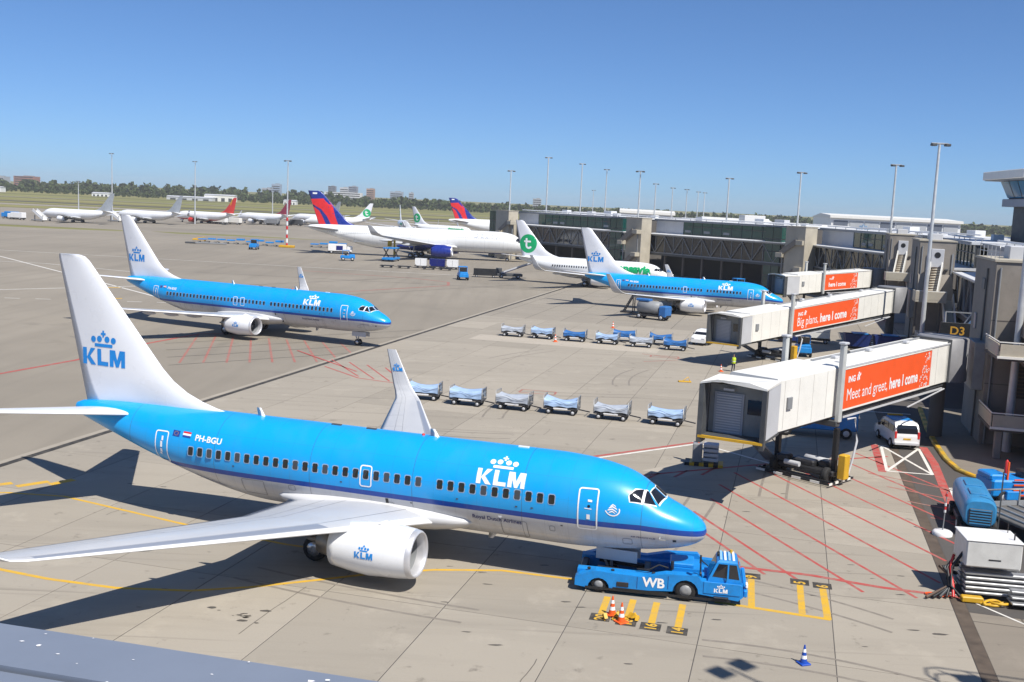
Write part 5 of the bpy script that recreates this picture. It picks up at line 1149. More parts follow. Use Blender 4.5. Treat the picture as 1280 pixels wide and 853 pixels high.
cabp = [[(2.0, -1.5, .92), (3.42, -1.5, .86), (3.42, .05, .86), (2.0, .05, .92)], [(2.06, -1.48, 1.1), (3.4, -1.48, 1.05), (3.4, .03, 1.05), (2.06, .03, 1.1)], [(2.36, -1.38, 1.76), (3.2, -1.38, 1.76), (3.2, -.06, 1.76), (2.36, -.06, 1.76)], [(2.46, -1.3, 1.84), (3.1, -1.3, 1.84), (3.1, -.14, 1.84), (2.46, -.14, 1.84)]]
part('cab', MB().loft(cabp, True, True, smooth=False), GSEBLUE, tug)
part('cab_window', MB().add([(2.2, -1.48, 1.17), (2.8, -1.48, 1.14), (2.8, -1.402, 1.7), (2.44, -1.402, 1.7)], [(0, 1, 2, 3)]), WINDOW, tug)
part('cab_window', MB().add([(2.87, -1.48, 1.14), (3.3, -1.48, 1.12), (3.16, -1.402, 1.7), (2.87, -1.402, 1.7)], [(0, 1, 2, 3)]), WINDOW, tug)
part('windscreen', MB().add([(3.405, -1.38, 1.1), (3.405, -.05, 1.1), (3.232, -.1, 1.7), (3.232, -1.3, 1.7)], [(0, 1, 2, 3)]), WINDOW, tug)
part('rear_window', MB().add([(2.07, -1.38, 1.16), (2.07, -.05, 1.16), (2.32, -.1, 1.7), (2.32, -1.3, 1.7)], [(0, 1, 2, 3)]), WINDOW, tug)
part('grab_rail', MB().tube([(2.76, -1.52, 1.0), (2.76, -1.56, 1.3), (2.76, -1.46, 1.6)], .02, 5), BLACK, tug); part('step', MB().bbox((2.6, -1.66, .36), (.6, .16, .05), .01), DMETAL, tug)
for sx in (-2.9, -1.9, -.2, .1): part('tie_down', MB().bbox((sx, -1.3, .95 if sx < -1 else 1.0), (.14, .1, .1), .02), BLACK, tug)
part('deck_hose', MB().tube([(.4, -.9, 1.14), (.0, -.8, 1.2), (-.4, -.95, 1.0), (-.9, -.85, .95)], .04, 6), BLACK, tug); part('work_lamp', MB().bbox((2.42, -.6, 1.88), (.12, .3, .12), .02), BLACK, tug); part('rubber_skirt', MB().box((0, -1.615, .22), (6.0, .02, .1)), BLACK, tug)
part('cab_door', MB().bbox((2.62, -1.6, .72), (1.5, .06, .5), .02), GSEBLUE, tug)
for k in range(4): part('roof_bar', MB().bbox((2.52 + k * .17, -.72, 1.865), (.1, 1.15, .04), .01), DECALW if k % 2 else M('roof_pale_blue', (.30, .55, .75), .4), tug)
part('beacon', MB().lathe([(0, .07), (.14, .06)], (2.95, -.25, 1.84), 'z', 10), YELLOW, tug)
part('front_bumper', MB().bbox((3.58, 0, .55), (.16, 3.0, .3), .04), GSEBLUE, tug); part('headlamp', MB().bbox((3.62, -1.2, .85), (.1, .3, .18), .03), DECALW, tug)
part('mirror', MB().bar((2.0, -1.5, 1.6), (1.7, -1.75, 1.9), .04).bbox((1.68, -1.78, 1.95), (.08, .2, .32), .02), BLACK, tug)
part('hand_rail', MB().tube([(1.7, -1.45, 1.15), (1.7, -1.45, 1.75), (1.75, -1.4, 1.8)], .03, 6), BLACK, tug)
part('engine_cover', MB().bbox((.95, 0, 1.2), (1.0, 1.2, .18), .05), GSEBLUE, tug); part('exhaust', MB().lathe([(0, .07), (.35, .07)], (.55, -.9, 1.1), 'z', 10), DMETAL, tug)
decal('lettering', text2d('WB', .56, .03), lambda a, b: Vector((-.62 + a, -1.612, .5 + b)), DECALW, tug)
kl, cr = klm_polys(); decal('airline_logo', tri2d(kl + cr), lambda a, b: Vector((2.3 + a * .17, -1.64, .55 + b * .17)), DECALW, tug)
# ---- covered baggage carts
def cart(label, x, y, rz, tarp, fill=1.0, kind=0, group='covered baggage carts in rows'):
    t = thing('baggage_cart', label, 'baggage cart', (x, y, 0), rz, group)
    part('chassis', MB().bbox((0, 0, .48), (2.7, 1.4, .12), .03).bar((1.35, 0, .42), (2.2, 0, .3), .08), DMETAL, t)
    for sx in (-.95, .95):
        for sy in (-.6, .6): wheel('tyre', t, sx, sy, .22, .14)
    for sx in (-1.33, 1.33):
        mb = MB(); mb.tube([(sx, -.68, .5), (sx, -.68, 1.45), (sx, .68, 1.45), (sx, .68, .5)], .03, 6)
        for k in range(4): mb.tube([(sx, -.4 + .27 * k, .5), (sx, -.4 + .27 * k, 1.45)], .015, 4)
        mb.tube([(sx, -.68, 1.05), (sx, .68, 1.05)], .02, 4); part('end_rack', mb, STEEL, t)
    # sagging cover over the load
    rg = np.random.default_rng(int(abs(x * 13 + y * 7))); nx, ny = 25, 15; rings = []
    hump = rg.uniform(.0, .25, 4); ph = rg.uniform(0, 6, 4)
    for i in range(nx):
        u = i / (nx - 1); xx = -1.29 + 2.58 * u; r = []
        sag = (.10 + .16 * hump[0] * 4) * math.sin(math.pi * u) ** .8 + .1 * hump[1] * math.sin(2 * math.pi * u)
        for j in range(ny):
            w = j / (ny - 1); e = abs(w - .5) * 2
            zt = .60 + .74 * fill - sag + .05 * math.sin(7 * u + ph[0]) * math.sin(4 * w + ph[1])
            if e > .72:
                q = (e - .72) / .28; fold = .045 * math.sin(16 * u + ph[2] + 2 * q) * q
                yy = math.copysign(.72 + fold, w - .5); zz = zt - q * (zt - .60 - .16 * abs(math.sin(2.4 * math.pi * u + ph[3])) * hump[2] * 4)
            else: yy = (w - .5) * 2 * .70 / .72; zz = zt - .12 * (1 - e) * hump[3] * 4
            r.append((xx, yy, zz))
        rings.append(r)
    cv = MB().loft(rings, closed=False); cv.sm = [False] * len(cv.sm) if False else cv.sm
    part('cover', cv, tarp, t)
    part('cover_rope', MB().tube([(-1.3, -.76, .9), (-.4, -.78, 1.15), (.5, -.78, .85), (1.3, -.76, 1.1)], .012, 4), DGREY, t)
    part('reflector_plate', MB().box((0, -.715, .5), (1.1, .02, .1)), DECALW, t)
    part('load', MB().bbox((0, 0, .55 + .16 * fill), (2.36, 1.26, .32 * fill), .08), DGREY, t)
    return t
cols = [TARP, TARP, TARP2, TARP, TARP2, TARP]
words = ['cart with pale blue cover half hidden by the winglet', 'cart with smooth pale blue cover, second from the winglet', 'cart with creased grey cover, third from the winglet', 'cart with flat pale blue cover, fourth from the winglet', 'cart with low creased grey cover, fifth from the winglet', 'cart with pale blue cover at the boarding bridge end of its row']
for i, (x, y) in enumerate(((-6.9, 84.5), (-3.3, 82.9), (.4, 81.9), (4.1, 81.0), (7.9, 79.7), (11.9, 78.6))):
    cart('baggage ' + words[i], x, y, -TH + R([4, 1, -2, 2, -1, -3][i]), cols[i], [1, 1, .85, .9, .75, .85][i])
words = ['with grey cover at the taxi lane end of the far row', 'with pale blue cover, second in the far row', 'with royal blue top, third in the far row', 'with pale blue cover, fourth in the far row', 'with sagging grey cover, fifth in the far row', 'with royal blue top at the gate end of the far row', 'with royal blue cover behind the far row, beside the grey one', 'with royal blue cover behind the far row, nearest the gate']
for i, (x, y) in enumerate(((.1, 127.6), (3.7, 126.6), (7.5, 125.5), (11.3, 124.3), (15.1, 122.9), (18.9, 121.5), (13.6, 127.6), (17.8, 126.0))):
    cart('baggage cart ' + words[i], x, y, -TH + R([2, -2, 1, -3, 3, -1, 4, 2][i]), [TARP2, TARP, TARP3, TARP, TARP2, TARP3, TARP3, TARP3][i], [.8, 1, .9, .95, .9, .95, 1, 1][i])
# ---- vans
def van(label, x, y, rz, L=4.9, w=1.9, h=1.95, roof=None, scale=1.0):
    t = thing('van', label, 'van', (x, y, 0), rz); hl = L / 2
    prof = [(-hl, .35), (-hl, .95), (-hl + .12, 1.5), (-hl + .35, h - .08), (-hl + .6, h), (hl - 2.0, h), (hl - 1.55, h - .1), (hl - .85, 1.22), (hl - .15, 1.0), (hl, .75), (hl, .35)]
    rings = [[(x_, sy * ww * (1 - .13 * max(0, z_ - 1.0)), z_) for x_, z_ in prof] for sy, ww in ((-1, w / 2 - .06), (-1, w / 2), (1, w / 2), (1, w / 2 - .06))]
    for r, k in ((rings[0], .0), (rings[3], .0)): pass
    body = part('body', MB().loft(rings, True, True, smooth=False), WHITE, t)
    zq = lambda z_: (w / 2) * (1 - .13 * max(0, z_ - 1.0)) + .006
    for sy in (-1, 1):
        for x0, x1 in ((-hl + .35, -hl + 1.5), (-hl + 1.6, hl - 2.15)): part('side_window', MB().add([(x0, sy * zq(1.2), 1.2), (x1, sy * zq(1.2), 1.2), (x1, sy * zq(h - .25), h - .25), (x0 + .1, sy * zq(h - .25), h - .25)], [(0, 1, 2, 3)]), WINDOW, t)
        part('side_window', MB().add([(hl - 2.05, sy * zq(1.2), 1.2), (hl - 1.05, sy * zq(1.2), 1.2), (hl - 1.5, sy * zq(h - .3), h - .3), (hl - 2.05, sy * zq(h - .25), h - .25)], [(0, 1, 2, 3)]), WINDOW, t)
        part('tail_lamp', MB().bbox((-hl + .02, sy * (w / 2 - .1), 1.05), (.08, .16, .5), .02), REDP, t); part('headlamp', MB().bbox((hl - .05, sy * (w / 2 - .25), .82), (.1, .36, .18), .02), LGREY, t)
        part('mirror', MB().bbox((hl - 1.5, sy * (w / 2 + .12), 1.25), (.12, .2, .24), .03), BLACK, t)
        for x_ in (-hl + .85, hl - .9): wheel('tyre', t, x_, sy * (w / 2 - .1), .34, .22)
    part('rear_window', MB().add([(-hl + .03, -.76, 1.16), (-hl + .03, .76, 1.16), (-hl + .085, .72, 1.5), (-hl + .20, .66, 1.74), (-hl + .20, -.66, 1.74), (-hl + .085, -.72, 1.5)], [(0, 1, 2, 5), (5, 2, 3, 4)]), WINDOW, t)
    part('windscreen', MB().add([(hl - .87, -.8, 1.27), (hl - .87, .8, 1.27), (hl - 1.5, .68, h - .14), (hl - 1.5, -.68, h - .14)], [(0, 1, 2, 3)]), WINDOW, t)
    part('number_plate', MB().box((-hl - .01, 0, .78), (.02, .52, .12)), YELLOW, t); part('bumper', MB().bbox((-hl - .03, 0, .45), (.12, w - .1, .2), .03), DGREY if roof is None else LGREY, t)
    if roof: part('roof_band', MB().bbox((-.3, 0, h + .02), (1.6, w * .78, .04), .01), roof, t); part('beacon_bar', MB().bbox((.6, 0, h + .1), (.25, w * .6, .12), .03), YELLOW, t)  # blue reflection on the roof, built as a coloured sheet
    return t
van('white van with blue reflection painted on its roof parked with its tail to the crossed white box', 28.15, 75.6, R(75.4) + R(13), 4.6, 1.8, 1.88, roof=GSEBLUE)
van('small white van standing beside the Big plans bridge cab', 23.2, 128.2, R(-118), 4.0, 1.75, 1.75)
# ---- cones
def cone(label, x, y, h=.75, c1=SAFETY, group=None):
    t = thing('traffic_cone', label, 'traffic cone', (x, y, 0), RNG.uniform(0, 1), group)
    part('base', MB().bbox((0, 0, .03), (h * .55, h * .55, .06), .02), c1, t)
    rr = lambda q: h * (.2 - .165 * q)
    for a, b, m_ in ((.05, .3, c1), (.3, .47, DECALW), (.47, .63, c1), (.63, .8, DECALW), (.8, 1.0, c1)):
        part('cone_band', MB().lathe([(h * a, rr(a)), (h * b, rr(b))], (0, 0, 0), 'z', 14, cap=(b == 1.0)), m_, t)
    return t
cone('blue and white banded cone standing alone on the concrete', 11.05, 36.6, .72, M('cone_blue', (.01, .07, .42), .45))
cone('orange cone touching the yellow chocks, the upright one at the number 20 plate', 4.45, 40.4, .8); cone('orange cone beside the yellow chocks, the one away from the number plate', 4.75, 39.72, .8)
cone('orange cone beside the worker in the yellow vest', 21.3, 106.4, .75); cone('orange cone in front of the far row of carts', 5.1, 126.2 - 2.2, .9); cone('orange cone under the wing of the airliner at the gate', 13.4, 141, .9)
ch = thing('wheel_chocks', 'heap of yellow wheel chocks and rope by the orange cones', 'chocks', (4.75, 40.05, 0))
for k in range(7): part('chock', MB().loft([[(-.16, -.07, 0), (.16, -.07, 0), (0, -.07, .17)], [(-.16, .07, 0), (.16, .07, 0), (0, .07, .17)]], True, True, smooth=False), YELLOW, ch).location = (RNG.uniform(-.7, .7), RNG.uniform(-.25, .25), RNG.uniform(0, .12)); ch.children[-1].rotation_euler = (0, 0, RNG.uniform(0, 6))
part('rope', MB().tube([(.1 + .5 * math.cos(a) * (1 - .03 * a), .2 * math.sin(a * 1.3), .05) for a in np.linspace(0, 9, 30)], .025, 5), YELLOW, ch)
ych = thing('chock_stand', 'small yellow chock lying on the open concrete', 'chock', (16.44, 98.8, 0)); part('plate', MB().bbox((0, 0, .06), (1.2, .5, .1), .02), YELLOW, ych); part('handle', MB().tube([(-.2, 0, .1), (.3, 0, .5), (.5, 0, .1)], .04, 6), YELLOW, ych)
# ---- marker pole on a round white foot
mp_ = thing('marker_pole', 'thin pole on a round white foot on the service road', 'marker pole', (22.7, 53.3, 0))
part('foot', MB().lathe([(0, .5), (.16, .5), (.24, .4), (.27, .05)], (0, 0, 0), 'z', 20), WHITE, mp_); part('pole', MB().tube([(0, 0, .25), (.05, 0, 2.3)], .03, 6), MGREY, mp_)
for z_, c_ in ((1.2, WHITE), (1.35, REDP), (1.55, WHITE), (2.05, REDP)): part('band', MB().lathe([(0, .06), (.14, .06)], (.025, 0, z_), 'z', 8), c_, mp_)
# ---- ground power set on stacked steel
gp = thing('ground_power_unit', 'white box generator on stacked grey steel beams with hoses', 'generator', (20.9, 44.9, 0), R(-8))
part('housing', MB().bbox((.25, 0, 2.0), (2.3, 1.9, 1.15), .06), M('generator_grey', (.60, .60, .58), .4, dirt=.1), gp)
part('lid', MB().bbox((.25, 0, 2.6), (2.36, 1.96, .06), .02), WHITE, gp); part('handle_slot', MB().box((.3, -.955, 1.8), (.5, .02, .05)), BLACK, gp); part('aerial', MB().bar((1.2, .6, 2.6), (1.2, .6, 3.1), .03).bar((1.15, -.5, 2.6), (1.15, -.5, 2.95), .05), DMETAL, gp)
for k in range(5): part('steel_beam', MB().bbox((.5 + .03 * (k % 2), -.5 - .05 * k, .28 + .22 * (4 - k) * .9), (2.6, .5, .12), .03), STEEL, gp); part('steel_beam', MB().bbox((.5, .4, .28 + .2 * k), (2.5, .5, .12), .03), STEEL, gp)
for sx in (-.4, .9): part('support_leg', MB().bar((sx, -.3, 1.2), (sx, -.3, 1.45), .12).bar((sx, .4, 1.1), (sx, .4, 1.45), .12), STEEL, gp)
part('front_step', MB().bbox((1.4, -1.4, .45), (1.0, .6, .08), .02).bbox((1.4, -1.5, .25), (1.05, .8, .08), .02).bbox((1.4, -1.3, .66), (.95, .45, .08), .02), STEEL, gp)
for sx in (-.8, 1.6): wheel('tyre', gp, sx, .9, .3, .2)
for k in range(6):
    a = RNG.uniform(0, 6, 4); part('hose', MB().tube([(-1.0 + .25 * math.sin(a[0]), -.4 + .15 * k, 1.9 - .2 * k), (-1.3 - .1 * k, -.5, 1.2), (-1.2 + .2 * math.cos(a[1]), -.9 + .1 * k, .5), (-1.0 - .3 * k, -1.1 - .08 * k, .1)], .07, 6), (BLACK, REDP, BLACK, DGREY, BLACK, BROWN)[k], gp)
part('cable_loop', MB().tube([(-1.9 + .5 * math.cos(a), -.9 + .22 * math.sin(a), .05) for a in np.linspace(0, 6.28, 16)], .03, 5), SAFETY, gp)
part('hose_pile', MB().tube([(.1 + .45 * math.cos(a) + .05 * a, -1.5 + .22 * math.sin(a * 1.4), .1 + .05 * math.sin(a)) for a in np.linspace(-3, 9, 40)], .06, 6), YELLOW, gp); part('yellow_case', MB().bbox((-.6, -1.35, .15), (.9, .35, .25), .04), YELLOW, gp)
sf_ = thing('scaffold_trestle', 'open lattice of grey steel standing at the edge of the concrete past the generator', 'trestle', (24.0, 44.4, 0), R(-8))
for k in range(5): part('frame_bar', MB().bar((-.6, -.8, .3 + .3 * k), (.9, -.8, .3 + .3 * k), .08).bar((-.6 + .35 * k, -.8, 0), (-.3 + .35 * k, .7, 1.7), .07), STEEL, sf_)
# ---- blue tank trailer
tk = thing('tank_trailer', 'light blue rounded tank trailer on the service road', 'trailer', (25.1, 55.4, 0), R(74))
TKB = M('tank_blue', (.04, .24, .48), .35, var=.12, dirt=.2)
rings = []
for x_, k in ((-2.6, .86), (-2.45, .97), (-2.2, 1), (2.2, 1), (2.45, .97), (2.6, .86)):
    rings.append([(x_, .82 * k * math.copysign(abs(math.cos(a)) ** .6, math.cos(a)), 1.3 + .75 * k * math.copysign(abs(math.sin(a)) ** .6, math.sin(a))) for a in [2 * math.pi * j / 20 for j in range(20)]])
part('tank', MB().loft(rings, True, True), TKB, tk)
part('grille', MB().bbox((-2.63, 0, 1.15), (.08, 1.1, .8), .02), DGREY, tk)
for k in range(6): part('grille_slat', MB().box((-2.68, 0, .8 + .14 * k), (.04, 1.0, .05)), TKB, tk)
for k in range(2): part('hatch', MB().bbox((-.9 + 1.9 * k, 0, 2.06), (1.2, .8, .08), .03), TKB, tk)
part('chassis', MB().bbox((0, 0, .42), (5.0, 1.7, .25), .05), DMETAL, tk); part('drawbar', MB().bar((2.6, 0, .45), (3.9, 0, .4), .14).bbox((2.9, 0, 1.5), (.5, .7, .6), .05), DMETAL, tk)
for sx in (-1.6, 1.6):
    for sy in (-.85, .85): wheel('tyre', tk, sx, sy, .4, .25)
part('whip_aerial', MB().bar((-2.5, -.9, .6), (-2.5, -.9, 3.6), .06), DGREY, tk)
# ---- flatbed dolly and blue tractor at the right
fd = thing('flatbed_dolly', 'grey flatbed dolly with rails beside the blue tank', 'dolly', (28.6, 54.6, 0), R(15))
part('deck', MB().bbox((0, 0, .75), (5.2, 4.2, .18), .04), M('dolly_deck', (.13, .125, .12), .7, var=.25, dirt=.2), fd)
for k in range(7): part('roller', MB().lathe([(-1.95, .07), (1.95, .07)], (-2.2 + .75 * k, 0, .88), 'y', 8), STEEL, fd)
for sy in (-2.1, 2.1): part('side_rail', MB().bar((-2.6, sy, 1.0), (2.6, sy, 1.0), .1, .25), MGREY, fd)
for sx in (-1.9, 1.9):
    for sy in (-1.6, 1.6): wheel('tyre', fd, sx, sy, .33, .22)
part('guard_rail', MB().tube([(-2.6, 2.0, .8), (-2.6, 2.0, 1.8), (2.6, 2.0, 1.8), (2.6, 2.0, .8)], .05, 6).tube([(0, 2.0, .8), (0, 2.0, 1.8)], .05, 6), STEEL, fd)
bt = thing('loader_tractor', 'blue loader with orange ladder and posts under the pier balconies', 'loader', (30.0, 60.8, 0), R(6))
part('body', MB().bbox((0, 0, .95), (4.2, 1.9, 1.0), .1), GSEBLUE, bt); part('hood', MB().bbox((-1.6, 0, 1.55), (1.1, 1.5, .35), .08), GSEBLUE, bt); part('seat', MB().bbox((.3, 0, 1.65), (.6, .8, .5), .08), BLACK, bt)
part('side_step', MB().bbox((-.9, -1.05, .6), (.8, .25, .5), .03), GSEBLUE, bt)
for k in range(4): part('ladder_rung', MB().box((-.5, -1.02, .6 + .3 * k), (.7, .06, .08)), SAFETY, bt)
for sx in (-1.15, .5, 1.5): part('guard_post', MB().bar((sx, -.8, 1.4), (sx, -.8, 2.5), .09), SAFETY, bt)
part('warning_lamp', MB().lathe([(0, .12), (.7, .1), (.8, .03)], (-.9, -.2, 1.7), 'z', 10), REDP, bt)
for sx in (-1.3, 1.3):
    for sy in (-.85, .85): wheel('tyre', bt, sx, sy, .42, .28)
# ---- box behind the near cab: ground cabinet with black and yellow base
gc = thing('ground_cabinet', 'grey ribbed cabinet on black and yellow base in front of the bridge cab', 'cabinet', (12.6, 66.3, 0), R(-12))
part('cabinet', MB().bbox((-.45, 0, .8), (.6, .8, 1.2), .04), MGREY, gc)
for k in range(4): part('ribbed_block', MB().bbox((.4, 0, .42 + .3 * k), (.95, .85, .2), .03), LGREY, gc)
for k in range(8): part('stripe_block', MB().bbox((-1.05 + .3 * k, 0, .1), (.3, 1.2, .2), .01), (BLACK, YELLOW)[k % 2], gc)
part('beacon_post', MB().bar((-.4, 0, 1.4), (-.4, 0, 2.9), .1).bbox((-.4, 0, 2.3), (.25, .25, .7), .05), SAFETY, gc)
# ---- blue service vehicle half hidden by the near bridge
sv = thing('service_truck', 'blue service truck with airline mark half hidden behind the Meet and greet bridge', 'truck', (23.3, 77.2, 0), R(-8))
part('box_body', MB().bbox((0, 0, 1.35), (4.6, 2.1, 1.5), .06), GSEBLUE, sv); part('cab', MB().loft([[(-2.32, -1, .6), (-3.7, -1, .6), (-3.7, 1, .6), (-2.32, 1, .6)], [(-2.32, -1, 2.0), (-3.1, -.95, 2.0), (-3.1, .95, 2.0), (-2.32, 1, 2.0)]], True, True, smooth=False), GSEBLUE, sv)
part('windscreen', MB().add([(-3.66, -.85, 1.05), (-3.66, .85, 1.05), (-3.2, .8, 1.9), (-3.2, -.8, 1.9)], [(0, 1, 2, 3)]), WINDOW, sv)
for sx in (-2.8, 1.5):
    for sy in (-.95, .95): wheel('tyre', sv, sx, sy, .42, .28)
decal('airline_logo', tri2d(kl + cr), lambda a, b: Vector((-.4 + a * .22, -1.06, 1.35 + b * .22)), DECALW, sv)
# ---- worker in a yellow vest
def person(label, x, y, rz):
    t = thing('person', label, 'person', (x, y, 0), rz)
    J = {'pel': (0, 0, .95), 'che': (0, .02, 1.28), 'nec': (0, .0, 1.5), 'hea': (0, .03, 1.6), 'top': (0, .02, 1.74), 'hl': (-.1, 0, .9), 'kl': (-.12, .03, .5), 'al': (-.12, -.02, .1), 'tl': (-.13, .14, .05), 'hr': (.1, 0, .9), 'kr': (.12, .02, .5), 'ar': (.14, -.03, .1), 'tr': (.15, .13, .05), 'sl': (-.2, 0, 1.43), 'el': (-.3, .0, 1.15), 'wl': (-.3, .12, .92), 'fl': (-.3, .17, .84), 'sr': (.2, 0, 1.43), 'er': (.31, .03, 1.17), 'wr': (.28, .2, 1.0), 'fr': (.27, .27, .97)}
    ks = list(J); E_ = [('pel', 'che'), ('che', 'nec'), ('nec', 'hea'), ('hea', 'top'), ('pel', 'hl'), ('hl', 'kl'), ('kl', 'al'), ('al', 'tl'), ('pel', 'hr'), ('hr', 'kr'), ('kr', 'ar'), ('ar', 'tr'), ('che', 'sl'), ('sl', 'el'), ('el', 'wl'), ('wl', 'fl'), ('che', 'sr'), ('sr', 'er'), ('er', 'wr'), ('wr', 'fr')]
    rad = dict(pel=.15, che=.16, nec=.06, hea=.09, top=.075, hl=.1, kl=.07, al=.05, tl=.04, hr=.1, kr=.07, ar=.05, tr=.04, sl=.075, el=.055, wl=.04, fl=.035, sr=.075, er=.055, wr=.04, fr=.035)
    me = bpy.data.meshes.new('body'); me.from_pydata([J[k] for k in ks], [(ks.index(a), ks.index(b)) for a, b in E_], [])
    m, nt, b = base_mat('worker_clothes', .8); sx = N(nt, 'ShaderNodeSeparateXYZ'); nt.links.new(objco(nt), sx.inputs[0]); z = sx.outputs[2]
    c = mix(nt, math_(nt, 'GREATER_THAN', z, .95), (.015, .02, .05), (.02, .03, .07)); c = mix(nt, math_(nt, 'GREATER_THAN', z, 1.51), c, (.45, .25, .17)); c = mix(nt, math_(nt, 'LESS_THAN', z, .1), c, (.02, .02, .02)); nt.links.new(c, b.inputs['Base Color'])
    me.materials.append(m); o = obj('body', me, t); md = o.modifiers.new('skin', 'SKIN'); sub = o.modifiers.new('sub', 'SUBSURF'); sub.levels = sub.render_levels = 1
    for i, k in enumerate(ks): me.skin_vertices[0].data[i].radius = (rad[k], rad[k]); me.skin_vertices[0].data[i].use_root = (k == 'pel')
    vest = M('vest_yellow', (.55, .72, .03), .7)
    part('safety_vest', MB().loft([[(.2 * k * math.cos(a), .02 + .185 * k * math.sin(a), z_) for a in [2 * math.pi * j / 14 for j in range(14)]] for z_, k in ((.86, 1.02), (1.0, 1.05), (1.2, 1.1), (1.36, 1.12), (1.46, .9))], False, True), vest, t)
    part('reflective_band', MB().loft([[(.225 * math.cos(a), .02 + .21 * math.sin(a), z_) for a in [2 * math.pi * j / 14 for j in range(14)]] for z_ in (1.05, 1.1)]), DECALW, t)
    part('hair', MB().lathe([(0, .1), (.06, .095), (.1, .05)], (0, .015, 1.68), 'z', 12), BROWN, t); return t
person('worker in a yellow vest standing on the apron behind the bridge cab', 22.6, 106.8, R(200))
# ---- equipment around the parked aircraft
def tractor(label, x, y, rz, mat=GSEBLUE, s=1.0, canopy=True):
    t = thing('baggage_tractor', label, 'tractor', (x, y, 0), rz, 'tractors on the apron')
    part('body', MB().bbox((0, 0, .75 * s), (3.0 * s, 1.5 * s, .6 * s), .08).bbox((.9 * s, 0, 1.15 * s), (1.1 * s, 1.3 * s, .3 * s), .06), mat, t); part('seat', MB().bbox((-.4 * s, 0, 1.2 * s), (.5 * s, 1.0 * s, .5 * s), .06), BLACK, t)
    if canopy:
        part('canopy', MB().bbox((-.4 * s, 0, 2.1 * s), (1.5 * s, 1.45 * s, .1 * s), .03), mat, t)
        for sx in (-1.05, .25):
            for sy in (-.65, .65): part('canopy_post', MB().bar((sx * s, sy * s, 1.0 * s), (sx * s, sy * s, 2.05 * s), .07 * s), mat, t)
        part('windscreen', MB().box((.3 * s, 0, 1.65 * s), (.04, 1.2 * s, .7 * s)), WINDOW, t)
    for sx in (-.95, .95):
        for sy in (-.7, .7): wheel('tyre', t, sx * s, sy * s, .36 * s, .25 * s)
    return t
tractor('blue tractor with canopy parked alone in front of the long white airliner', -10.6, 216.2, R(-80), s=1.25)
tractor('blue tractor beside the belt of blue carts near the banded mast', -72.6, 294.6, R(-90), s=1.3)
tractor('blue tractor working at the cargo loader under the long white airliner', -41.5, 262.5, R(10), s=1.2); tractor('blue tractor at the nose of the green lettered airliner', 46, 216, R(20), s=1.3)
def hold_tank(x, y, rz):
    t = thing('service_bowser', 'blue and grey service bowser behind the tail of the gate airliner', 'bowser', (x, y, 0), rz); part('tank', MB().lathe([(-1.8, .7), (-1.7, .95), (1.7, .95), (1.8, .7)], (0, 0, 1.7), 'x', 16), MGREY, t); part('cab', MB().bbox((2.5, 0, 1.3), (1.2, 1.9, 1.6), .12), TARP3, t); part('hose_rack', MB().bbox((-1.0, 0, 2.75), (2.2, 1.2, .35), .08), TARP3, t); part('chassis', MB().box((.3, 0, .62), (5.6, 1.6, .3)), DMETAL, t)
    for sx in (-1.3, 2.3):
        for sy in (-.8, .8): wheel('tyre', t, sx, sy, .42, .3)
hold_tank(20.0, 155.0, R(-35))
# tail prop and steps under the gate airliner
tp = thing('tail_steps', 'dark passenger steps folded under the tail of the gate airliner', 'steps', (17.6, 163.5, 0), R(-20)); part('stringer', MB().bar((-.5, -.6, .2), (1.0, -.6, 3.0), .16).bar((-.5, .6, .2), (1.0, .6, 3.0), .16).bar((1.0, -.6, .1), (1.0, -.6, 3.0), .14).bar((1.0, .6, .1), (1.0, .6, 3.0), .14), DMETAL, tp)
for k in range(8): part('tread', MB().box((-.4 + .18 * k, 0, .4 + .34 * k), (.3, 1.2, .05)), DMETAL, tp)
part('base', MB().bbox((.4, 0, .15), (2.6, 1.8, .2), .04), DMETAL, tp)
# belt loader at the green roundel tail
bl_ = thing('belt_loader', 'dark belt loader with raised blue belt at the green roundel tail', 'belt loader', (-1.2, 226.5, 0), R(8))
part('chassis', MB().bbox((0, 0, .7), (5.5, 1.9, .6), .08), DGREY, bl_); part('belt', MB().bar((-1.8, 0, 1.0), (5.2, 0, 3.6), 1.0, .35), DKBLUE, bl_); part('belt_edge', MB().bar((-1.8, -.55, 1.15), (5.2, -.55, 3.75), .1, .3), LGREY, bl_); part('cab', MB().bbox((-2.2, .6, 1.5), (1.2, .8, 1.1), .06), DGREY, bl_)
for sx in (-1.8, 1.8):
    for sy in (-.85, .85): wheel('tyre', bl_, sx, sy, .4, .28)
dl_ = thing('baggage_dolly', 'black open baggage dolly hitched behind the belt loader', 'dolly', (-6.4, 226.0, 0), R(4)); part('deck', MB().bbox((0, 0, .5), (5, 1.7, .2), .04), BLACK, dl_); part('side_frame', MB().bbox((0, -.8, 1.2), (4.8, .08, 1.2), .02).bbox((0, .8, 1.2), (4.8, .08, 1.2), .02), BLACK, dl_)
for sx in (-1.8, 1.8):
    for sy in (-.7, .7): wheel('tyre', dl_, sx, sy, .25, .18)
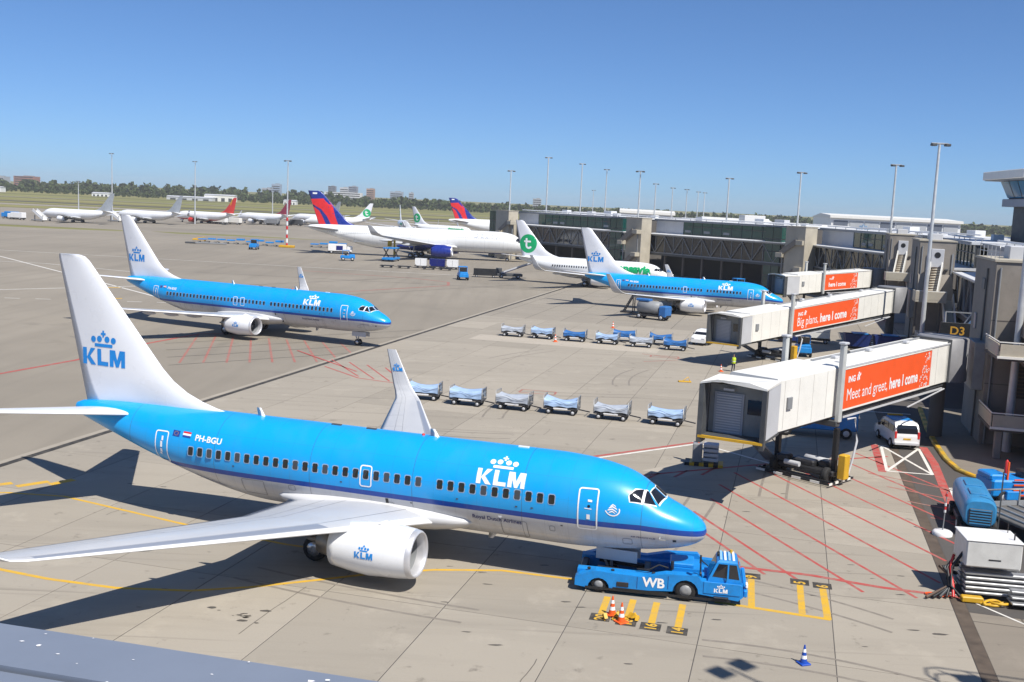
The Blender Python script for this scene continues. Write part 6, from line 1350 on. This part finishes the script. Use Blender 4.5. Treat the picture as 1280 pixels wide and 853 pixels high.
# cargo loader and containers by the long white airliner
lo = thing('cargo_loader', 'blue scissor cargo loader raised to the hold of the long white airliner', 'loader', (-31.5, 268.5, 0), R(80))
part('platform', MB().bbox((0, 0, 3.3), (4.6, 3.0, .3), .05), GSEBLUE, lo); part('base_frame', MB().bbox((0, 0, .7), (6.2, 3.0, .5), .06), GSEBLUE, lo)
for sy in (-1.3, 1.3): part('scissor_arm', MB().bar((-2, sy, 1.0), (2, sy, 3.1), .2).bar((2, sy, 1.0), (-2, sy, 3.1), .2), DMETAL, lo)
part('bridge_ram', MB().bar((2.8, 0, .9), (2.8, 0, 5.2), .4).bbox((2.2, 1.1, 4.3), (1.2, .8, 1.4), .05), YELLOW, lo)
for sx in (-2.2, 2.2):
    for sy in (-1.3, 1.3): wheel('tyre', lo, sx, sy, .45, .3)
def uld(label, x, y, rz, mat, w=2.2, grp='air cargo containers'):
    t = thing('cargo_container', label, 'container', (x, y, 0), rz, grp); part('shell', MB().loft([[(-w / 2 + .4, -.75, .55), (w / 2, -.75, .55), (w / 2, -.75, 2.2), (-w / 2, -.75, 2.2), (-w / 2, -.75, 1.0)], [(-w / 2 + .4, .75, .55), (w / 2, .75, .55), (w / 2, .75, 2.2), (-w / 2, .75, 2.2), (-w / 2, .75, 1.0)]], True, True, smooth=False), mat, t); part('dolly', MB().bbox((0, 0, .42), (w + .3, 1.7, .16), .03), DMETAL, t); part('door_seam', MB().box((0, -.757, 1.4), (.05, .01, 1.4)), DGREY, t)
    for sx in (-.8, .8):
        for sy in (-.6, .6): wheel('tyre', t, sx, sy, .18, .14)
uld('white cargo container on a dolly, the one nearer the cargo loader', -22.0, 247.5, R(-4), WHITE, 2.6); uld('navy cargo container between the two white ones', -18.2, 248.0, R(-4), DKBLUE, 3.6); uld('white cargo container on a dolly nearest the parked blue tractor', -14.6, 247.2, R(-4), WHITE, 2.6)
for k, x in enumerate((-29.5, -25.5, -19.8, -16.0)):
    t = thing('empty_dolly', 'empty black container dolly in the line before the long white airliner', 'dolly', (x, 243.6 - .2 * k, 0), R(-4), 'empty container dollies'); part('deck', MB().bbox((0, 0, .45), (3.0, 1.7, .16), .03), BLACK, t); part('drawbar', MB().bar((1.5, 0, .4), (2.3, 0, .3), .1), DMETAL, t)
    for sx in (-1, 1):
        for sy in (-.65, .65): wheel('tyre', t, sx, sy, .2, .14)
# white and blue catering cart row by the banded mast, far left
for k in range(9): tag(clone(bpy.data.objects['empty_dolly']), 'blue empty dolly in the long row near the banded mast', 'dolly', 'blue dollies near the banded mast').location = (-95 + k * 3.1, 322 - k * .8, 0)
for o in [q for q in bpy.data.objects if q.get('group') == 'blue dollies near the banded mast']:
    for c_ in o.children:
        if c_.name.startswith('deck'):
            c_.data = c_.data.copy(); c_.data.materials[0] = GSEBLUE; c_.scale = (.72, 1, RNG.uniform(2, 4))
yl = thing('tow_bar_rack', 'yellow tow bar rack at the head of the blue dolly row', 'rack', (-97.5, 327, 0)); part('frame', MB().bbox((0, 0, .5), (4, 1.2, .4), .05).bar((-1.8, 0, .7), (1.8, 0, 1.4), .2), YELLOW, yl); part('wheel', MB().lathe([(-.1, .3), (.1, .3)], (1.6, .6, .3), 'y', 12), RUBBER, yl)
rk = thing('steel_rack', 'flat grey rack lying before the blue dolly row', 'rack', (-90, 312, 0)); part('frame', MB().bbox((0, 0, .3), (10, 1.4, .3), .05), MGREY, rk); part('skid', MB().bbox((-5.5, 0, .25), (3, 1.6, .4), .05), DGREY, rk)
for k in range(4): tag(clone(bpy.data.objects['empty_dolly']), 'blue dolly parked right of the banded mast', 'dolly', 'blue dollies right of the mast').location = (-61 + k * 3.0, 322 - k, 0)
for o in [q for q in bpy.data.objects if q.get('group') == 'blue dollies right of the mast']:
    for c_ in o.children:
        if c_.name.startswith('deck'):
            c_.data = c_.data.copy(); c_.data.materials[0] = GSEBLUE; c_.scale = (.75, 1, RNG.uniform(2, 4))
lv = thing('lavatory_truck', 'white service truck under the tail of the long white airliner', 'truck', (-49, 292, 0), R(5)); part('box', MB().bbox((0, 0, 1.7), (5.0, 2.2, 1.9), .06), WHITE, lv); part('cab', MB().bbox((3.3, 0, 1.35), (1.5, 2.0, 1.5), .12), WHITE, lv); part('side_panel', MB().box((.6, -1.12, 1.6), (1.8, .03, 1.2)), DKBLUE, lv); part('chassis', MB().box((.6, 0, .6), (6.4, 1.8, .3)), DMETAL, lv)
for sx in (-1.6, 3.1):
    for sy in (-.95, .95): wheel('tyre', lv, sx, sy, .42, .3)
# clutter under the second and third bridges
crt = thing('cargo_crate', 'white box trailer under the Big plans bridge', 'trailer', (38.9, 134.5, 0), R(-14)); part('box', MB().bbox((0, 0, 1.55), (3.0, 1.8, 1.7), .04), CREAM, crt); part('chassis', MB().box((0, 0, .5), (3.2, 1.6, .2)), DMETAL, crt); part('rib', MB().box((0, -.92, 1.55), (2.8, .03, .1)).box((0, -.92, 2.1), (2.8, .03, .08)), LGREY, crt)
for sx in (-1, 1):
    for sy in (-.7, .7): wheel('tyre', crt, sx, sy, .25, .2)
for i, (x, y, rz, lb) in enumerate(((35.2, 134.2, -10, 'dark blue skip beside the white box trailer'), (42.8, 131.0, -8, 'dark blue skip right of the white box trailer'), (46.2, 130.2, -8, 'dark blue skip close to the brown stair tower'))):
    t = thing('waste_skip', lb, 'skip', (x, y, 0), R(rz), 'dark blue skips under the bridges'); part('tub', MB().loft([[(sx * a, sy * b, z_) for sx, sy in ((-1, -1), (1, -1), (1, 1), (-1, 1))] for z_, a, b in ((.3, 1.3, .8), (1.8, 1.6, 1.0), (1.8, 1.5, .9), (.5, 1.2, .72))], True, True, smooth=False), M('skip_blue', (.01, .03, .16), .5), t); part('lid', MB().bbox((.3, 0, 1.9), (1.8, 1.9, .1), .03), (GSEBLUE if i else DKBLUE), t); part('skid', MB().box((0, 0, .2), (2.6, 1.4, .2)), DMETAL, t)
for i, (x, y) in enumerate(((49.5, 136.2), (47.0, 133.8), (50.8, 133.0))):
    t = thing('pallet_stack', ['tall', 'low', 'leaning'][i] + ' stack of pale pallets and boards by the brown stair tower', 'pallets', (x, y, 0), R(20 * i), 'pallet stacks by the tower')
    for k in range(5 - i): part('board', MB().bbox((0.03 * k, 0, .15 + .26 * k), (2.4, 1.5, .14), .02), (LGREY, CREAM, M('pink_board', (.45, .30, .26), .6))[k % 3], t)
tractor('blue tractor parked under the Big plans bridge', 33.6, 121.5, R(-100), s=1.1)
# passenger steps by the parked white airliners
for i, (x, y, lb) in enumerate(((-194, 432, 'white passenger steps at the first grey tailed airliner'), (-176, 466, 'white passenger steps at the second grey tailed airliner'))):
    t = thing('passenger_steps', lb, 'steps', (x, y, 0), R(150)); part('flight', MB().bar((-4, 0, .6), (2.5, 0, 4.0), 1.8, .3), CREAM, t); part('side_panel', MB().bar((-4, -.95, 1.1), (2.5, -.95, 4.5), .1, 1.2).bar((-4, .95, 1.1), (2.5, .95, 4.5), .1, 1.2), WHITE, t); part('platform', MB().bbox((3.2, 0, 4.0), (1.6, 2.0, .2), .03), LGREY, t); part('chassis', MB().bbox((0, 0, .5), (7, 2, .4), .05), MGREY, t)
    for sx in (-2.5, 2.5): part('leg', MB().bar((sx, 0, 0), (sx, 0, 2.5), .3), MGREY, t)
for i, (x, y, mt, lb) in enumerate(((-212, 447, GSEBLUE, 'blue truck at the nose of the first grey tailed airliner'), (-206, 440, WHITE, 'white truck at the nose of the first grey tailed airliner'), (-139, 500, WHITE, 'white truck by the red tailed airliner'), (-143, 505, GSEBLUE, 'blue long truck by the red tailed airliner'), (-133, 503, CREAM, 'cream truck by the red tailed airliner'), (-118, 516, MGREY, 'grey loader by the dark red tail'), (-108, 522, DGREY, 'dark loader by the slate grey tail'))):
    t = thing('service_truck', lb, 'truck', (x, y, 0), R(160)); part('box_body', MB().bbox((0, 0, 1.9), (6 if 'long' not in lb else 9, 2.4, 2.2), .08), mt, t); part('cab', MB().bbox((4 if 'long' not in lb else 5.5, 0, 1.5), (1.7, 2.2, 1.8), .15), mt, t); part('chassis', MB().box((.5, 0, .6), (7, 1.9, .4)), DMETAL, t)
    for sx in (-1.8, 3.6):
        for sy in (-1, 1): wheel('tyre', t, sx, sy, .48, .3)

# ================================================================ the terrace the photograph is taken from
lg = thing('roof_ledge', 'blue grey metal roof ledge with white bird droppings in the foreground', 'ledge', (0, 0, 0))
LEDGE = M('ledge_metal', (.225, .26, .325), .5, .2, var=.07, scale=.9, dirt=.05)
zl = 13.9
ed = Vector((1.79, -.42)).normalized(); en = Vector((-ed.y, ed.x))      # along the ledge, outward
P0 = Vector((-2.42, 5.02)); A_, B_ = P0 - ed * 9, P0 + ed * 9
def lp(s_, o_, z_): q = P0 + ed * s_ + en * o_; return (q.x, q.y, z_)
part('cap_sheet', MB().loft([[lp(s_, 0, zl - .5), lp(s_, .0, zl - .02), lp(s_, -.02, zl), lp(s_, -.42, zl + .004), lp(s_, -.43, zl - .5)] for s_ in (-9, 9)], True, True, smooth=False), LEDGE, lg)
part('inner_sheet', MB().loft([[lp(s_, -.445, zl - .5), lp(s_, -.445, zl - .012), lp(s_, -1.9, zl + .02), lp(s_, -1.9, zl - .5)] for s_ in (-9, 9)], True, True, smooth=False), LEDGE, lg)
part('wall', MB().loft([[lp(s_, -.06, 0), lp(s_, -.06, zl - .5), lp(s_, -1.9, zl - .5), lp(s_, -1.9, 0)] for s_ in (-9, 9)], True, True, smooth=False), LGREY, lg)
for k in range(26):
    s_, o_ = random.uniform(-.4, 2.3), random.uniform(-.6, -.03); c = Vector(lp(s_, o_, zl + (.004 if o_ > -.42 else .012))); r = random.uniform(.003, .011)
    part('bird_dropping', MB().add([(c.x + r * random.uniform(.5, 1.3) * math.cos(t) * 1.6, c.y + r * random.uniform(.5, 1.3) * math.sin(t), c.z + .002) for t in [2 * math.pi * i / 8 for i in range(8)]], [tuple(range(8))]), DECALW, lg)
fm_ = thing('floodlight_mast', 'twin floodlight mast beside the terrace', 'light mast', (18.9, 21.9, 0), R(-52))
part('pole', MB().lathe([(0, .2), (24, .12)], (1.2, 0, 0), 'z', 10), STEEL, fm_); part('cross_arm', MB().bar((1.2, 0, 24), (-.2, 0, 24), .12), STEEL, fm_)
for sy in (-.55, .6): part('floodlight', MB().bbox((-.1, sy, 24), (.75, .75, .3), .05), DGREY, fm_)
tb = thing('terrace_block', 'terrace roof with looped railing, seen only by its shadow', 'building', (24.2, 25.3, 0), 0)
part('wall', MB().box((20, -14.5, 8.1), (40, 29, 16.2)), LGREY, tb); part('roof', MB().box((20, -14.6, 16.25), (40, 29, .1)), MGREY, tb)
for dy, zz in ((1.0, 18.0), (.75, 17.6)): part('rail', MB().tube([(-1.2, dy - .9, zz - 1.6), (-1.15, dy - .3, zz - .5), (-.8, dy, zz - .08), (-.3, dy + .05, zz), (4, dy - 1.0, zz), (14, dy - 3.0, zz)], .05, 8), STEEL, tb)
part('rail_post', MB().bar((.6, .8, 16), (.6, .8, 18), .06).bar((3, .2, 16), (3, .2, 18), .06).bar((-.4, .9, 16), (-.4, .9, 17.9), .05), STEEL, tb)
part('lamp_box', MB().bbox((.2, .6, 17.2), (.9, .6, .5), .05), DGREY, tb)
# ================================================================ distance
def leaf_mat():
    m, nt, b = base_mat('woodland_leaves', 1.0, 0, .05); co = worldco(nt)
    c = mix(nt, ramp(nt, noise(nt, co, .02, 3), .3, .7), (.026, .046, .020), (.055, .078, .026))
    nt.links.new(mix(nt, ramp(nt, noise(nt, co, .3, 3), .3, .7), c, (.085, .105, .04)), b.inputs['Base Color']); return m
def woods(name, label, rows, seed):
    rg = np.random.default_rng(seed); V, Fc = [], []
    for (x0, x1, y0, y1, n, hmin, hmax) in rows:
        for _ in range(n):
            cx = rg.uniform(x0, x1); cy = rg.uniform(y0, y1) + .0 * cx; h = rg.uniform(hmin, hmax); r = h * rg.uniform(.28, .42); m = 36
            dirs = rg.normal(size=(m, 3)); dirs /= np.linalg.norm(dirs, axis=1)[:, None]; rad = rg.uniform(.55, 1.0, m)[:, None]
            P = dirs * rad * np.array([r, r, h * .45]) + np.array([cx, cy, h * .53])
            A = rg.normal(size=(m, 3)); A /= np.linalg.norm(A, axis=1)[:, None]; B = np.cross(A, rg.normal(size=(m, 3))); B /= np.linalg.norm(B, axis=1)[:, None]
            s = (r * rg.uniform(.28, .5, m))[:, None]
            for p_, a_, b_ in zip(P, A * s, B * s):
                o = len(V); V += [p_ - a_ - b_, p_ + a_ - b_ * .6, p_ + a_ * .7 + b_, p_ - a_ * .8 + b_]; Fc.append((o, o + 1, o + 2, o + 3))
    me = bpy.data.meshes.new(name); me.from_pydata([tuple(q) for q in V], [], Fc); me.materials.append(LEAVES); me.update()
    o = obj(name, me); o['kind'] = 'stuff'; o['label'] = label; o['category'] = 'woodland'; return o
LEAVES = leaf_mat()
woods('woodland', 'dark green belt of trees along the far edge of the airfield', [(-1250, 1500, 1500, 1700, 1500, 8, 13.5), (-1250, 1500, 1440, 1500, 900, 3, 7), (-1250, -300, 1700, 1850, 240, 13, 21), (-400, 1500, 1700, 1850, 300, 11, 16), (-1250, 1500, 1500, 1700, 50, 14, 18)], 5)
FARB = [(-2160, 4700, 90, 60, 44, 'red brick', (.30, .13, .09)), (-2330, 4800, 70, 60, 38, 'grey', (.35, .37, .40)), (-870, 5000, 34, 30, 66, 'dark grey', (.2, .22, .26)), (-820, 5050, 40, 36, 62, 'pale', (.55, .56, .57)), (-772, 5000, 40, 36, 70, 'slate', (.25, .27, .32)), (-690, 5000, 36, 36, 62, 'brown', (.36, .22, .16)), (-580, 5100, 60, 40, 52, 'blue grey', (.3, .35, .42)), (-510, 5100, 22, 22, 50, 'grey', (.35, .37, .42)), (-1130, 5000, 40, 36, 64, 'blue', (.28, .35, .45)), (-1190, 5100, 60, 40, 40, 'grey', (.35, .38, .42)), (90, 5100, 40, 40, 48, 'grey', (.35, .38, .42)), (-800, 4900, 170, 40, 34, 'white', (.6, .6, .6))]
for i, (x, y, w, d, h, cn, c) in enumerate(FARB):
    x, y, w, d, h = x * .52, y * .52, w * .52, d * .52, 16.07 + (h - 16.07) * .43 - 2.0
    t = thing('city_building', ['low', 'wide', 'slim', 'square', 'broad', 'tall'][i % 6] + ' ' + cn + ' building on the skyline, number %s from the woodland gap' % ['one', 'two', 'three', 'four', 'five', 'six', 'seven', 'eight', 'nine', 'ten', 'eleven', 'twelve'][i], 'building', (x, y, 0), 0, 'city buildings on the horizon')
    t['label'] = '%s %s building of the city skyline beyond the trees' % (['low broad', 'wide', 'slim', 'square', 'stout', 'narrow', 'long', 'thin', 'upright', 'flat', 'lone', 'low long'][i], cn)
    part('wall', MB().box((0, 0, h / 2), (w, d, h)), M('city_' + cn.replace(' ', '_'), c, .8), t)
    part('roof_plant', MB().box((w * .1, 0, h + .8), (w * .4, d * .5, 1.6)), MGREY, t)
    for k in range(int(h / 5)): part('window_band', MB().box((0, -d / 2 - .2, 4 + 5 * k), (w * .9, .4, 2)), DARKGLASS, t)
# airfield sheds along the tree line
for i, (x, y, w, h, lb, mt) in enumerate(((-690, 1390, 40, 6, 'white shed at the field edge with the brick tower behind it', WHITE), (-545, 1400, 22, 4, 'small white shed at the field edge among the trees', WHITE), (-395, 1420, 40, 8, 'cream block at the field edge above the grey tails', CREAM), (-300, 1410, 16, 5, 'tiny white hut at the field edge right of the cream block', WHITE), (-430, 1405, 60, 4, 'long low pale shed at the field edge', LGREY), (168, 1100, 96, 6.5, 'long white shed in the field behind the red and blue tails', WHITE), (90, 1130, 60, 8, 'brown grey shed in the field beside the long white one', CONC))):
    t = thing('airfield_shed', lb, 'shed', (x, y, 0)); part('wall', MB().box((0, 0, h / 2), (w, 14, h)), mt, t)
    part('roof', MB().loft([[(-w / 2 - .4, -7.5, h), (-w / 2 - .4, 0, h + 1.4), (-w / 2 - .4, 7.5, h)], [(w / 2 + .4, -7.5, h), (w / 2 + .4, 0, h + 1.4), (w / 2 + .4, 7.5, h)]], True, True, smooth=False), LGREY, t)
    for k in range(4): part('door', MB().box((-w * .36 + w * .24 * k, -7.06, h * .3), (w * .12, .12, h * .55)), DGREY, t)
# hangars
def hangar(label, x0, x1, y, h, d, wall, bays, end=18):
    t = thing('hangar', label, 'hangar', (x0, y, 0), R(-6)); L = x1 - x0
    part('wall', MB().box((L / 2, d / 2, h / 2), (L, d, h)), WHITE, t)
    part('roof', MB().loft([[(-1, -1.5, h), (-1, -1.5, h + 1.4), (-1, d * .5, h + 2.4), (-1, d + 1, h)], [(L + 1, -1.5, h - .4), (L + 1, -1.5, h + 1), (L + 1, d * .5, h + 2), (L + 1, d + 1, h - .4)]], True, True, smooth=False), CREAM, t)
    w = (L - 2) / bays
    for k in range(bays): part('hangar_door', MB().box((1 + (k + .5) * w, -.15, h * .46), (w - .8, .3, h * .9)), wall if k % 3 else M('hangar_door_dark', (.12, .14, .18), .5), t)
    part('blue_band', MB().box((L / 2, -.35, 1.8), (L - 2, .2, 3.4)), M('hangar_blue', (.05, .12, .3), .5), t)
    return t
hg = hangar('big white hangar with cream roof and grey doors behind the pier', 176, 246, 600, 15.5, 60, M('hangar_door', (.42, .44, .46), .5), 8)
kl, cr = klm_polys(); decal('airline_logo', tri2d(kl + cr), lambda a, b: Vector((14 + a * 2.2, -.42, 8 + b * 2.2)), M('hangar_logo_blue', (.12, .28, .5), .5), hg)
hangar('grey blue hangar with white gable left of the big hangar', 88, 118, 500, 11, 30, M('hangar_slate', (.12, .15, .19), .5), 4)
hangar('low white hangar block beside the big hangar', 125, 150, 480, 10, 24, M('hangar_white_door', (.62, .63, .64), .5), 4)
hangar('dark low hangar with pale roof at the left of the hangar row', 60, 90, 620, 13, 30, M('hangar_slate', (.12, .15, .19), .5), 4)
wb = thing('cargo_block', 'plain white cargo block above the pier roof', 'building', (103, 470, 0)); part('wall', MB().bbox((0, 0, 7.5), (9, 12, 15), .1), WHITE, wb); part('door', MB().box((0, -6.1, 3), (4, .2, 6)), LGREY, wb)
for i in range(9):
    x, y = 160 + i * 15 + RNG.uniform(-3, 3), 380 + RNG.uniform(-20, 40)
    t = thing('parked_truck', 'vehicle parked in the dark yard below the woodland right of the hangar', 'truck', (x, y, 11.5 * 0), 0, 'vehicles in the yard by the hangar')
    part('body', MB().bbox((0, 0, 6.0), (8, 4, 3.0), .2), (WHITE, LGREY, DGREY)[i % 3], t); part('cab', MB().bbox((4.6, 0, 5.6), (1.6, 3.6, 2.2), .2), (GSEBLUE, WHITE, REDP)[i % 3], t); part('deck', MB().box((0, 0, 2.2), (10, 4.4, 4.4)), DGREY, t)
# small control room on the roof at the right
ct = thing('apron_control_tower', 'dark apron control tower with overhanging white roof and slanted windows', 'tower', (79.3, 150.0, 0), R(-6))
part('shaft', MB().loft([[(sx * 7.8, sy * 6, 0), (sx * 7.8, sy * 6, 18.6)] for sx, sy in ((-1, -1), (1, -1), (1, 1), (-1, 1))], False, False, smooth=False) if False else MB().box((0, 0, 9.3), (15.4, 11, 18.6)), M('tower_dark_cladding', (.022, .022, .026), .5), ct)
part('cab_base', MB().bbox((-.2, 0, 19.15), (17.8, 13, 1.1), .06), M('tower_band', (.30, .32, .37), .5), ct)
cabr = [[(sx * a, sy * b, z) for sx, sy in ((-1, -1), (1, -1), (1, 1), (-1, 1))] for z, a, b in ((19.7, 8.5, 6.1), (22.3, 9.4, 7.0))]
part('cab_core', MB().loft([[(x * .98, y * .98, z) for x, y, z in r] for r in cabr], True, True, smooth=False), M('cab_shadow', (.03, .035, .04), .5), ct)  # core behind the panes, one even dark colour
for k in range(7):
    f0, f1 = -1 + 2 * k / 7 + .012, -1 + 2 * (k + 1) / 7 - .012
    part('window_pane', MB().add([(8.5 * f0, -6.12, 19.85), (8.5 * f1, -6.12, 19.85), (9.4 * f1, -7.0, 22.2), (9.4 * f0, -7.0, 22.2)], [(0, 1, 2, 3)]), glass('cab_glass', (.10, .13, .14)), ct)
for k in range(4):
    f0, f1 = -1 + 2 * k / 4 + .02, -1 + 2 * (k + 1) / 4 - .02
    part('window_pane', MB().add([(-8.54, 6.1 * f0, 19.85), (-8.54, 6.1 * f1, 19.85), (-9.44, 7 * f1, 22.2), (-9.44, 7 * f0, 22.2)], [(0, 1, 2, 3)]), glass('cab_glass_reflection', (.03, .22, .42)), ct)  # left panes: bluish reflection painted into the glass colour
part('roof', MB().bbox((0, 0, 22.95), (23.2, 16.5, 1.2), .08), CREAM, ct); part('soffit', MB().box((0, 0, 22.3), (22.6, 16, .1)), MGREY, ct)

# ================================================================ the summer air
def haze_box():
    m = bpy.data.materials.new('haze'); m.use_nodes = True; nt = m.node_tree; nt.nodes.clear()
    v = nt.nodes.new('ShaderNodeVolumePrincipled'); v.inputs['Color'].default_value = (.97, .985, 1.0, 1); v.inputs['Density'].default_value = 0.00011; v.inputs['Anisotropy'].default_value = 0.0
    o = nt.nodes.new('ShaderNodeOutputMaterial'); nt.links.new(v.outputs[0], o.inputs['Volume'])
    b = obj('haze', MB().box((0, 1450, 19.0), (5200, 3200, 41)).mesh('haze', m)); b['kind'] = 'stuff'
haze_box()
